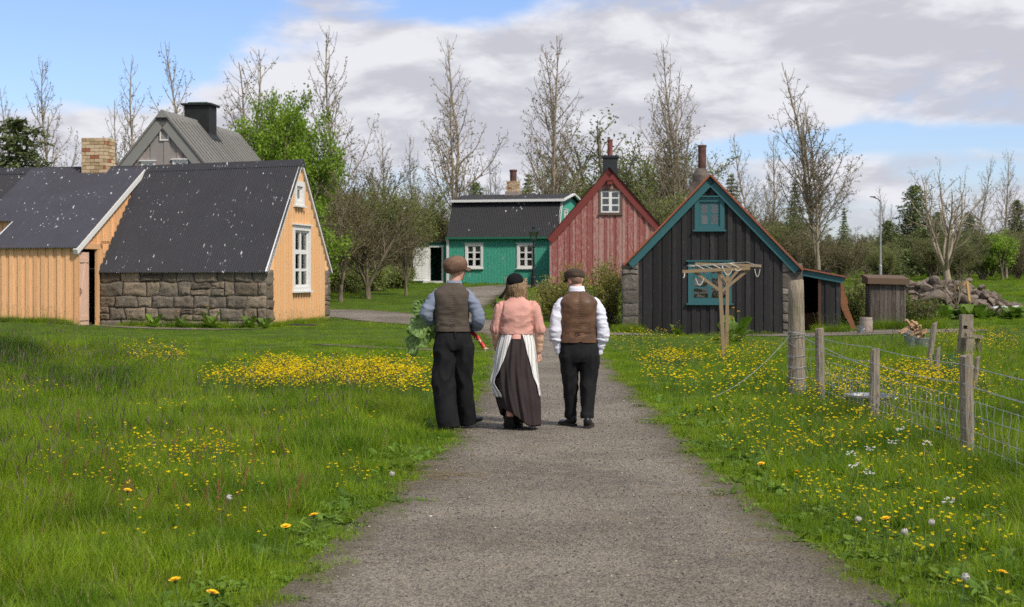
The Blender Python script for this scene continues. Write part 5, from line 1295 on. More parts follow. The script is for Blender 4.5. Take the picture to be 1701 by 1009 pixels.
# ---- scrub trees and shrubs of the middle distance, each with its own place
SK = {'t': scrub_meshes(5, 201, stems=6, lean=.55, leaves=2, trunk_h=.7), 'u': scrub_meshes(5, 202, stems=7, lean=.5, leaves=2, lm=M_OLIVE, trunk_h=.4),
      'v': scrub_meshes(5, 203, stems=8, lean=.42, leaves=3, lm=M_SCRUBG), 'w': scrub_meshes(5, 204, stems=8, lean=.62, leaves=4, lm=M_SCRUBG, leaf=.09, trunk_h=.5, sc=BARE, jit=.14),
      'x': scrub_meshes(5, 205, stems=9, lean=.5, leaves=1, lm=M_OLIVE)}
MID = [(674, 350, 68, 't', .62, 'crooked brown scrub tree with a pale trunk left of the green door'),
       (612, 300, 66, 'u', .95, 'brown scrub tree with forked trunk on the lawn right of the ochre gable'),
       (566, 330, 64, 't', .9, 'brown scrub tree nearest the ochre gable'),
       (650, 290, 80, 'v', .9, 'tall olive scrub behind the crooked brown tree'),
       (590, 255, 84, 'x', .9, 'tall brown scrub behind the right side of the bright green tree'),
       (716, 300, 96, 'x', .8, 'brown scrub directly left of the green house'),
       (1010, 178, 108, 'w', 1.25, 'broad bushy tree with small leaves behind the red chimney'),
       (1085, 215, 104, 'w', 1.1, 'bushy tree with small leaves right of the red chimney'),
       (965, 260, 104, 'v', 1.0, 'olive scrub behind the left slope of the red gable'),
       (900, 285, 106, 'v', .9, 'green scrub behind the green house roof, right of its chimney'),
       (1110, 300, 92, 'v', 1.1, 'olive scrub in the gap between the red and black houses'),
       (1225, 320, 96, 'x', 1.1, 'brown scrub behind the right roof slope of the black house'),
       (1290, 345, 90, 'v', 1.1, 'olive scrub behind the lean-to'),
       (1340, 370, 88, 'x', 1.2, 'low brown scrub around the foot of the large bare aspen'),
       (1400, 385, 92, 'x', 1.2, 'low brown scrub left of the street light'),
       (1440, 380, 100, 'u', 1.2, 'brown scrub just behind the street light'),
       (1690, 380, 98, 'x', 1.0, 'brown scrub at the right edge below the slim aspens'),
       (1610, 385, 104, 'u', 1.1, 'olive scrub behind the many stemmed bare tree'),
       (1510, 385, 110, 'v', 1.2, 'green scrub right of the street light'),
       (600, 318, 90, 'v', 1.2, 'olive scrub behind the lawn trees, left of the tallest middle aspen'), (650, 322, 92, 'v', 1.2, 'olive scrub directly behind the crooked brown tree'), (700, 325, 94, 'v', 1.2, 'olive scrub close to the left end of the green house'), (560, 320, 88, 'v', 1.2, 'olive scrub behind the shrub next to the ochre gable'), (1060, 235, 106, 'v', 1.2, 'dense olive scrub behind the right slope of the red gable'),
       (1548, 378, 98, 'v', 1.3, 'green scrub left of the many stemmed bare tree'), (1632, 372, 97, 'v', 1.3, 'green scrub right of the many stemmed bare tree'), (1590, 392, 92, 'v', 1.3, 'low green scrub behind the top of the rock pile'), (1470, 395, 94, 'v', 1.3, 'low green scrub at the foot of the street light'), (1370, 392, 94, 'v', 1.3, 'low olive scrub right of the large bare aspen trunk')]
for i, (px, py, D, k, ws, lab) in enumerate(MID):
    x = X_at(px, D); h = max(Z_at(py, D) - g(x, D), 1.0); s = h / 4.6
    plant_tree('scrub_tree', lab, 'tree', SK[k], x, D, rz=i * 2.2, s=s * ws, sz=s, group='scrub trees behind the houses')
# ---- conifers
CK = {'p': conifer_meshes(6, 301, .30, 1.5, power=.55), 'q': conifer_meshes(6, 302, .24, power=.9)}
CON = [(28, 192, 80, 'p', 1.5, 'dark round topped conifer at the left edge behind the ochre house'),
       (1520, 305, 106, 'p', 1.25, 'tallest dark conifer right of the street light'),
       (1475, 365, 104, 'p', 1.3, 'low dark conifer beside the street light'),
       (1558, 350, 112, 'p', 1.2, 'dark conifer behind the many stemmed bare tree'),
       (1402, 343, 118, 'q', .8, 'small pointed spruce between the large bare aspen and the street light'),
       (1610, 350, 116, 'p', 1.1, 'dark conifer behind the slim bare aspens'),
       (790, 300, 112, 'p', .9, 'conifer behind the left roof end of the green house'),
       (878, 285, 118, 'q', 1.0, 'pointed conifer right of the green house chimney'),
       (1215, 285, 120, 'q', 1.1, 'pointed conifer right of the black house chimney'),
       (1320, 300, 124, 'q', 1.0, 'pointed conifer left of the large bare aspen'),
       (1690, 330, 116, 'p', 1.0, 'dark conifer at the right edge')]
for i, (px, py, D, k, ws, lab) in enumerate(CON):
    x = X_at(px, D); h = Z_at(py, D) - g(x, D); s = h / 6.0
    plant_tree('conifer', lab, 'conifer', CK[k], x, D, rz=i * 1.3, s=s * ws, sz=s, group='dark conifers', names=('trunk', 'branches', 'crown'))

# ---- hedges: leafy bushes with stems
def bush(label, px0, px1, py_top, D, depth, seed, lm=M_HEDGE, red=.0, leaf=.075, n=9000, base_py=None):
    rs = np.random.default_rng(seed); x0, x1 = X_at(px0, D), X_at(px1, D); cx = (x0 + x1) / 2; W_ = (x1 - x0) / 2; z0 = g(cx, D); H = Z_at(py_top, D) - z0
    t = thing('bush', label, 'bush', (cx, D, z0)); tb = Tubes(); P = []; sh = []
    nst = int(26 + 10 * W_)
    for i in range(nst):
        bx, by = rs.uniform(-W_ * .75, W_ * .75), rs.uniform(-depth * .35, depth * .35); f = sqrt(max(0, 1 - (bx / W_) ** 2 * .75)); h = H * f * rs.uniform(.72, 1.04)
        d = np.array([bx / W_ * .6 + rs.normal(0, .2), by / depth + rs.normal(0, .25), 1.0]); d /= np.linalg.norm(d); pts = [np.array([bx * .7, by * .7, -.1])]
        for k in range(6): d = d + rs.normal(0, .10, 3); d /= np.linalg.norm(d); pts.append(pts[-1] + d * h / 6)
        pts = np.array(pts); tb.add(pts, np.linspace(.022, .006, 7), 4)
        for j in range(9):
            f2 = rs.uniform(.12, .98); q = pts[int(f2 * 6)]; dd = rs.normal(0, 1, 3) * [1, 1, .5] + [0, 0, .45]; dd /= np.linalg.norm(dd); L = rs.uniform(.2, .55) * H * .45
            tp = np.array([q, q + dd * L * .5, q + dd * L + [0, 0, .04]]); tb.add(tp, [.008, .006, .004], 3)
            m = int(n / nst / 9); u = rs.uniform(.1, 1.05, (m, 1)); P.append(tp[0] * (1 - u) + tp[2] * u + rs.normal(0, .075, (m, 3)))
    P = np.concatenate(P); P = P[P[:, 2] > .02]
    o = link(bpy.data.objects.new('stems', tb.mesh('stems', M_SCRUBB))); o.parent = t
    if red > 0:
        k = rs.uniform(0, 1, len(P)) < red; me = leaf_mesh('shoots', P[k], leaf * .9, M_REDLEAF, rs); o = link(bpy.data.objects.new('shoots', me)); o.parent = t; P = P[~k]
    o = link(bpy.data.objects.new('foliage', leaf_mesh('foliage', P, leaf, lm, rs))); o.parent = t
    return t
bush('large olive green bush left of the black house, before the red gable', 925, 1042, 424, 50.5, 2.6, 1, red=.10, n=15000)
bush('low spreading part of the bush at the foot of the lamp post', 893, 960, 452, 52.5, 2.0, 2, red=.06, n=7000)
bush('dark green bush between the lean-to and the grey outhouse', 1388, 1450, 446, 49.5, 1.8, 3, M_SCRUBG, .06, n=9000)
bush('green bush right of the grey outhouse', 1492, 1545, 480, 48.8, 1.6, 4, M_SCRUBG, .12, n=6000)
bush('low brownish bush behind the barrel and outhouse', 1436, 1500, 452, 52, 1.6, 5, M_OLIVE, .2, n=6000)
bush('undergrowth bush at the foot of the brown scrub trees', 570, 650, 425, 72, 2.0, 6, M_SCRUBG, .05, leaf=.10, n=8000)
bush('undergrowth bush behind the ochre gable', 545, 600, 430, 70, 2.0, 7, M_SCRUBG, .05, leaf=.10, n=6000)
bush('undergrowth bush left of the open green porch door', 625, 682, 430, 75, 2.0, 8, M_SCRUBG, .05, leaf=.10, n=7000)

# ---- far wood: reads as one mass behind everything
def scatter(name, pts, scl, rot, idx, meshes, mat_unused=None, kind='stuff', label=None, cat=None):
    """one object that places many plants with geometry nodes"""
    me = bpy.data.meshes.new(name); n = len(pts); me.vertices.add(n); me.vertices.foreach_set('co', np.asarray(pts, np.float32).ravel())
    for k, a in (('rot', rot), ('scl', scl)):
        at = me.attributes.new(k, 'FLOAT_VECTOR', 'POINT'); at.data.foreach_set('vector', np.asarray(a, np.float32).ravel())
    at = me.attributes.new('idx', 'INT', 'POINT'); at.data.foreach_set('value', np.asarray(idx, np.int32))
    o = link(bpy.data.objects.new(name, me))
    ng = bpy.data.node_groups.new(name, 'GeometryNodeTree'); ng.interface.new_socket('Geometry', in_out='INPUT', socket_type='NodeSocketGeometry'); ng.interface.new_socket('Geometry', in_out='OUTPUT', socket_type='NodeSocketGeometry')
    nn = ng.nodes; L = ng.links; gi = nn.new('NodeGroupInput'); go = nn.new('NodeGroupOutput'); ip = nn.new('GeometryNodeInstanceOnPoints'); jn = nn.new('GeometryNodeJoinGeometry')
    for m in reversed(meshes):
        src = bpy.data.objects.new(name + '_source', m); oi = nn.new('GeometryNodeObjectInfo'); oi.inputs['Object'].default_value = src; gi2 = nn.new('GeometryNodeGeometryToInstance')
        L.new(oi.outputs['Geometry'], gi2.inputs[0]); L.new(gi2.outputs[0], jn.inputs[0])
    def na(k, t):
        x = nn.new('GeometryNodeInputNamedAttribute'); x.data_type = t; x.inputs[0].default_value = k; return x.outputs[0]
    L.new(gi.outputs[0], ip.inputs['Points']); L.new(jn.outputs[0], ip.inputs['Instance']); ip.inputs['Pick Instance'].default_value = True
    L.new(na('idx', 'INT'), ip.inputs['Instance Index']); L.new(na('rot', 'FLOAT_VECTOR'), ip.inputs['Rotation']); L.new(na('scl', 'FLOAT_VECTOR'), ip.inputs['Scale'])
    L.new(ip.outputs[0], go.inputs[0])
    md = o.modifiers.new('scatter', 'NODES'); md.node_group = ng
    return tag(o, label, cat, kind=kind)

def joined(meshes, name):
    V = []; F = []; C = []; M = []; R = []; mats = []; nv = 0
    for k, me in enumerate(meshes):
        v_ = np.empty(len(me.vertices) * 3, np.float32); me.vertices.foreach_get('co', v_); V.append(v_.reshape(-1, 3))
        f_ = np.empty(len(me.loops), np.int32); me.loops.foreach_get('vertex_index', f_); F.append(f_ + nv)
        c_ = np.empty(len(me.polygons), np.int32); me.polygons.foreach_get('loop_total', c_); C.append(c_); M.append(np.full(len(c_), k))
        r_ = np.zeros(len(me.vertices), np.float32)
        if 'rnd' in me.attributes: me.attributes['rnd'].data.foreach_get('value', r_)
        R.append(r_); nv += len(me.vertices); mats.append(me.materials[0])
    return np_mesh(name, np.concatenate(V), np.concatenate(F), np.concatenate(C), mats, {'rnd': np.concatenate(R)}, False, np.concatenate(M))
WOODS = [joined(SK[k], 'wood_' + k) for k in 'uvwx'] + [joined(CK['p'], 'wood_p')]
rs = np.random.default_rng(55); pts = []; sc_ = []; ro = []; ix = []
for i in range(420):
    y = rs.uniform(104, 175); x = rs.uniform(-.42 * y, .42 * y); px = 850 + x / y * 2600
    hmax = np.interp(px, [-300, 0, 300, 550, 650, 800, 1000, 1150, 1300, 1420, 1520, 1701, 2000], [250, 300, 320, 285, 330, 345, 320, 320, 355, 385, 370, 370, 360])
    h = Z_at(hmax + rs.uniform(0, 45), y) - g(x, y); k = rs.choice(5, p=[.25, .2, .2, .2, .15]); s = h / (6.0 if k == 4 else 4.6); s = max(s, .35)
    pts.append((x, y, g(x, y))); w_ = min(s * 1.15, 1.7); sc_.append((w_, w_, s)); ro.append((0, 0, rs.uniform(0, 6.28))); ix.append(k)
scatter('far_woods', pts, sc_, ro, ix, WOODS, label='far belt of brown and green woodland behind the houses', cat='woods')
# ------------------------------------------------------------------ grass, flowers, weeds
M_GRASS = m_leaf('grass_blade', (.150, .252, .008), (.325, .44, .026), trans=.45, rough=.5, world_sc=.45, spec=.25, deep=(.068, .165, .006))
M_RANK = m_leaf('rank_dark_grass', (.034, .085, .008), (.070, .135, .015), trans=.35)
M_STRAW = m_leaf('dry_stem', (.22, .17, .085), (.34, .27, .14), trans=.2)
M_SEED = m_leaf('grass_seed_head', (.095, .075, .060), (.17, .14, .10), trans=.2)
M_DOCKRED = m_leaf('sorrel_red', (.30, .12, .07), (.38, .19, .11), trans=.3)
M_WEED = m_leaf('weed_leaf', (.075, .150, .012), (.165, .265, .030), trans=.3, world_sc=1.0)
N = NT('yellow_petal'); cy_ = N.mix(N.noise(N.coord('World'), 9, 3), (.93, .66, .010), (.97, .82, .03)); d_ = N.n('ShaderNodeBsdfDiffuse'); N.set(d_.inputs[0], cy_); t_ = N.n('ShaderNodeBsdfTranslucent'); N.set(t_.inputs[0], cy_); mx = N.n('ShaderNodeMixShader'); mx.inputs[0].default_value = .5; N.l(d_.outputs[0], mx.inputs[1]); N.l(t_.outputs[0], mx.inputs[2]); N.l(mx.outputs[0], N.out.inputs[0]); M_YFLOW = N.mat; M_YFLOW2 = m_plain('dandelion_yellow', (.90, .52, .008), .6, .12, 20, bump=0)
M_STEM = m_plain('flower_stem', (.07, .13, .025), .6, .2, bump=0); M_WFLOW = m_plain('white_floret', (.72, .72, .66), .7, .06, bump=0); M_CLOCK = m_plain('dandelion_fluff', (.55, .52, .48), .9, .1, bump=0)

def blades(n, rad, h0, h1, w, seed, bend=.5, name='tuft', heads=0, straw=.0, lean=(0.0, 0.0)):
    rs = np.random.default_rng(seed); a = rs.uniform(0, 6.28, n); q = rad * np.sqrt(rs.uniform(0, 1, n))
    bx, by = q * np.cos(a), q * np.sin(a); h = rs.uniform(h0, h1, n) * (1 - .25 * (q / rad) ** 2)
    da = a + rs.normal(0, 1.2, n); ln = rs.uniform(.1, 1, n) * bend; ld = np.stack([np.cos(da), np.sin(da)], 1) * ln[:, None] + np.array(lean) + rs.normal(0, .10, (n, 2))
    fa = rs.uniform(0, 6.28, n); wx, wy = np.cos(fa), np.sin(fa)
    V = []; tt = [0, .38, .72, 1.0]
    for t in tt:
        c = np.stack([bx + ld[:, 0] * h * t ** 1.8, by + ld[:, 1] * h * t ** 1.8, h * t * (1 - .30 * np.minimum(np.hypot(ld[:, 0], ld[:, 1]), 1.2) * t) - .02], 1)
        ww = w * (1 - t ** 2.2) * rs.uniform(.7, 1.3, n) if t < 1 else np.zeros(n)
        if t < 1:
            V += [c - np.stack([wx * ww, wy * ww, 0 * ww], 1) / 2, c + np.stack([wx * ww, wy * ww, 0 * ww], 1) / 2]
        else: V.append(c)
    V = np.stack(V, 1).reshape(-1, 3); b = np.arange(n)[:, None] * 7
    F4 = np.concatenate([b + [0, 1, 3, 2], b + [2, 3, 5, 4]], 1).reshape(-1, 4); F3 = b + [4, 5, 6]
    F = np.concatenate([F4.ravel(), F3.ravel()]); C = np.concatenate([np.full(2 * n, 4), np.full(n, 3)])
    col_ = rs.uniform(0, 1, n); isst = rs.uniform(0, 1, n) < straw
    M = np.concatenate([np.repeat(isst.astype(int), 2), isst.astype(int)])
    R = np.repeat(col_, 7)
    # seed heads on thin stalks
    if heads:
        hv = []; hf = []; hm = []; base = len(V)
        for k in range(heads):
            aa = rs.uniform(0, 6.28); r0 = rs.uniform(0, rad); p = np.array([r0 * cos(aa), r0 * sin(aa), 0]); H = h1 * rs.uniform(1.05, 1.5); d = np.array([rs.normal(0, .16) + lean[0], rs.normal(0, .16) + lean[1], 1.0])
            for (z0, z1, ww, mm) in ((0, .84, .0022, 0), (.86, 1.0, .0042, 2)):
                for (ex, ey) in ((1, 0), (0, 1)):
                    q0 = p + d * H * z0 * np.array([z0, z0, 1]); q1 = p + d * H * z1 * np.array([z1, z1, 1]); qm = (q0 + q1) / 2; e = np.array([ex * ww, ey * ww, 0])
                    i = base + len(hv); hv += [q0 - e * .4, qm - e, q1 - e * .3, q1 + e * .3, qm + e, q0 + e * .4]; hf.append([i, i + 1, i + 2, i + 3, i + 4, i + 5]); hm.append(mm)
        V = np.concatenate([V, np.array(hv)]); F = np.concatenate([F, np.array(hf).ravel()]); C = np.concatenate([C, np.full(len(hf), 6)]); M = np.concatenate([M, hm]); R = np.concatenate([R, rs.uniform(0, 1, len(hv))])
    return np_mesh(name, V, F, C, [M_GRASS, M_STRAW, M_SEED if heads >= 0 else M_SEED], {'rnd': R}, False, M)

def rosette(n, r0, r1, seed, mat, up=.5, wid=.32, rad=.1):
    rs = np.random.default_rng(seed); b = MB()
    for k in range(n):
        a = rs.uniform(0, 6.28); L = rs.uniform(r0, r1); w_ = L * wid; el = rs.uniform(.1, up); c, s_ = cos(a), sin(a); b.rnd = rs.uniform(0, 1); ox, oy = rs.normal(0, rad, 2)
        pts = []
        for (t, ww) in ((0, .1), (.35, .8), (.7, 1), (1.0, .05)):
            z = L * (el * t * 1.4 - .55 * el * t * t) + .005; x = L * t * (1 - .2 * el)
            for sg in (-1, 0, 1): pts.append(b.vert((ox + c * x - s_ * sg * ww * w_ / 2, oy + s_ * x + c * sg * ww * w_ / 2, z + (.25 * ww * w_ if sg else 0) * .5)))
        for i in range(3):
            for j in range(2): q = i * 3 + j; b.face((pts[q], pts[q + 1], pts[q + 4], pts[q + 3]))
    return b.mesh('weeds', mat)

def flower(kind, seed, h=.22):
    r = random.Random(seed); b = MB(); dx_, dy_ = r.uniform(-.05, .05), r.uniform(-.05, .05)
    def stem(x, y, z): b.mi = 0; b.tube([(0, 0, -.02), (x * .4, y * .4, z * .55), (x, y, z)], .0018 if kind == 'buttercup' else .003, 4, cap=False)
    if kind == 'buttercup':
        for (x, y, z, s) in ((dx_, dy_, h, 1), (dx_ - .035, dy_ + .03, h * .9, .85)) if seed % 2 else ((dx_, dy_, h, 1),):
            stem(x, y, z); b.mi = 1
            tl = r.uniform(-.4, .4); R = .0145 * s
            for k in range(5):
                a = 2 * pi * k / 5 + r.random(); c, q = cos(a), sin(a)
                P = [(0, 0, 0), (c * R * .6 - q * R * .5, q * R * .6 + c * R * .5, R * .35), (c * R * 1.15, q * R * 1.15, R * .75), (c * R * .6 + q * R * .5, q * R * .6 - c * R * .5, R * .35)]
                b.poly([(x + p[0], y + p[1], z + p[2] + p[0] * tl) for p in P])
            b.ellipsoid((x, y, z + R * .3), (R * .3, R * .3, R * .3), None, 6, 4)
        return b.mesh('buttercup', [M_STEM, M_YFLOW])
    if kind == 'dandelion':
        stem(dx_, dy_, h); b.mi = 1
        for lay, (n, R, el) in enumerate(((16, .024, .25), (12, .018, .7), (8, .010, 1.2))):
            for k in range(n):
                a = 2 * pi * (k + .5 * lay) / n; c, q = cos(a), sin(a); w_ = .0035
                b.poly([(dx_ - q * w_ * .5, dy_ + c * w_ * .5, h), (dx_ + c * R * cos(el) - q * w_, dy_ + q * R * cos(el) + c * w_, h + R * sin(el)), (dx_ + c * R * cos(el) + q * w_, dy_ + q * R * cos(el) - c * w_, h + R * sin(el)), (dx_ + q * w_ * .5, dy_ - c * w_ * .5, h)])
        b.mi = 0; b.ellipsoid((dx_, dy_, h - .006), (.008, .008, .010), None, 8, 5)
        return b.mesh('dandelion', [M_STEM, M_YFLOW2])
    if kind == 'clock':
        stem(dx_, dy_, h); b.mi = 1
        for k in range(90):
            d = Vector((r.gauss(0, 1), r.gauss(0, 1), r.gauss(0, 1))).normalized(); e = d.orthogonal().normalized(); f = d.cross(e); p = Vector((dx_, dy_, h + .012)) + d * .019; w_ = .0042
            b.poly([p + e * w_, p + f * w_, p - e * w_, p - f * w_])
        b.ellipsoid((dx_, dy_, h + .012), (.012, .012, .012), None, 8, 6)
        return b.mesh('dandelion_clock', [M_STEM, M_CLOCK])
    if kind == 'umbel':
        for k in range(7):
            a = 2 * pi * k / 7; x, y, z = dx_ + .06 * cos(a), dy_ + .06 * sin(a), h + r.uniform(-.015, .02); b.mi = 0; b.tube([(dx_, dy_, h * .72), (x, y, z)], .0016, 3, cap=False); b.mi = 1
            for j in range(11): q = Vector((x + r.gauss(0, .010), y + r.gauss(0, .010), z + r.uniform(0, .008))); b.ellipsoid(q, (.0042, .0042, .003), None, 5, 3)
        stem(dx_, dy_, h * .72)
        return b.mesh('white_umbel', [M_STEM, M_WFLOW])
    if kind == 'sorrel':
        b.mi = 1; b.tube([(0, 0, 0), (dx_ * .6, dy_ * .6, h * .6), (dx_, dy_, h)], .0022, 4, cap=False)
        for k in range(26):
            f = r.uniform(.5, 1); p = Vector((dx_ * f + r.gauss(0, .008), dy_ * f + r.gauss(0, .008), h * f)); b.ellipsoid(p, (.004, .004, .006), None, 4, 3)
        return b.mesh('sorrel', [M_STEM, M_DOCKRED])

rs = np.random.default_rng(7)
TUFTS = [blades(85, .17, .05, .11, .0042, 1, .55), blades(85, .17, .06, .13, .0045, 2, .6),          # 0,1 short lawn
         blades(80, .18, .13, .25, .0046, 3, .75, lean=(.12, .05), straw=.03), blades(80, .18, .14, .30, .0048, 4, .9, lean=(.16, 0), straw=.04),      # 2,3 meadow
         blades(70, .17, .20, .38, .0056, 5, .95, lean=(.2, .05), heads=2, straw=.03), blades(70, .16, .22, .40, .0056, 6, 1.0, heads=1, straw=.05),   # 4,5 long
         blades(26, .16, .20, .36, .0040, 7, .6, heads=2, straw=.12, lean=(.1, 0)),                                                    # 6 seeding stalks
         rosette(16, .06, .13, 8, M_WEED, .8), rosette(34, .022, .05, 9, M_WEED, .7, .8, .09),                                   # 7 weeds, 8 clover
         blades(110, .30, .07, .16, .010, 10, .6), blades(110, .32, .12, .26, .011, 11, .8),
         blades(80, .20, .22, .42, .009, 12, .9), blades(34, .16, .04, .10, .0042, 13, 1.2, straw=.45)]
TUFTS[11].materials[0] = M_RANK                                     # 9,10 coarse for far ground
def clumps(x, y, s=1.0):
    return .5 + .5 * np.sin(x * 1.7 * s + 2.1 * np.sin(y * 1.1 * s)) * np.sin(y * 1.3 * s + 1.7 * np.sin(x * .9 * s + 1))
def make_grass():
    P = []; S = []; R = []; I = []
    def zone(y0, y1, dens, fn):
        y = np.sqrt(rs.uniform(y0 ** 2, y1 ** 2, int(dens * .42 * (y1 ** 2 - y0 ** 2) * 1.0) + 1)); hw_ = .40 * y + 1.2; x = rs.uniform(-1, 1, len(y)) * (.40 * y + 1.2)
        d = path_d(x, y); keep = (d > -.10 * rs.uniform(0, 1, len(d)) ** 2) & ~in_house(x, y, .06); x, y, d = x[keep], y[keep], d[keep]
        tb_ = (np.hypot(x - tc_.location.x, y - tc_.location.y) > .33) & ~((np.abs(x - tc_.location.x) < .30) & (y < tc_.location.y) & (y > tc_.location.y - 1.0) & (rs.uniform(0, 1, len(x)) < .6)) & (np.hypot((x - ta.location.x - .1) / 1.0, (y - ta.location.y + 1.0) / 1.8) > .55); x, y, d = x[tb_], y[tb_], d[tb_]; k, s = fn(x, y, d); n = len(x); P.append(np.stack([x, y, gz(x, y)], 1)); I.append(k)
        sv = s * rs.uniform(.75, 1.25, n); S.append(np.stack([np.ones(n) * np.clip(sv, .7, 1.4), np.ones(n) * np.clip(sv, .7, 1.4), sv], 1)); R.append(np.stack([rs.normal(0, .08, n), rs.normal(0, .08, n), rs.uniform(0, 6.28, n)], 1))
    def near(x, y, d):
        n = len(x); u = rs.uniform(0, 1, n); c = clumps(x, y); right = x > 1.2
        k = np.where(u < .5, 2, 3); s = .52 + .42 * c
        long_ = (c > .55) & (d > .7) & (u < .45); k = np.where(long_, np.where(u < .22, 4, 5), k); s = np.where(long_, .65 + .25 * c, s)
        verge = d < .30 + .35 * clumps(x, y, 2.3); k = np.where(verge, np.where(u < .14, 7, np.where(u < .30, 8, np.where(u < .68, 0, 1))), k); s = np.where(verge, .75 + .5 * np.clip(d, 0, .6), s)
        rv = right & (d < 1.6) & ~verge; k = np.where(rv, np.where(u < .15, 7, np.where(u < .3, 8, np.where(u < .65, 1, 2))), k); s = np.where(rv, .75 + .25 * c, s)
        # uncut grass round the fence posts
        for fx, fy in [(p[0], p[1]) for p in FP]:
            nr = np.hypot(x - fx, y - fy) < .42; k = np.where(nr, np.where(u < .5, 4, 5), k); s = np.where(nr, np.where(y > fy, .8, .42), s)
        return k, s
    def lawn(x, y, d):
        n = len(x); u = rs.uniform(0, 1, n); c = clumps(x, y, .6); k = np.where(u < .5, 0, 1); s = (.7 + .45 * c) * np.where((y > 37) & (x < 2.5), .33, np.where((y > 36) & (d < 2.2), .38, 1))
        wild = (x < -1) & (y < 25.5); k = np.where(wild, np.where(u < .5, 2, 3), k); s = np.where(wild, .55 + .5 * c, s)
        ditch = (np.abs(x + 7.2 + (y - 25) * .5) < 1.6) & (y < 30) & (x < -4.5); k = np.where(ditch, np.where(u < .5, 4, 5), k); s = np.where(ditch, .9, s)
        field = x > 3.9; k = np.where(field, np.where(u < .5, 2, np.where(u < .8, 1, 4)), k); s = np.where(field, .6 + .5 * c, s); nb = (y > 33) & (d < 5) & (x > 2) & (y < 47); k = np.where(nb, np.where(u < .5, 0, 1), k); s = np.where(nb, .30, s)
        return k, s
    def far(x, y, d):
        n = len(x); u = rs.uniform(0, 1, n); k = np.where(u < .75, 9, 10); tall = (x > 11) | (x < -9); k = np.where(tall & (u > .5), 10, k); return k, (.42 + .4 * clumps(x, y, .5)) * np.where((d < 4) & (y < 72), .28, np.where(d < 4, .5, 1))
    zone(5.2, 12.5, 72, near); zone(12.5, 19.5, 50, near); zone(19.5, 32, 22, lawn); zone(32, 48, 11, lawn); zone(44, 75, 5.0, far); zone(75, 125, 1.6, far)
    # taller grass and dock leaves against the house walls
    for (x0, y0, x1, y1, n, kk, s0) in ((-16.6, 44.25, -12.75, 44.9, 420, (2, 3, 4), .8), (-11.5, 46.4, -7.6, 45.75, 150, (4, 7, 3), .75), (-6.9, 45.9, -6.1, 50.5, 120, (4, 5, 3), .7), (3.7, 44.7, 7.7, 44.3, 34, (2, 3), .55), (8.8, 44.7, 9.5, 44.5, 60, (4, 7), .9), (10.3, 45.5, 12.5, 45.6, 160, (4, 5, 7), 1.0), (3.0, 44.9, 3.7, 44.9, 60, (4, 5), .9)):
        t = rs.uniform(0, 1, n); x = x0 + (x1 - x0) * t + rs.normal(0, .08, n); y = y0 + (y1 - y0) * t - np.abs(rs.normal(0, .16, n)); P.append(np.stack([x, y, gz(x, y)], 1)); I.append(rs.choice(kk, n))
        sv = s0 * rs.uniform(.6, 1.3, n); S.append(np.stack([sv, sv, sv], 1)); R.append(np.stack([rs.normal(0, .1, n), rs.normal(0, .1, n), rs.uniform(0, 6.28, n)], 1))
    # rank dark growth along the little bank at the far left
    n = 700; t = rs.uniform(0, 1, n); x = -10.2 + 4.6 * t + rs.normal(0, .35, n); y = 29.2 - 8.2 * t + rs.normal(0, .45, n); P.append(np.stack([x, y, gz(x, y)], 1)); I.append(np.where(rs.uniform(0, 1, n) < .8, 11, 7))
    sv = rs.uniform(.6, 1.15, n) * (.55 + .6 * clumps(x, y, 1.4)); S.append(np.stack([np.ones(n), np.ones(n), sv], 1)); R.append(np.stack([rs.normal(0, .1, n), rs.normal(0, .1, n), rs.uniform(0, 6.28, n)], 1))
    # blades and dead stems straggling out over the path's edge
    n = 5200; y = rs.uniform(5.5, 40, n) ** 1.0; sd_ = np.where(rs.uniform(0, 1, n) < .5, -1, 1); x = np.interp(y, [0, 7.5, 14.3, 28.7, 42], [.2, .29, .49, .65, .6]) + sd_ * np.interp(y, [0, 7.5, 10.3, 14.3, 28.7, 42], [1.8, 1.46, 1.3, 1.12, 1.1, 1.45]) + rs.normal(0, .16, n)
    d = path_d(x, y); ok = (d > -.30 * rs.uniform(0, 1, n) ** 2.2) & (d < .12); x, y = x[ok], y[ok]; n = len(x); P.append(np.stack([x, y, gz(x, y) + .004], 1)); I.append(rs.choice((0, 1, 12, 12, 8), n)); sv = rs.uniform(.35, .8, n); S.append(np.stack([sv * .8, sv * .8, sv], 1)); R.append(np.stack([rs.normal(0, .15, n), rs.normal(0, .15, n), rs.uniform(0, 6.28, n)], 1))
    # seeding stalks over the left meadow
    n = 420; y = rs.uniform(9, 24, n); x = -1.2 - rs.uniform(0, 1, n) ** .8 * (.36 * y); ok = path_d(x, y) > .6; x, y = x[ok], y[ok]; n = len(x)
    P.append(np.stack([x, y, gz(x, y)], 1)); I.append(np.full(n, 6)); S.append(np.ones((n, 3)) * rs.uniform(.7, 1.15, (n, 1))); R.append(np.stack([rs.normal(0, .08, n), rs.normal(0, .08, n), rs.uniform(0, 6.28, n)], 1))
    P, S, R, I = map(np.concatenate, (P, S, R, I)); print('grass tufts', len(P))
    scatter('grass', P, S, R, I, TUFTS)
make_grass()

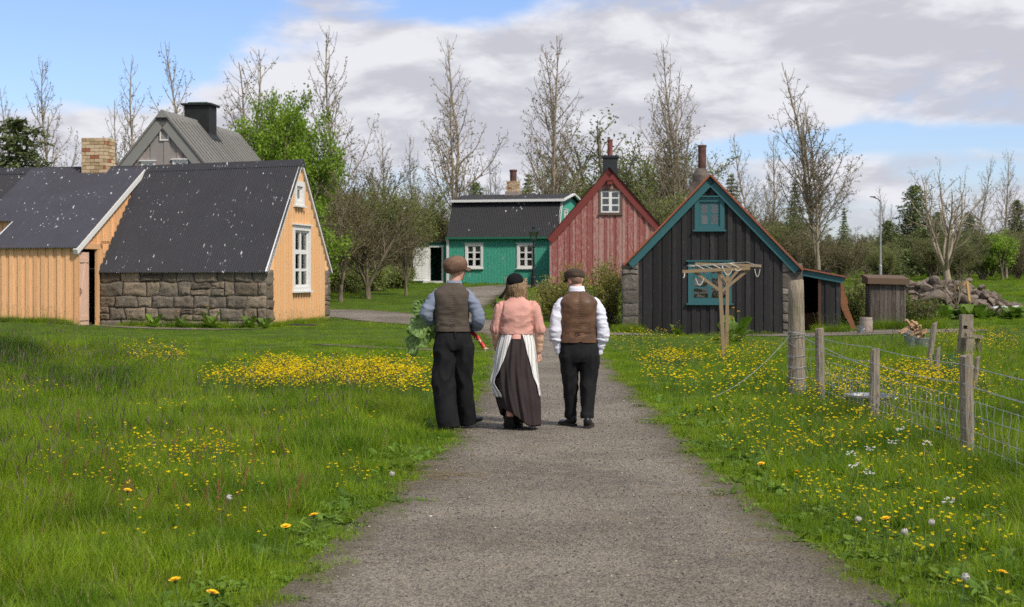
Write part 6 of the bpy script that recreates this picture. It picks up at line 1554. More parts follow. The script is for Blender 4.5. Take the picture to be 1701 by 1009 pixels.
# flowers: many thousand, the nearest ones each by itself
FL = [flower('buttercup', s, h) for s, h in ((1, .20), (2, .24), (3, .28), (4, .17))]
SOR = [flower('sorrel', s, h) for s, h in ((1, .30), (2, .38))]
def patch(cx, cy, sx, sy, n, rot=0.0): 
    a = rs.normal(0, .5, (n, 2)) if False else rs.uniform(-1, 1, (n, 2)) * rs.uniform(.3, 1, (n, 1)) ** .5
    u, v_ = a[:, 0] * sx, a[:, 1] * sy; return np.stack([cx + u * cos(rot) - v_ * sin(rot), cy + u * sin(rot) + v_ * cos(rot)], 1)
Q = []
def px_patch(px0, px1, py0, py1, n, h=.22, soft=.25):
    """flowers over a region given in photograph pixels (tops of stems)"""
    m = int(n * 1.6); px = rs.uniform(px0, px1, m); py = rs.uniform(py0, py1, m)
    fx = np.minimum(px - px0, px1 - px) / (px1 - px0); fy = np.minimum(py - py0, py1 - py) / (py1 - py0)
    ok = rs.uniform(0, 1, m) < np.clip(fx / soft, .08, 1) * np.clip(fy / soft, .15, 1) * (.35 + .65 * (clumps(px * .05, py * .09) > .38)); px, py = px[ok][:n], py[ok][:n]
    D = F_PX * (CAM_H - h) / (py - HORIZ); x = (px - 850.5) / F_PX * D; Q.append(np.stack([x, D], 1))
px_patch(380, 735, 602, 656, 4200, .13); px_patch(320, 560, 622, 656, 800, .13); px_patch(190, 320, 585, 612, 330, .16); px_patch(640, 725, 618, 660, 300, .16)
px_patch(0, 480, 700, 790, 170, .3); px_patch(150, 420, 712, 752, 150, .3); px_patch(0, 110, 610, 665, 40, .3); px_patch(540, 640, 755, 800, 40, .22); px_patch(180, 700, 640, 720, 60, .2); px_patch(100, 640, 780, 900, 26, .28)
px_patch(1030, 1330, 566, 660, 560, .16); px_patch(1070, 1180, 588, 606, 260, .14); px_patch(1120, 1560, 620, 760, 480, .2); px_patch(1010, 1240, 560, 620, 260, .12); px_patch(1300, 1701, 600, 680, 1150, .2); px_patch(1450, 1640, 600, 650, 450, .2)
px_patch(1220, 1701, 680, 900, 330, .22); px_patch(1420, 1701, 760, 1005, 90, .24); px_patch(1540, 1701, 545, 580, 600, .2); px_patch(1180, 1300, 570, 600, 120, .14); px_patch(830, 900, 470, 512, 170, .25); px_patch(550, 700, 470, 500, 140, .15); px_patch(1000, 1130, 545, 570, 140, .15); px_patch(240, 440, 520, 548, 16, .3); px_patch(1640, 1701, 455, 470, 60, .2); px_patch(1480, 1640, 455, 468, 90, .2)
Q = np.concatenate(Q); ok = (path_d(Q[:, 0], Q[:, 1]) > .12) & ~in_house(Q[:, 0], Q[:, 1], .1) & (Q[:, 1] > 6.5) & (Q[:, 1] < 130); Q = Q[ok]
order = np.argsort(Q[:, 1]); Q = Q[order]
proto = {}
for i in range(300):
    x, y = Q[i]; k = i % 4; o = bpy.data.objects.new('buttercup', FL[k]); link(o); o.location = (x, y, g(x, y)); o.rotation_euler = (0, 0, rs.uniform(0, 6.28)); s = rs.uniform(.62, 1.0); o.scale = (s, s, s)
    tag(o, 'small yellow buttercup among the meadow grass', 'buttercup', 'buttercups in the grass')
Q2 = Q[300:]; n = len(Q2); s = rs.uniform(.7, 1.1, n) * np.where(Q2[:, 1] > 18, 1.25, 1.0)
scatter('buttercup_drift', np.stack([Q2[:, 0], Q2[:, 1], gz(Q2[:, 0], Q2[:, 1])], 1), np.stack([s, s, np.clip(s, 0, 1.15) * np.where(Q2[:, 1] > 26, .8, 1)], 1), np.stack([rs.normal(0, .15, n), rs.normal(0, .15, n), rs.uniform(0, 6.28, n)], 1), rs.integers(0, 4, n), FL)
print('flowers', len(Q))
# red sorrel stalks in the left foreground
n = 80; y = rs.uniform(9.5, 14, n); x = rs.uniform(-.30, -.13, n) * y; scatter('sorrel_stalks', np.stack([x, y, gz(x, y)], 1), np.ones((n, 3)) * rs.uniform(.5, .85, (n, 1)), np.stack([rs.normal(0, .2, n), rs.normal(0, .2, n), rs.uniform(0, 6.28, n)], 1), rs.integers(0, 2, n), SOR)
# single showy flowers, placed one by one
def at_top(px, py, h): D = F_PX * (CAM_H - h) / (py - HORIZ); return X_at(px, D), D
DM = [flower('dandelion', s, .16) for s in (11, 12, 13)]; CM = [flower('clock', s, .2) for s in (21, 22)]; UM = [flower('umbel', s, .32) for s in (31, 32, 33)]
for (px, py, lab) in ((300, 969, 'large yellow dandelion at the bottom left, beside the path'), (353, 991, 'yellow dandelion at the very bottom left of the path edge'), (477, 879, 'yellow dandelion at the left path edge, in line with the straw'), (526, 861, 'yellow dandelion nearest the left path edge'), (208, 823, 'yellow dandelion in the long grass of the left meadow'), (1268, 776, 'yellow dandelion close to the right edge of the path'), (1321, 789, 'yellow dandelion between the right path edge and the fence'), (1660, 957, 'large yellow dandelion at the bottom right corner'), (1559, 722, 'yellow dandelion below the fence wires by the nearest post'), (1475, 868, 'yellow dandelion in the right verge under the white umbels')):
    x, y = at_top(px, py, .15); o = link(bpy.data.objects.new('dandelion', DM[px % 3])); o.location = (x, y, g(x, y)); o.rotation_euler = (.2, .1, px); s = 1.25; o.scale = (s, s, 1); tag(o, lab, 'dandelion')
for (px, py, lab) in ((1591, 964, 'large white dandelion clock at the bottom right'), (1492, 884, 'white dandelion clock in the middle of the right verge'), (1558, 871, 'small white dandelion clock right of its larger neighbour'), (1418, 866, 'white dandelion clock nearest the right path edge'), (660, 790, 'white dandelion clock by the left path edge'), (365, 832, 'white dandelion clock in the left meadow')):
    x, y = at_top(px, py, .21); o = link(bpy.data.objects.new('dandelion_clock', CM[px % 2])); o.location = (x, y, g(x, y)); o.rotation_euler = (0, 0, px); tag(o, lab, 'dandelion clock')
for (px, py, lab) in ((1412, 752, 'white umbel flower low in the verge before the fence'), (1425, 770, 'white umbel flower just below its neighbour in the right verge'), (1480, 735, 'white umbel flower under the fence wire'), (1500, 714, 'white umbel flower nearest the galvanised basin'), (1538, 738, 'single white umbel flower left of the nearest post'), (1582, 828, 'broad white umbel flower below the nearest fence post'), (1440, 780, 'white umbel flower lowest in the cluster of the right verge'), (1445, 745, 'small white umbel flower at the top of the right verge cluster')):
    x, y = at_top(px, py, .33); o = link(bpy.data.objects.new('white_umbel', UM[px % 3])); o.location = (x, y, g(x, y)); o.rotation_euler = (0, 0, px); o.scale = (.5, .5, .95); tag(o, lab, 'wildflower')
# rhubarb and dock leaves by the rock pile
RH = [rosette(12, .25, .5, 41, M_WEED, 1.2, .75, .05), rosette(14, .2, .42, 42, M_WEED, 1.0, .8, .06)]
for i in range(22):
    px = rs.uniform(1548, 1690); D = rs.uniform(50.5, 53.5); x = X_at(px, D); o = link(bpy.data.objects.new('rhubarb_plant', RH[i % 2])); o.location = (x, D, g(x, D)); o.rotation_euler = (0, 0, i * 1.9); s = rs.uniform(.8, 1.4); o.scale = (s, s, s)
    tag(o, 'low broad leaved rhubarb plant in front of the rock pile', 'plant', 'rhubarb plants by the rock pile')
# tuft of weeds with pale flowers round the rear drying post, dock plants along the stone wall
for (px, D, s, lab) in ((1222, 36.5, 1.5, 'leafy weed clump with pale flowers behind the drying frame'), (1208, 35.5, 1.2, 'small leafy weed clump at the foot of the rear drying post'), (255, 45.2, 1.0, 'dock plant with a yellow flower at the left part of the stone wall'), (350, 45.4, 1.25, 'large dock plant at the middle of the stone wall'), (300, 45.3, .9, 'low dock plant between two others at the stone wall'), (415, 45.4, .9, 'dock plant at the right part of the stone wall'), (440, 44.6, .8, 'low dock plant under the stone corner of the ochre house'), (1125, 44.3, .8, 'tuft of flowering weed against the black wall')):
    x = X_at(px, D); t = thing('weed_plant', lab, 'weed', (x, D, g(x, D)), px); t.scale = (s, s, s * 1.1)
    o = link(bpy.data.objects.new('leaves', RH[0])); o.parent = t; o.scale = (.75, .75, .9)
    o = link(bpy.data.objects.new('stalks', TUFTS[5])); o.parent = t
    for k in range(2): o = link(bpy.data.objects.new('flower', DM[k])); o.parent = t; o.location = (.08 * k - .04, -.1, .22 + .05 * k); o.scale = (1.4, 1.4, 1.2)
# loose dry straw and pebbles on the path
b = MB(); r = random.Random(4)
for i in range(150):
    if i < 60: x, y = -.72 + r.gauss(.12, .16), 12.1 + r.gauss(0, .35)
    elif i < 80: x, y = 1.55 + r.gauss(-.1, .2), r.uniform(9, 12)
    else:
        y = r.uniform(7, 22); sd_ = r.choice((-1, 1)); x = (.4 + sd_ * r.uniform(.75, 1.25))
    if path_d(np.array([x]), np.array([y]))[0] > .05: continue
    a = r.gauss(0, .5) if i < 80 else r.uniform(0, 6.28); L = r.uniform(.04, .22); z = g(x, y) + .022; b.rnd = r.random()
    b.tube([(x - cos(a) * L / 2, y - sin(a) * L / 2, z), (x, y, z + r.uniform(0, .015)), (x + cos(a) * L / 2, y + sin(a) * L / 2, z)], .0018, 3, cap=False)
tag(b.build('straw', M_STRAW), 'loose dry straw scattered on the gravel path', 'straw', kind='stuff')
PB = []
for k in range(4):
    b = MB(); b.rnd = [.1, .4, .7, 1.0][k]; b.ellipsoid((0, 0, .003), (.010, .008, .006), None, 7, 4); PB.append(b.mesh('pebble', m_plain('pebble_%d' % k, [(.07, .065, .06), (.15, .14, .13), (.24, .21, .18), (.38, .36, .33)][k], .85, .2)))
n = 16000; y = np.sqrt(rs.uniform(36, 22 ** 2, n)); x = .45 + rs.uniform(-1.7, 1.7, n); d = path_d(x, y); ok = d < -.01; x, y = x[ok], y[ok]; n = len(x); s = rs.uniform(.25, .75, n) ** 1.0; big = rs.uniform(0, 1, n) < .02; s = np.where(big, s * 1.6, s)
scatter('gravel', np.stack([x, y, gz(x, y) + .014], 1), np.stack([s, s, s], 1), np.stack([0 * s, 0 * s, rs.uniform(0, 6.28, n)], 1), rs.choice(4, n, p=[.46, .40, .13, .01]), PB)
# ------------------------------------------------------------------ people
def smooth_interp(rows, n):
    """rows of control numbers, first column the parameter: monotone-ish cubic resampling to n rows"""
    A = np.array(rows, float); t = A[:, 0]; q = np.linspace(t[0], t[-1], n); out = [q]
    for c in range(1, A.shape[1]):
        y = A[:, c]; m = np.gradient(y, t); i = np.clip(np.searchsorted(t, q) - 1, 0, len(t) - 2); h = t[i + 1] - t[i]; s = (q - t[i]) / h
        out.append((2 * s**3 - 3 * s**2 + 1) * y[i] + (s**3 - 2 * s**2 + s) * h * m[i] + (-2 * s**3 + 3 * s**2) * y[i + 1] + (s**3 - s**2) * h * m[i + 1])
    return np.stack(out, 1)

def torso(mb, rows, n=48, nseg=44, p=2.5, cap=True, fold=None):
    """stacked super-ellipses: rows (z, cx, cy, rx, ry)"""
    R = smooth_interp(rows, n); rings = []
    for z, cx, cy, rx, ry in R:
        ring = []
        for j in range(nseg):
            a = 2 * pi * j / nseg; c, s = cos(a), sin(a); k = (abs(c) ** p + abs(s) ** p) ** (-1 / p)
            pt = Vector((cx + rx * c * k, cy + ry * s * k, z)); 
            if fold: pt = fold(pt, a)
            ring.append(mb.vert(pt))
        rings.append(ring)
    for A, B in zip(rings, rings[1:]):
        for j in range(nseg): mb.face((A[j], A[(j + 1) % nseg], B[(j + 1) % nseg], B[j]))
    if cap: mb.face(rings[0][::-1]); mb.face(rings[-1])
    return rings

def limb(mb, pts, n=16, k=28):
    """pts: (x,y,z,r) or (x,y,z,rx,ry) joints, smoothed"""
    P = [list(p) + ([p[3]] if len(p) == 4 else []) for p in pts]; d = [0]
    for a, b in zip(P, P[1:]): d.append(d[-1] + (Vector(a[:3]) - Vector(b[:3])).length)
    R = smooth_interp([[t] + p for t, p in zip(d, P)], k)
    mb.tube([tuple(r[1:4]) for r in R], [(r[4], r[5]) for r in R], n)

def remeshed(name, mb, voxel, mats, smooth_it=6, factor=.5, disp=None, parent=None):
    me = mb.mesh(name + '_raw'); o = bpy.data.objects.new(name + '_raw', me); link(o)
    m = o.modifiers.new('r', 'REMESH'); m.mode = 'VOXEL'; m.voxel_size = voxel; m.use_smooth_shade = True
    m2 = o.modifiers.new('s', 'SMOOTH'); m2.iterations = smooth_it; m2.factor = factor
    dg = bpy.context.evaluated_depsgraph_get(); ev = o.evaluated_get(dg); out = bpy.data.meshes.new_from_object(ev)
    bpy.data.objects.remove(o); out.name = name; out.materials.clear()
    for mm in (mats if isinstance(mats, (list, tuple)) else [mats]): out.materials.append(mm)
    n = len(out.vertices); co = np.empty(n * 3); out.vertices.foreach_get('co', co); co = co.reshape(-1, 3)
    if disp is not None:
        nr = np.empty(n * 3); out.vertices.foreach_get('normal', nr); nr = nr.reshape(-1, 3)
        co = co + nr * disp(co)[:, None]; out.vertices.foreach_set('co', co.ravel())
    out.polygons.foreach_set('use_smooth', [True] * len(out.polygons)); out.update()
    ob = link(bpy.data.objects.new(name, out))
    if parent: ob.parent = parent
    return ob, co
def face_mat(o, fn):
    """second material on faces whose centre passes fn"""
    me = o.data; n = len(me.polygons); c = np.empty(n * 3); me.polygons.foreach_get('center', c); c = c.reshape(-1, 3)
    me.polygons.foreach_set('material_index', fn(c).astype(np.int32)); me.update()

def fnoise(co, sc, seed=0.0, oct=2):
    sc = np.array(sc) * np.ones(3)
    return np.array([mnoise.fractal(Vector((x * sc[0] + seed, y * sc[1] + seed * .7, z * sc[2])), 1.0, 2.0, oct) for x, y, z in co])
def ridged(co, sc, seed=0.0):
    sc = np.array(sc) * np.ones(3)
    return np.array([1 - 2 * abs(mnoise.noise(Vector((x * sc[0] + seed, y * sc[1] + seed * .7, z * sc[2])))) for x, y, z in co])

def m_cloth(name, c, var=.18, weave=420, rough=.9, c2=None, coarse=False, sheen=.0):
    N = NT(name); v = N.coord('Object'); f = N.noise(v, 7, 5, .6); w1 = N.noise(N.coord('Object', (1, 1, .35)), weave, 2)
    base = N.mix(N.ramp(f, .3, .7), tuple(x * (1 - var) for x in c), tuple(x * (1 + var) for x in (c2 or c)))
    base = N.mix(.12 if not coarse else .4, base, N.scale_col(base, N.ramp(w1, .3, .7, .55, 1.45)))
    p = N.principled(base, rough, .15, N.bump(N.math('ADD', N.math('MULTIPLY', w1, .15), N.noise(N.coord('Object', (1, 1, .5)), 14, 3)), .30, .006))
    p.inputs['Sheen Weight'].default_value = sheen
    return N.mat
N = NT('skin'); v = N.coord('Object'); sk = N.mix(N.noise(v, 30, 4), (.50, .265, .195), (.62, .36, .28)); p = N.principled(sk, .5, .35, N.bump(N.noise(v, 160, 3), .1, .002)); p.inputs['Subsurface Weight'].default_value = .15; p.inputs['Subsurface Radius'].default_value = (.01, .004, .002); M_SKIN = N.mat
M_TWEED = m_cloth('brown_tweed', (.135, .078, .052), .3, 260, c2=(.16, .10, .07), coarse=True); M_TWEED2 = m_cloth('dark_brown_tweed', (.085, .060, .044), .3, 260, coarse=True)
M_VEST1 = m_cloth('grey_brown_waistcoat', (.092, .074, .060), .16); M_VEST2 = m_cloth('brown_satin_waistcoat', (.105, .062, .042), .25, rough=.42, c2=(.135, .075, .045))
M_BLUESH = m_cloth('grey_blue_shirt', (.20, .235, .31), .10); M_WHITESH = m_cloth('white_shirt', (.66, .67, .76), .04)
M_TROUS = m_cloth('black_wool_trousers', (.0125, .0125, .014), .25, sheen=.0); M_TROUS2 = m_cloth('charcoal_trousers', (.0135, .0135, .015), .25, sheen=.0)
M_PINK = m_cloth('salmon_pink_cotton', (.60, .315, .265), .07); M_PEACH = m_cloth('peach_undersleeve', (.53, .34, .235), .06)
M_SKIRT = m_cloth('dark_brown_skirt', (.040, .031, .031), .15); M_BLACKC = m_cloth('black_velvet', (.010, .010, .011), .2)
M_LEATHER = m_plain('brown_leather', (.045, .028, .020), .45, .3, 15); M_LEATHB = m_plain('black_leather', (.016, .016, .017), .4, .3, 15); M_SOLE = m_plain('rubber_sole', (.03, .028, .026), .8, .2)
N = NT('hair_blond'); v = N.coord('Object', (30, 30, 4)); q = N.noise(v, 6, 4); N.principled(N.mix(N.math('ADD', N.math('MULTIPLY', q, .6), N.math('MULTIPLY', N.attr('rnd'), .5)), (.20, .125, .072), (.52, .37, .22)), .45, .35); M_HAIR = N.mat
M_HAIRD = m_plain('cropped_brown_hair', (.27, .165, .115), .7, .3, 60)
N = NT('striped_apron'); at = N.n('ShaderNodeAttribute'); at.attribute_name = 'stripe'; s1 = N.math('FRACT', N.math('MULTIPLY', at.outputs['Fac'], 1.0)); ln = N.ramp(N.math('ABSOLUTE', N.math('SUBTRACT', s1, .5)), .13, .18)
ln2 = N.ramp(N.math('ABSOLUTE', N.math('SUBTRACT', N.math('FRACT', N.math('MULTIPLY', at.outputs['Fac'], 3.0)), .5)), .30, .40)
ca = N.mix(ln, (.37, .37, .375), (.68, .67, .65)); ca = N.mix(N.math('MULTIPLY', N.math('SUBTRACT', 1.0, ln2), .35), (.68, .67, .65), ca) if False else ca
N.principled(ca, .9, .15, N.bump(N.noise(N.coord('Object'), 60, 4), .25, .004)); M_APRON = N.mat

def Rz(a):
    from mathutils import Matrix
    return Matrix.Rotation(a, 3, 'Z')
def Rx(a):
    from mathutils import Matrix
    return Matrix.Rotation(a, 3, 'X')
def Ry(a):
    from mathutils import Matrix
    return Matrix.Rotation(a, 3, 'Y')

def head_parts(mb, c, yaw, k=1.0, pitch=0.0):
    """skull, jaw, face, ears; face looks along +Y turned by yaw (to the right is negative)"""
    R = Rz(yaw) @ Rx(pitch); c = Vector(c)
    E = lambda off, r, rr=None: mb.ellipsoid(c + R @ (Vector(off) * k), tuple(x * k for x in r), R if rr is None else R @ rr, 18, 12)
    E((0, -.012, .025), (.076, .096, .092)); E((0, .020, -.035), (.064, .074, .075)); E((0, .045, -.085), (.040, .042, .030)); E((0, .062, -.092), (.022, .022, .018))
    E((0, .096, -.018), (.013, .020, .028), Rx(.35)); E((0, .103, -.034), (.017, .013, .011))                      # nose
    E((0, .084, -.062), (.026, .012, .008)); E((0, .083, -.071), (.022, .012, .008))                               # lips
    for s in (-1, 1):
        E((s * .078, -.008, -.012), (.011, .024, .034), Rx(-.2)); E((s * .074, .0, -.034), (.009, .012, .014))     # ear
        E((s * .034, .078, .016), (.024, .016, .010)); E((s * .031, .076, .0), (.014, .012, .011)); E((s * .046, .052, -.030), (.024, .030, .026))    # brow, eye, cheek
def hand_parts(mb, wrist, d, up, curl=.6, k=1.0, side=1):
    """palm, four fingers, thumb. d: from wrist to knuckles; up: towards the back of the hand"""
    d = Vector(d).normalized(); up = (Vector(up) - d * Vector(up).dot(d)).normalized(); s = d.cross(up) * side; w = Vector(wrist)
    P = lambda a, b, c: w + (d * a + s * b + up * c) * k
    mb.tube([P(-.02, 0, 0), P(.02, 0, 0), P(.055, 0, .002), P(.088, 0, 0)], [(.026 * k, .019 * k), (.034 * k, .017 * k), (.041 * k, .016 * k), (.039 * k, .013 * k)], 12)
    for i, (b, L) in enumerate(((.029, .070), (.010, .080), (-.010, .075), (-.028, .058))):
        pts = [P(.075, b, 0)]; a = .15 + .1 * i * .3; dirx = 0
        cur = P(.085, b, 0); ang = .2
        for j, f in enumerate((.45, .32, .25)):
            ang += curl * (1.0, 1.1, .8)[j]; cur = cur + (d * cos(ang) - up * sin(ang)) * L * f * k; pts.append(cur)
        mb.tube(pts, [.0092 * k, .0088 * k, .0080 * k, .0066 * k], 8)
    mb.tube([P(.015, .03, -.004), P(.045, .052, -.014), P(.072, .056, -.028), P(.092, .050, -.038)], [.0125 * k, .0115 * k, .010 * k, .0075 * k], 8)

def shoe(name, parent, heel, yaw, L, mat, pitch=0.0, heel_h=.03, roll=0):
    o = MB(); n = 14; prof = []
    for i in range(13):
        t = i / 12; w = .036 + .016 * sin(pi * min(t * 1.05, 1)) - (.030 * max(0, t - .82) / .18) ; w *= (1 - .10 * (abs(t - .35) < .12)); h = .085 if t < .22 else (.085 - .045 * min((t - .22) / .35, 1)); h *= (1 - .6 * max(0, t - .88) / .12)
        prof.append((t * L, w if i else .024, h))
    rings = []
    for y, w, h in prof:
        ring = []
        for j in range(n):
            a = 2 * pi * j / n; x = w * cos(a); z = .5 * h + .5 * h * sin(a); z = max(z, .004) if sin(a) < 0 else z
            ring.append(o.vert((x, y, heel_h * max(0, 1 - y / L * 2.2) * .4 + .014 + z)))
        rings.append(ring)
    for A, B in zip(rings, rings[1:]):
        for j in range(n): o.face((A[j], A[(j + 1) % n], B[(j + 1) % n], B[j]))
    o.face(rings[0][::-1]); o.face(rings[-1])
    s = o.build(name, mat, parent, smooth=True); s.location = heel; s.rotation_euler = (pitch, roll, yaw)
    o = MB(); 
    for z0, y0, y1 in ((0, 0, L * .30), (.010, L * .12, L)):
        ring0 = []; ring1 = []
        for k in range(20):
            a = 2 * pi * k / 20; yy = (y0 + y1) / 2 + (y1 - y0) / 2 * sin(a) * 1.01; ww = np.interp(yy / L, [0, .15, .4, .7, .9, 1.0], [.03, .040, .040, .054, .045, .012]); xx = ww * 1.05 * cos(a) / max(abs(cos(a)), .45) if abs(cos(a)) > .2 else ww * 1.05 * cos(a) * 2.2
            ring0.append(o.vert((xx, yy, z0 if z0 == 0 else .004))); ring1.append(o.vert((xx, yy, z0 + .022)))
        for k in range(20): o.face((ring0[k], ring0[(k + 1) % 20], ring1[(k + 1) % 20], ring1[k]))
        o.face(ring0[::-1]); o.face(ring1)
    q = o.build('sole', M_SOLE, s)
    return s

def flat_cap(parent, c, yaw, R, tilt, mat, big=True, roll=0.0, k=1.0):
    from mathutils import Matrix
    M = Rz(yaw) @ Ry(roll) @ Rx(tilt); c = Vector(c); o = MB(); nu, nv = 48, 18; rings = []
    for i in range(nv + 1):
        t = i / nv; ring = []
        for j in range(nu):
            a = 2 * pi * j / nu
            if big:   # full eight-panel crown: bulges past the band, seams at the panel joints
                th = t * pi * .98; rr = sin(min(th, pi * .93)) ** .62; z = .5 * (1 - cos(pi * t)); zz_ = -.062 + .150 * z; rad = R * (np.interp(t, [0, .15, .4, .6, .8, .93, 1], [.80, .93, 1.06, 1.0, .74, .36, .0]))
                seam = 1 - .022 * (abs((a / (2 * pi) * 8) % 1 - .5) > .44) * sin(pi * t)
                p = Vector((rad * cos(a) * seam, rad * 1.10 * sin(a) * seam - .004, zz_ + .006 * sin(3 * a + 1) * sin(pi * t)))
            else:     # close flat cap sloping to the peak
                rad = R * (np.interp(t, [0, .15, .45, .7, .88, 1], [.92, 1.0, .99, .80, .45, .0])); y = rad * 1.16 * sin(a); zz_ = -.045 + .098 * np.interp(t, [0, .15, .45, .7, .88, 1], [0, .2, .62, .86, .97, 1.0]) - .20 * max(0, y - .02) * np.interp(t, [0, .4, 1], [0, .9, 1.0])
                p = Vector((rad * cos(a), y + .006, zz_ + .004 * sin(2 * a)))
            p += Vector((1, 1, 1)) * .003 * mnoise.noise(Vector((p.x * 25, p.y * 25, p.z * 25)))
            ring.append(o.vert(c + M @ (p * k)))
        rings.append(ring)
    for A, B in zip(rings, rings[1:]):
        for j in range(nu): o.face((A[j], A[(j + 1) % nu], B[(j + 1) % nu], B[j]))
    o.face(rings[0][::-1])
    cap = o.build('cap', mat, parent, smooth=True)
    o = MB(); top = []; bot = []
    for j in range(15):
        a = pi * .16 + pi * .68 * j / 14; rows_t = []; rows_b = []
        for q in range(5):
            f = q / 4; rr = R * (.88 + (.42 if big else .34) * f * sin(a) ** .8); z = -.048 - .022 * f - .012 * cos(a) ** 2
            rows_t.append(o.vert(c + M @ (Vector((rr * cos(a), rr * 1.10 * sin(a), z)) * k))); rows_b.append(o.vert(c + M @ (Vector((rr * cos(a), rr * 1.10 * sin(a), z - .008)) * k)))
        top.append(rows_t); bot.append(rows_b)
    for A, B in ((top, 0), (bot, 1)):
        for p_, q_ in zip(A, A[1:]):
            for i in range(4): f = (p_[i], p_[i + 1], q_[i + 1], q_[i]); o.face(f if not B else f[::-1])
    for p_, q_, r_, s_ in zip(top, top[1:], bot, bot[1:]): o.face((p_[4], r_[4], s_[4], q_[4]))
    o.build('peak', mat, cap, smooth=True)
    if big: o = MB(); o.ellipsoid(c + M @ Vector((0, -.004, .070)), (.010, .010, .006), None, 8, 5); o.build('button', mat, cap)
    return cap

def collar(parent, c, rx, ry, h, mat, tilt=0, out=.012):
    o = MB(); n = 32; rows_ = []
    for (z, k) in ((-.01, 1.14), (h * .5, 1.04), (h, 1.0), (h + .004, 1.05), (h * .55, 1.13), (.004, 1.24)):
        rows_.append([o.vert((c[0] + rx * k * cos(2 * pi * j / n), c[1] + ry * k * sin(2 * pi * j / n), c[2] + z + tilt * sin(2 * pi * j / n))) for j in range(n)])
    for A, B in zip(rows_, rows_[1:]):
        for j in range(n): o.face((A[j], A[(j + 1) % n], B[(j + 1) % n], B[j]))
    return o.build('collar', mat, parent, smooth=True)

def back_fold(pt, a): return pt

# ================================================================== the tall man on the left, in a cap, carrying rhubarb
D = 15.85; x0 = X_at(757, D); z0 = g(x0, D) + .018
pl = thing('person', 'tall man in brown newsboy cap, grey waistcoat and wide black trousers, carrying rhubarb', 'person', (x0, D, z0))
b = MB()
HC = (.005, .02, 1.615); head_parts(b, HC, radians(-52), 1.0)
limb(b, [(-.02, -.01, 1.40, .075), (-.012, .0, 1.47, .060), (.0, .01, 1.53, .056), (.005, .015, 1.60, .058)])
torso(b, [(.82, -.02, 0, .15, .10), (.95, -.02, 0, .165, .105), (1.10, -.035, 0, .148, .095), (1.28, -.04, 0, .155, .10), (1.36, -.038, 0, .145, .085), (1.44, -.03, -.005, .10, .065), (1.47, -.02, -.005, .06, .05)])
ARM_L = [(-.170, -.01, 1.335, .046), (-.245, -.03, 1.26, .044), (-.305, -.045, 1.155, .042), (-.255, .07, 1.105, .038), (-.17, .18, 1.075, .030), (-.12, .235, 1.06, .026)]
ARM_R = [(.095, -.01, 1.335, .046), (.180, -.03, 1.25, .044), (.225, -.045, 1.10, .042), (.205, .07, 1.045, .038), (.13, .18, 1.03, .030), (.07, .235, 1.025, .026)]
limb(b, ARM_L); limb(b, ARM_R)
hand_parts(b, (-.11, .245, 1.055), (.85, .45, -.15), (.1, .5, .8), .75, 1.0, 1); hand_parts(b, (.06, .245, 1.02), (-.85, .45, .05), (-.1, .5, .8), .75, 1.0, -1)
limb(b, [(-.11, 0, .86, .085), (-.115, -.02, .50, .062), (-.08, -.10, .10, .042), (-.06, -.12, .05, .045)]); limb(b, [(.075, .02, .86, .085), (.085, .08, .50, .062), (.10, .17, .10, .042), (.11, .20, .05, .045)])
remeshed('body', b, .0075, M_SKIN, 3, .5, parent=pl)
# cropped hair under the cap
b = MB(); b.ellipsoid((HC[0], HC[1] - .012, HC[2] + .032), (.077, .097, .085), Rz(radians(-52)), 18, 12); o, _ = remeshed('hair', b, .01, M_HAIRD, 2, parent=pl)
flat_cap(pl, (-.004, .0, 1.660), radians(-52), .112, radians(15), M_TWEED, True, radians(2), 1.0)
collar(pl, (-.014, .002, 1.452), .068, .062, .045, M_BLUESH)
# shirt sleeves
def sleeve(parent, name, A, mat, seed, grow_=1.55, voxel=.010, cuff=None, fold=.010):
    b = MB(); limb(b, [a[:3] + tuple(r_ * .92 for r_ in a[3:]) for a in A], 18, 34)
    def disp(co):
        zc = (co[:, 2] - co[:, 2].min()) / (np.ptp(co[:, 2]) + 1e-6)
        return fold * ridged(co, (7, 7, 17), seed) * 1.1 + .004 * ridged(co, (15, 15, 30), seed + 3) + .006 * fnoise(co, 12, seed)
    return remeshed(name, b, voxel, mat, 5, .5, disp, parent)[0]
sleeve(pl, 'sleeve', [(-.150, -.005, 1.375, .055, .06), (-.205, -.015, 1.335, .062, .066), (-.262, -.035, 1.24, .064, .066), (-.295, -.045, 1.165, .064, .064), (-.280, .0, 1.12, .060, .057), (-.225, .09, 1.095, .053, .05), (-.15, .19, 1.07, .044, .042)], M_BLUESH, 3)
sleeve(pl, 'sleeve', [(.070, -.005, 1.375, .055, .06), (.130, -.015, 1.335, .062, .066), (.195, -.035, 1.23, .064, .066), (.232, -.045, 1.11, .064, .064), (.225, .0, 1.055, .060, .057), (.18, .09, 1.04, .053, .05), (.11, .19, 1.03, .044, .042)], M_BLUESH, 7)
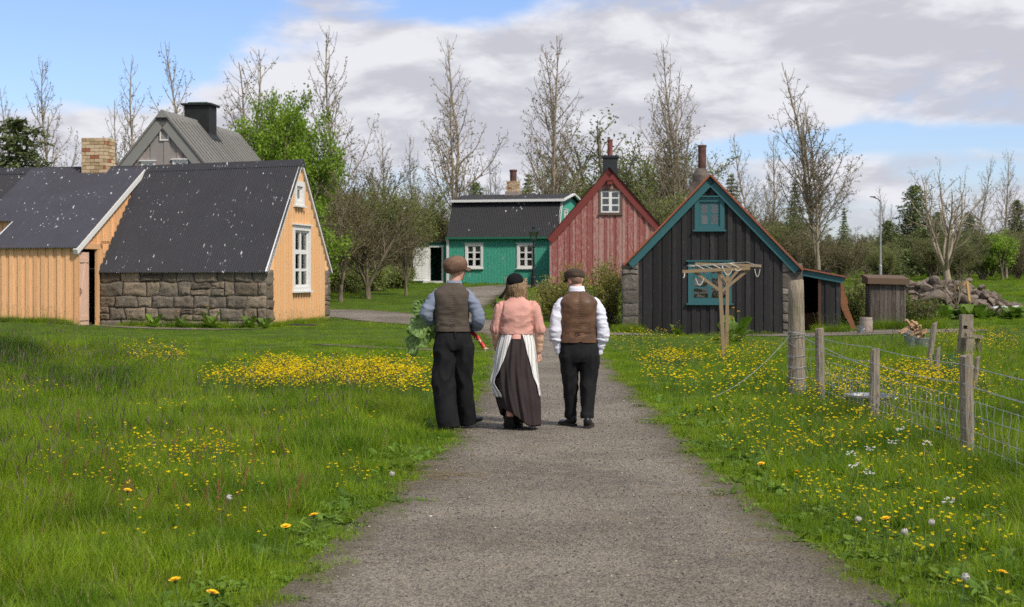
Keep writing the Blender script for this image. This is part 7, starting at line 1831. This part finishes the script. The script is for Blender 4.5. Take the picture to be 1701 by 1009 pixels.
def waistcoat(parent, rows, mat, seed, notch=False, belt_z=None, cx=0.0, gather=.004):
    b = MB(); seg = 72
    def fold(pt, a):
        back = max(0, -sin(a)); x = pt.x - cx
        d = .006 * (1 - 2 * abs(mnoise.noise(Vector((pt.x * 9 + seed, pt.z * 14, seed))))) + .005 * mnoise.noise(Vector((pt.x * 5 + pt.z * 6, pt.z * 4, seed + 4)))
        seam = -.0045 * exp(-(x / .006) ** 2) + .003 * sin(pt.z * 260) * exp(-(x / .022) ** 2)
        if belt_z: seam += -.008 * exp(-((pt.z - belt_z) / .016) ** 2) * (abs(x) < .14) + .005 * (1 - 2 * abs(mnoise.noise(Vector((pt.x * 16, pt.z * 30, seed + 9))))) * exp(-((pt.z - belt_z - .02) / .06) ** 2)
        blade = .010 * (exp(-((x - .085) / .05) ** 2) + exp(-((x + .085) / .05) ** 2)) * exp(-((pt.z - rows[-3][0] + .1) / .09) ** 2)
        q = Vector((pt.x, pt.y - (d + seam * 1.0 + blade) * back, pt.z)); 
        if back < .2: q.x += d * (1 if x > 0 else -1)
        return q
    rings = torso(b, rows, 76, seg, 2.7, False, fold)
    lo = rings[0]
    if notch:
        for ri, R_ in enumerate(rings[:4]):
            for v_ in R_:
                x, y, z = b.v[v_]
                if y < 0 and abs(x - cx - .012) < .02: b.v[v_] = (x, y, z + (.018 - .9 * abs(x - cx - .012)) * (1 - ri / 4))
    # turned-in hem gives the cloth thickness
    hem = [b.vert(((b.v[i][0] - cx) * .965 + cx, b.v[i][1] * .955, b.v[i][2] + .004)) for i in lo]; hem2 = [b.vert(((b.v[i][0] - cx) * .965 + cx, b.v[i][1] * .955, b.v[i][2] + .06)) for i in lo]
    for j in range(seg): b.face((hem[j], hem[(j + 1) % seg], lo[(j + 1) % seg], lo[j])); b.face((hem2[j], hem2[(j + 1) % seg], hem[(j + 1) % seg], hem[j]))
    b.face(rings[-1])
    w = b.build('waistcoat', mat, parent, smooth=True)
    return w
v1 = waistcoat(pl, [(.985, -.025, .0, .178, .118), (1.03, -.028, .0, .176, .116), (1.10, -.036, -.002, .173, .112), (1.22, -.040, -.008, .178, .122), (1.32, -.040, -.012, .183, .124), (1.385, -.040, -.012, .180, .112), (1.425, -.038, -.012, .140, .088), (1.452, -.030, -.010, .100, .073), (1.478, -.018, -.006, .070, .060)], M_VEST1, 1.3, False, 1.045, -.03)
b = MB()
for s in (-1, 1): b.beam((-.03 + s * .022, -.121, 1.05), (-.03 + s * .15, -.088, 1.062), .004, .024, up=(0, 0, 1))
b.tube([(-.03 + .016 * cos(a), -.1255, 1.05 + .014 * sin(a)) for a in [2 * pi * k / 12 for k in range(13)]], .0028, 5, cap=False); b.build('back_strap', [M_VEST1], v1)
# wide trousers
def trousers(parent, mat, rows, legs, seed, voxel=.010, amp=.010, knee=.5):
    b = MB(); torso(b, rows, 24, 36, 2.4)
    for L in legs: limb(b, L, 22, 34)
    zt = rows[-1][0]
    def disp(co):
        z = co[:, 2]; m = np.clip((zt - .02 - z) / .1, 0, 1)
        diag = np.stack([co[:, 0] * 8 + z * 3, co[:, 1] * 8, z * 6 - co[:, 0] * 9], 1)
        d = amp * ridged(diag, 1, seed) * (.35 + .9 * np.exp(-((z - knee) / .13) ** 2) + .7 * np.exp(-((z - zt + .22) / .10) ** 2)) + .005 * fnoise(co, (16, 16, 5), seed)
        crease = 0
        return d * m
    return remeshed('trousers', b, voxel, mat, 5, .5, disp, parent)[0]
t1 = trousers(pl, M_TROUS, [(.80, -.02, .0, .185, .118), (.86, -.021, -.004, .193, .128), (.92, -.022, -.002, .186, .122), (.97, -.025, 0, .176, .114), (1.01, -.025, 0, .172, .110)],
    [[(-.112, -.005, .86, .105, .125), (-.115, -.02, .68, .108, .118), (-.122, -.04, .50, .112, .112), (-.100, -.085, .28, .112, .118), (-.068, -.12, .06, .108, .128), (-.06, -.125, .015, .108, .130)],
     [(.075, .0, .86, .105, .125), (.075, .03, .68, .098, .115), (.075, .06, .50, .094, .110), (.088, .11, .28, .092, .115), (.108, .17, .09, .098, .125), (.112, .18, .045, .100, .125)]], 2.0, amp=.014)
b = MB(); b.beam((.0, -.118, .985), (.005, -.130, .925), .024, .008, up=(0, 1, 0)); b.build('loose_strap', M_TROUS, t1)
shoe('shoe', pl, (-.055, -.235, .0), radians(8), .28, M_LEATHER, 0); shoe('shoe', pl, (.10, .10, .03), radians(-32), .28, M_LEATHB, radians(6))

# the rhubarb in his arms: red stalks to the right, big leaves to the left
rb = thing('rhubarb_bundle', 'red rhubarb stalks with big green leaves carried by the tall man', 'rhubarb', (x0, D, z0))
N = NT('rhubarb_stalk'); v = N.coord('Object'); sp_ = N.n('ShaderNodeSeparateXYZ'); N.l(v, sp_.inputs[0])
cr = N.mix(N.noise(N.coord('Object', (2, 2, 2)), 14, 4), (.46, .020, .026), (.62, .08, .06)); cr = N.mix(N.ramp(N.attr('rnd'), .80, .97), cr, (.72, .55, .40)); N.principled(cr, .4, .4); M_STALK = N.mat
N = NT('rhubarb_leaf'); q = N.noise(N.coord('Object'), 14, 6, .6); cl = N.mix(q, (.075, .165, .030), (.24, .38, .085)); cl = N.mix(N.attr('rnd'), cl, (.46, .58, .24)); d_ = N.n('ShaderNodeBsdfPrincipled'); N.set(d_.inputs['Base Color'], cl); d_.inputs['Roughness'].default_value = .5; N.l(N.bump(q, .6, .02), d_.inputs['Normal']); tr_ = N.n('ShaderNodeBsdfTranslucent'); N.set(tr_.inputs[0], cl); mx = N.n('ShaderNodeMixShader'); mx.inputs[0].default_value = .35; N.l(d_.outputs[0], mx.inputs[1]); N.l(tr_.outputs[0], mx.inputs[2]); N.l(mx.outputs[0], N.out.inputs[0]); M_RLEAF = N.mat
L = lambda px, py: ((px - 757) / 164, (718 - py) / 164)
for k, (px, py, yy, r_) in enumerate(((806, 586, .02, .017), (797, 573, .05, .016), (801, 580, .075, .015), (790, 570, .09, .014))):
    ex, ez = L(px, py); b = MB(); P0 = Vector((ex, yy, ez)); P1 = Vector((.17, .17 + .02 * k, 1.04 + .012 * k)); P2 = Vector((-.10, .29 + .01 * k, 1.075 + .012 * k)); P3 = Vector((-.30, .20, 1.08 + .02 * k))
    pts = []
    for i in range(17):
        t = i / 16; q = P0 * (1 - t) ** 3 + P1 * 3 * t * (1 - t) ** 2 + P2 * 3 * t * t * (1 - t) + P3 * t ** 3; pts.append(q)
    n0 = len(b.v); b.tube(pts, [r_ * (1.25 if i == 0 else (1.15 if i < 2 else 1.0 - .02 * i)) for i in range(17)], 8)
    for i, _ in enumerate(b.r): b.r[i] = (1.0, .2)[i // 8] if i // 8 < 2 else 0
    b.build('stalk', M_STALK, rb, smooth=True)
    for j in range(5):
        b = MB(); q = P0 + Vector((random.Random(k * 9 + j).uniform(-.02, .03), 0, random.Random(k * 7 + j).uniform(-.03, .02))); b.rnd = 1; b.tube([P0, (P0 + q) / 2 + Vector((.005, 0, 0)), q + Vector((.012, 0, -.006))], [.006, .004, .002], 5)
        if j < 2 and k < 2: b.build('root_shred', M_STALK, rb)
def big_leaf(base, tip, width, normal, seed, parent):
    """broad crinkled leaf with lobed wavy rim"""
    base, tip = Vector(base), Vector(tip); d = tip - base; L_ = d.length; d.normalize(); nrm = Vector(normal); nrm = (nrm - d * nrm.dot(d)).normalized(); s = d.cross(nrm); b = MB(); nu, nv = 30, 26; ids = []
    for i in range(nu + 1):
        t = i / nu; row = []
        w = width * (sin(pi * min(1, t * .93 + .07)) ** .62) * (1 - .25 * t) + .004
        for j in range(nv + 1):
            u = -1 + 2 * j / nv; edge = abs(u) ** 3
            ruff = .034 * edge * sin(t * 17 + seed + 2 * (u > 0)) + .012 * edge * sin(t * 33 + seed * 2)
            vein = .016 * cos((t * 5.0 - abs(u) * 2.2) * 2 * pi) * (1 - edge) * (abs(u) ** .5) + .02 * abs(u) ** .7
            cr_ = .016 * mnoise.noise(Vector((t * 9, u * 7, seed)))
            back_lobe = -.22 * L_ * max(0, abs(u) - .35) * (1 - t) ** 4
            droop = -.16 * L_ * (u * u) * .55 - .10 * L_ * t * t
            p = base + d * (t * L_ + back_lobe) + s * (u * w * (1 + .05 * sin(t * 14 + seed) + .03 * mnoise.noise(Vector((t * 8, u, seed))))) + nrm * (ruff + vein + cr_ + droop)
            b.rnd = max(0, cos((t * 5.0 - abs(u) * 2.2) * 2 * pi)) ** 10 * .7 + .7 * exp(-(u / .06) ** 2); row.append(b.vert(p))
        ids.append(row)
    for A, B in zip(ids, ids[1:]):
        for j in range(nv): b.face((A[j], A[j + 1], B[j + 1], B[j]))
    lf_ = b.build('leaf', M_RLEAF, parent, smooth=True)
    b = MB(); b.tube([base - d * .1, base, base + d * L_ * .5, base + d * L_ * .9], [.010, .009, .005, .002], 6); b.build('midrib', M_STALK if False else M_RLEAF, lf_)
P = lambda px, py, y: ((px - 757) / 164, y, (718 - py) / 164)
big_leaf(P(705, 541, .12), P(678, 592, -.02), .17, (-.55, -.75, .35), 1.0, rb)
big_leaf(P(706, 536, .16), P(690, 560, -.10), .15, (-.25, -.85, .5), 2.3, rb)
big_leaf(P(710, 530, .18), P(674, 556, .10), .16, (-.5, -.5, .7), 3.7, rb)
big_leaf(P(712, 532, .20), P(686, 508, .16), .13, (-.3, -.8, .5), 5.1, rb)
big_leaf(P(716, 545, .14), P(708, 574, .06), .09, (-.1, -.95, .2), 6.4, rb)
big_leaf(P(704, 545, .22), P(681, 578, .20), .15, (-.7, -.5, .3), 8.2, rb)

# ================================================================== the woman in pink
D = 15.9; x0 = X_at(860, D); z0 = g(x0, D) + .018
pw = thing('person', 'woman in salmon pink jacket, long dark skirt, striped apron and small black cap', 'person', (x0, D, z0))
S = 163.5
b = MB(); HC = (-.015, .025, 1.447); head_parts(b, HC, radians(14), .96)
limb(b, [(-.008, .0, 1.28, .065), (-.008, .005, 1.36, .052), (-.010, .012, 1.40, .050), (-.012, .02, 1.44, .055)])
torso(b, [(.72, 0, 0, .15, .11), (.86, -.005, 0, .16, .115), (.98, -.01, 0, .135, .10), (1.12, -.008, 0, .145, .105), (1.24, -.008, 0, .15, .09), (1.30, -.008, 0, .10, .06), (1.33, -.008, 0, .06, .05)])
limb(b, [(-.165, .0, 1.245, .050), (-.20, .0, 1.10, .046), (-.215, .01, .985, .041), (-.21, .07, .86, .034), (-.195, .11, .77, .026)])
limb(b, [(.150, .0, 1.245, .050), (.195, -.005, 1.10, .046), (.215, -.01, .985, .041), (.215, .02, .86, .034), (.212, .05, .765, .026)])
hand_parts(b, (.212, .052, .758), (-.02, .10, -1), (1, .2, 0), .55, .92, 1); hand_parts(b, (-.195, .112, .765), (.05, .2, -1), (-1, .2, 0), .5, .92, -1)
limb(b, [(-.08, 0, .80, .085), (-.075, -.03, .46, .058), (-.075, -.12, .13, .038)]); limb(b, [(.08, .0, .80, .085), (.05, .06, .46, .058), (.01, .10, .09, .038)])
remeshed('body', b, .0075, M_SKIN, 3, .5, parent=pw)
# jacket: close bodice with puffed sleeves
b = MB()
torso(b, [(.955, -.010, .0, .158, .118), (.985, -.010, .0, .162, .120), (1.05, -.009, -.004, .162, .120), (1.15, -.008, -.008, .172, .124), (1.24, -.008, -.008, .172, .110), (1.285, -.008, -.006, .128, .086), (1.318, -.008, -.004, .085, .068), (1.345, -.008, -.002, .064, .058), (1.372, -.010, .002, .058, .055)], 44, 44, 2.5)
for A in ([(-.120, .0, 1.262, .046, .05), (-.165, .0, 1.235, .054, .062), (-.193, .0, 1.15, .056, .066), (-.212, .005, 1.05, .056, .066), (-.225, .01, .995, .054, .058), (-.224, .012, .97, .045, .048)],
          [(.105, .0, 1.262, .046, .05), (.152, .0, 1.235, .054, .062), (.186, -.002, 1.15, .056, .066), (.208, -.005, 1.05, .056, .066), (.222, -.006, .995, .056, .058), (.221, -.004, .97, .046, .048)]): limb(b, A, 20, 30)
def dispj(co):
    x, z = co[:, 0] + .008, co[:, 2]; arm = np.abs(x) > .165
    gth = .007 * np.sin(np.arctan2(co[:, 1], np.abs(x) - .205) * 7) * np.exp(-((z - 1.27) / .05) ** 2) * arm + .006 * np.sin(np.arctan2(co[:, 1], np.abs(x) - .22) * 9) * np.exp(-((z - 1.0) / .035) ** 2) * arm
    armhole = -.020 * np.exp(-((np.abs(x) - (.152 - .10 * np.clip(z - 1.2, 0, .1))) / .010) ** 2) * (z > 1.03) * (z < 1.29)
    return gth + armhole + .009 * ridged(co, (6, 6, 15), 4.2) * (~arm) * np.clip((1.28 - z) / .1, .2, 1) + .006 * ridged(co, (9, 9, 6), 8.1) * arm + .003 * fnoise(co, 18, 2)
remeshed('jacket', b, .008, M_PINK, 4, .5, dispj, pw)
for sgn, A in ((-1, [(-.223, .012, .985, .044), (-.214, .06, .88, .041), (-.198, .105, .785, .034)]), (1, [(.220, -.004, .985, .044), (.219, .018, .88, .041), (.213, .048, .775, .035)])):
    sleeve(pw, 'undersleeve', [a + (a[3] * 1.02,) for a in A], M_PEACH, 5 + sgn, voxel=.008, fold=.004)
# skirt, swung to the left by the step
SK_ROWS = [(.03, .030, -.02, .200, .215), (.12, .022, -.015, .205, .225), (.28, .000, -.01, .222, .235), (.45, -.018, .0, .222, .225), (.60, -.026, .0, .208, .205), (.75, -.018, .0, .190, .178), (.88, -.010, .0, .168, .145), (.945, -.009, .0, .148, .120), (.972, -.009, .0, .140, .112)]
def skirt_pt(z, a, off=0.0):
    R = SKI; i = np.interp(z, R[:, 0], np.arange(len(R))); i0 = int(min(i, len(R) - 2)); f = i - i0; r = R[i0] * (1 - f) + R[i0 + 1] * f
    pl_ = 1 + (.050 * sin(a * 13 + 1.2 * sin(z * 5)) + .028 * sin(a * 23 + 2 + z * 4)) * np.interp(z, [0, .5, .9, .97], [1.0, 1.0, .8, .5])
    k = (abs(cos(a)) ** 2.2 + abs(sin(a)) ** 2.2) ** (-1 / 2.2)
    return Vector((r[1] + (r[3] * pl_ + off) * cos(a) * k, r[2] + (r[4] * pl_ + off) * sin(a) * k, z))
SKI = smooth_interp(SK_ROWS, 40)
b = MB(); n, m = 150, 44; ids = []
for i in range(m + 1):
    t = i / m; row = []
    for j in range(n):
        a = 2 * pi * j / n
        lift = .17 * max(0, cos(a - radians(212))) ** 1.6            # hem lifted where the leg trails
        zb = .035 + lift; z = zb + (.972 - zb) * t
        p = skirt_pt(z, a)
        if lift > 0: p.x += lift * .22 * (1 - t) ** 2
        row.append(b.vert(p))
    ids.append(row)
for A, B in zip(ids, ids[1:]):
    for j in range(n): b.face((A[j], A[(j + 1) % n], B[(j + 1) % n], B[j]))
inner = [b.vert((b.v[i][0] * .96, b.v[i][1] * .96, b.v[i][2] + .012)) for i in ids[0]]
for j in range(n): b.face((inner[j], inner[(j + 1) % n], ids[0][(j + 1) % n], ids[0][j]))
b.build('skirt', M_SKIRT, pw, smooth=True)
b = MB(); torso(b, [(.912, -.010, -.012, .078, .128), (.935, -.010, -.010, .078, .122), (.965, -.009, -.008, .078, .116)], 10, 26, 2.4, True, lambda p, a: Vector((p.x, p.y - .008 * abs(sin(a * 6)) * (p.z < .95), p.z))); b.build('peplum', M_PINK, pw, smooth=True)
# apron: wraps the front and both sides, open at the back
b = MB(); st_ = []; m = 40; n = 110; ids = []
zlo = .33
for i in range(m + 1):
    t = i / m; row = []
    # gap half-angle at the back (around a = -90 deg): narrow at the waist, wide below
    z = zlo + (.968 - zlo) * t; wav = .10 * sin(z * 22) * (z < .62)
    gL = np.interp(z, [.28, .42, .50, .60, .75, .90, .968], [58, 55, 50, 42, 31, 23, 18]) + 60 * 0; gR = np.interp(z, [.28, .40, .60, .75, .90, .968], [72, 64, 48, 35, 25, 20])
    a0 = radians(-90) + radians(gR); a1 = radians(270) - radians(gL)
    for j in range(n + 1):
        f = j / n; a = a0 + (a1 - a0) * f; p = skirt_pt(max(z, .03), a, .012)
        if f > .8 and z < .62: q = (f - .8) / .2; p += Vector((-.045 * q * sin((.62 - z) * 16) , -.05 * q * (1 - cos((.62 - z) * 9)) * .6, 0)) * min(1, (.62 - z) / .15)
        if f < .12 and z < .55: q = (.12 - f) / .12; p += Vector((.010 * q * sin(z * 30), -.015 * q * sin(z * 21), 0)) * min(1, (.55 - z) / .12)
        row.append(b.vert(p)); st_.append((a / (2 * pi)) * 38)
    ids.append(row)
for A, B in zip(ids, ids[1:]):
    for j in range(n): b.face((A[j], A[j + 1], B[j + 1], B[j]))
ap = b.build('apron', M_APRON, pw, smooth=True); at = ap.data.attributes.new('stripe', 'FLOAT', 'POINT'); at.data.foreach_set('value', st_)
so = ap.modifiers.new('thickness', 'SOLIDIFY'); so.thickness = .003
b = MB(); torso(b, [(.952, -.009, 0, .150, .121), (.974, -.009, 0, .147, .119)], 4, 40, 2.4, False); b.build('apron_band', m_plain('white_tape', (.62, .61, .60), .9, .06), pw, smooth=True)
# hair: locks over the nape, loose ends at the cheeks, two braids forward
r = random.Random(3); b = MB(); b.ellipsoid((HC[0], HC[1] - .008, HC[2] + .018), (.083, .100, .094), None, 22, 14); b.ellipsoid((HC[0], HC[1] - .055, HC[2] - .055), (.070, .045, .055), None, 18, 12)
for i in range(1100):
    a = r.uniform(radians(-195), radians(15)); el_ = r.uniform(.1, 1.2); c, s = cos(a), sin(a); b.rnd = r.random()
    p0 = Vector((HC[0] + .084 * cos(el_) * c, HC[1] - .008 + .102 * cos(el_) * s, HC[2] + .018 + .094 * sin(el_))); L_ = r.uniform(.07, .135)
    p1 = Vector((HC[0] + .090 * c, HC[1] - .008 + .104 * s, HC[2] - .005)); tgt = Vector((HC[0] + .072 * c * r.uniform(.75, 1.1), HC[1] - .02 + .07 * s, HC[2] + .0 - L_))
    b.tube([p0 + Vector((0, 0, .002)), p1 + Vector((r.gauss(0, .004), r.gauss(0, .004), 0)), (p1 + tgt) / 2 + Vector((r.gauss(0, .008), r.gauss(0, .006), 0)), tgt + Vector((r.gauss(0, .008), r.gauss(0, .006), r.gauss(0, .004)))], [.0013, .0019, .0016, .0005], 3, cap=False)
for sgn in (-1, 1):
    for i in range(26):
        b.rnd = .5 + .5 * r.random(); p = Vector((HC[0] + sgn * .084, HC[1] + r.uniform(-.02, .06), HC[2] + r.uniform(.01, .07))); q = p + Vector((sgn * r.uniform(.005, .035), r.uniform(-.02, .02), r.uniform(-.05, .03)))
        b.tube([p, (p + q) / 2 + Vector((sgn * .008, 0, .008)), q], [.0035, .003, .0012], 4, cap=False)
    for i in range(10):   # braid down over the shoulder
        t = i / 9; b.rnd = .3 + .5 * (i % 2); [b.tube([(HC[0] + sgn * (.080 + .012 * t) + r.gauss(0, .008), HC[1] + .0 + .04 * t, HC[2] + .03 - .12 * t), (HC[0] + sgn * (.094 + .012 * t) + r.gauss(0, .010), HC[1] + .01 + .05 * t, HC[2] - .01 - .12 * t), (HC[0] + sgn * (.080 + .02 * t) + r.gauss(0, .012), HC[1] + .02 + .05 * t, HC[2] - .05 - .12 * t)], [.0022, .0035, .0012], 4, cap=False) for q_ in range(9)]
b.build('hair', M_HAIR, pw, smooth=True)
b = MB(); c = Vector((HC[0] - .012, HC[1] - .052, HC[2] + .062)); R_ = Rz(0) @ Rx(radians(56))
for i in range(1): b.ellipsoid(c, (.085, .076, .056), R_, 26, 14)
b.ellipsoid(c + R_ @ Vector((0, 0, -.012)), (.087, .079, .030), R_, 26, 10); cp_ = b.build('cap', M_BLACKC, pw, smooth=True)
b = MB(); tp = Vector((HC[0] - .085, HC[1] - .035, HC[2] + .04))
b.tube([c + Vector((-.05, -.02, .03)), tp + Vector((0, 0, .02)), tp + Vector((-.015, -.01, -.06))], [.006, .006, .008], 6)
for i in range(46): a = r.uniform(0, 6.28); b.tube([tp + Vector((-.015, -.01, -.06)), tp + Vector((-.04 + .012 * cos(a), -.015 + .012 * sin(a), -.11)), tp + Vector((-.075 + .020 * cos(a), -.02 + .014 * sin(a), -.165 + r.uniform(-.012, .012)))], [.004, .003, .0015], 4, cap=False)
b.build('tassel', M_BLACKC, cp_)
shoe('shoe', pw, (-.082, -.115, .17), radians(4), .24, M_LEATHB, radians(-58)); shoe('shoe', pw, (-.015, .06, .0), radians(-5), .24, M_LEATHB, 0)
# a bunch of dry grass held before her, its ends past the left shoulder
t = thing('grass_bunch', 'pale dry grass ends showing past the left shoulder of the woman in pink', 'grass bunch', (x0, D, z0)); b = MB()
for i in range(16): b.rnd = r.random(); q = Vector((-.155, .22, 1.18)); e = Vector((-.250 + r.gauss(0, .014), .14 + r.gauss(0, .03), 1.265 + r.gauss(0, .022))) ; e2 = e + Vector((-.02, 0, -.03 + r.gauss(0, .02))); b.tube([(-.06, .24, 1.05), q, e, e2], [.003, .003, .0035, .0015], 4, cap=False)
b.build('stalks', M_STRAW, t)

# ================================================================== the man on the right, hands in his pockets
D = 16.1; x0 = X_at(961, D); z0 = g(x0, D) + .018
pr_ = thing('person', 'man in dark flat cap, white shirt and brown waistcoat walking with hands in his pockets', 'person', (x0, D, z0))
b = MB(); HC = (-.035, .03, 1.505); head_parts(b, HC, radians(38), .97)
limb(b, [(-.005, -.005, 1.34, .075), (-.012, .002, 1.41, .060), (-.022, .012, 1.45, .057), (-.03, .02, 1.50, .058)])
torso(b, [(.68, .01, 0, .16, .11), (.80, .01, 0, .175, .12), (.95, .005, 0, .165, .11), (1.12, 0, 0, .165, .11), (1.24, 0, 0, .150, .10), (1.32, 0, -.005, .11, .07), (1.37, 0, -.005, .06, .05)])
AL = [(-.155, -.005, 1.24, .044), (-.212, -.03, 1.14, .042), (-.238, -.045, 1.00, .039), (-.225, -.01, .89, .033), (-.190, .03, .80, .027)]; AR = [(.155, -.005, 1.24, .044), (.215, -.03, 1.13, .042), (.245, -.045, .985, .039), (.232, -.01, .88, .033), (.205, .03, .79, .027)]
limb(b, AL); limb(b, AR)
hand_parts(b, (-.185, .034, .79), (.30, .15, -1), (-1, 0, 0), .35, .95, -1); hand_parts(b, (.200, .034, .78), (-.30, .15, -1), (1, 0, 0), .35, .95, 1)
limb(b, [(-.085, 0, .78, .09), (-.085, .05, .44, .062), (-.08, .10, .10, .042)]); limb(b, [(.10, 0, .78, .09), (.10, -.03, .44, .062), (.085, -.10, .12, .042)])
remeshed('body', b, .0075, M_SKIN, 3, .5, parent=pr_)
b = MB(); b.ellipsoid((HC[0], HC[1] - .012, HC[2] + .024), (.077, .097, .090), Rz(radians(38)), 18, 12); remeshed('hair', b, .01, M_HAIRD, 2, parent=pr_)
flat_cap(pr_, (-.038, .028, 1.572), radians(38), .103, radians(-5), M_TWEED2, False, radians(4))
collar(pr_, (-.016, .003, 1.385), .070, .066, .055, M_WHITESH)
for sgn, A in ((-1, [(-.135, -.005, 1.285, .052, .056), (-.185, -.01, 1.245, .058, .062), (-.218, -.03, 1.15, .059, .064), (-.236, -.045, 1.04, .059, .064), (-.240, -.04, .955, .062, .064), (-.236, -.02, .915, .060, .06), (-.230, -.015, .895, .048, .050), (-.212, .0, .83, .043, .047), (-.192, .02, .755, .040, .044)]),
               (1, [(.135, -.005, 1.285, .052, .056), (.187, -.01, 1.245, .058, .062), (.222, -.03, 1.14, .059, .064), (.243, -.045, 1.03, .059, .064), (.249, -.04, .945, .064, .064), (.245, -.02, .90, .062, .06), (.240, -.015, .88, .048, .050), (.224, .0, .82, .043, .047), (.205, .02, .745, .040, .044)])):
    s_ = sleeve(pr_, 'sleeve', A, M_WHITESH, 11 + sgn, voxel=.009, fold=.009)
    b = MB(); cx_ = sgn * .237; b.tube([(cx_ + .060 * cos(a), -.02 + .062 * sin(a), .895 + .008 * sin(a * 2)) for a in [2 * pi * k / 20 for k in range(21)]], [(.010 + .003 * sin(k * 1.7), .014) for k in range(21)], 8, cap=False); b.build('cuff', M_WHITESH, s_, smooth=True)
v2 = waistcoat(pr_, [(.862, .003, .0, .190, .126), (.90, .003, .0, .188, .125), (.98, .002, -.003, .184, .121), (1.10, .0, -.008, .187, .126), (1.22, .0, -.012, .193, .128), (1.295, .0, -.012, .190, .116), (1.335, .0, -.012, .150, .092), (1.362, -.004, -.010, .108, .076), (1.392, -.012, -.006, .074, .064)], M_VEST2, 5.3, True, .955, .003, .006)
b = MB()
for s in (-1, 1): b.beam((-.02 + s * .024, -.128, .952), (.0 + s * .165, -.088, .958), .005, .026)
b.tube([(-.02 + .017 * cos(a), -.134, .953 + .017 * sin(a)) for a in [2 * pi * k / 12 for k in range(13)]], .0035, 5, cap=False); b.build('back_strap', [M_VEST2], v2)
b = MB(); b.tube([(-.02 + .017 * cos(a), -.136, .953 + .017 * sin(a)) for a in [2 * pi * k / 12 for k in range(13)]], .0032, 5, cap=False); b.build('buckle', M_IRON, v2)
tr2 = trousers(pr_, M_TROUS2, [(.66, .008, .0, .190, .118), (.74, .010, -.006, .203, .130), (.80, .010, -.002, .204, .126), (.86, .006, 0, .188, .120), (.90, .004, 0, .182, .115)],
    [[(-.095, .0, .74, .108, .125), (-.090, .02, .58, .088, .105), (-.082, .045, .42, .074, .088), (-.078, .075, .24, .062, .075), (-.078, .095, .10, .058, .070), (-.078, .10, .085, .058, .070)],
     [(.112, .0, .74, .108, .125), (.108, -.005, .58, .092, .108), (.098, -.025, .42, .076, .090), (.090, -.065, .24, .066, .078), (.083, -.10, .11, .063, .072), (.083, -.10, .10, .063, .072)]], 6.0, amp=.012, knee=.40)
for (cx_, cy_, cz_, rr) in ((.083, -.10, .098, .069), (-.078, .10, .088, .063)):
    b = MB(); torso(b, [(cz_, cx_, cy_, rr, rr * 1.12), (cz_ + .03, cx_, cy_, rr * 1.03, rr * 1.15), (cz_ + .058, cx_, cy_ + .004, rr * 1.0, rr * 1.12)], 8, 26, 2.2, True, lambda p, a: p + Vector((.002 * sin(a * 5), .002 * sin(a * 4), .003 * sin(a * 3)))); b.build('turn_up', M_TROUS2, tr2, smooth=True)
shoe('shoe', pr_, (-.035, .035, .0), radians(33), .27, M_LEATHB, 0); shoe('shoe', pr_, (.078, -.19, .0), radians(-9), .27, M_LEATHB, 0)
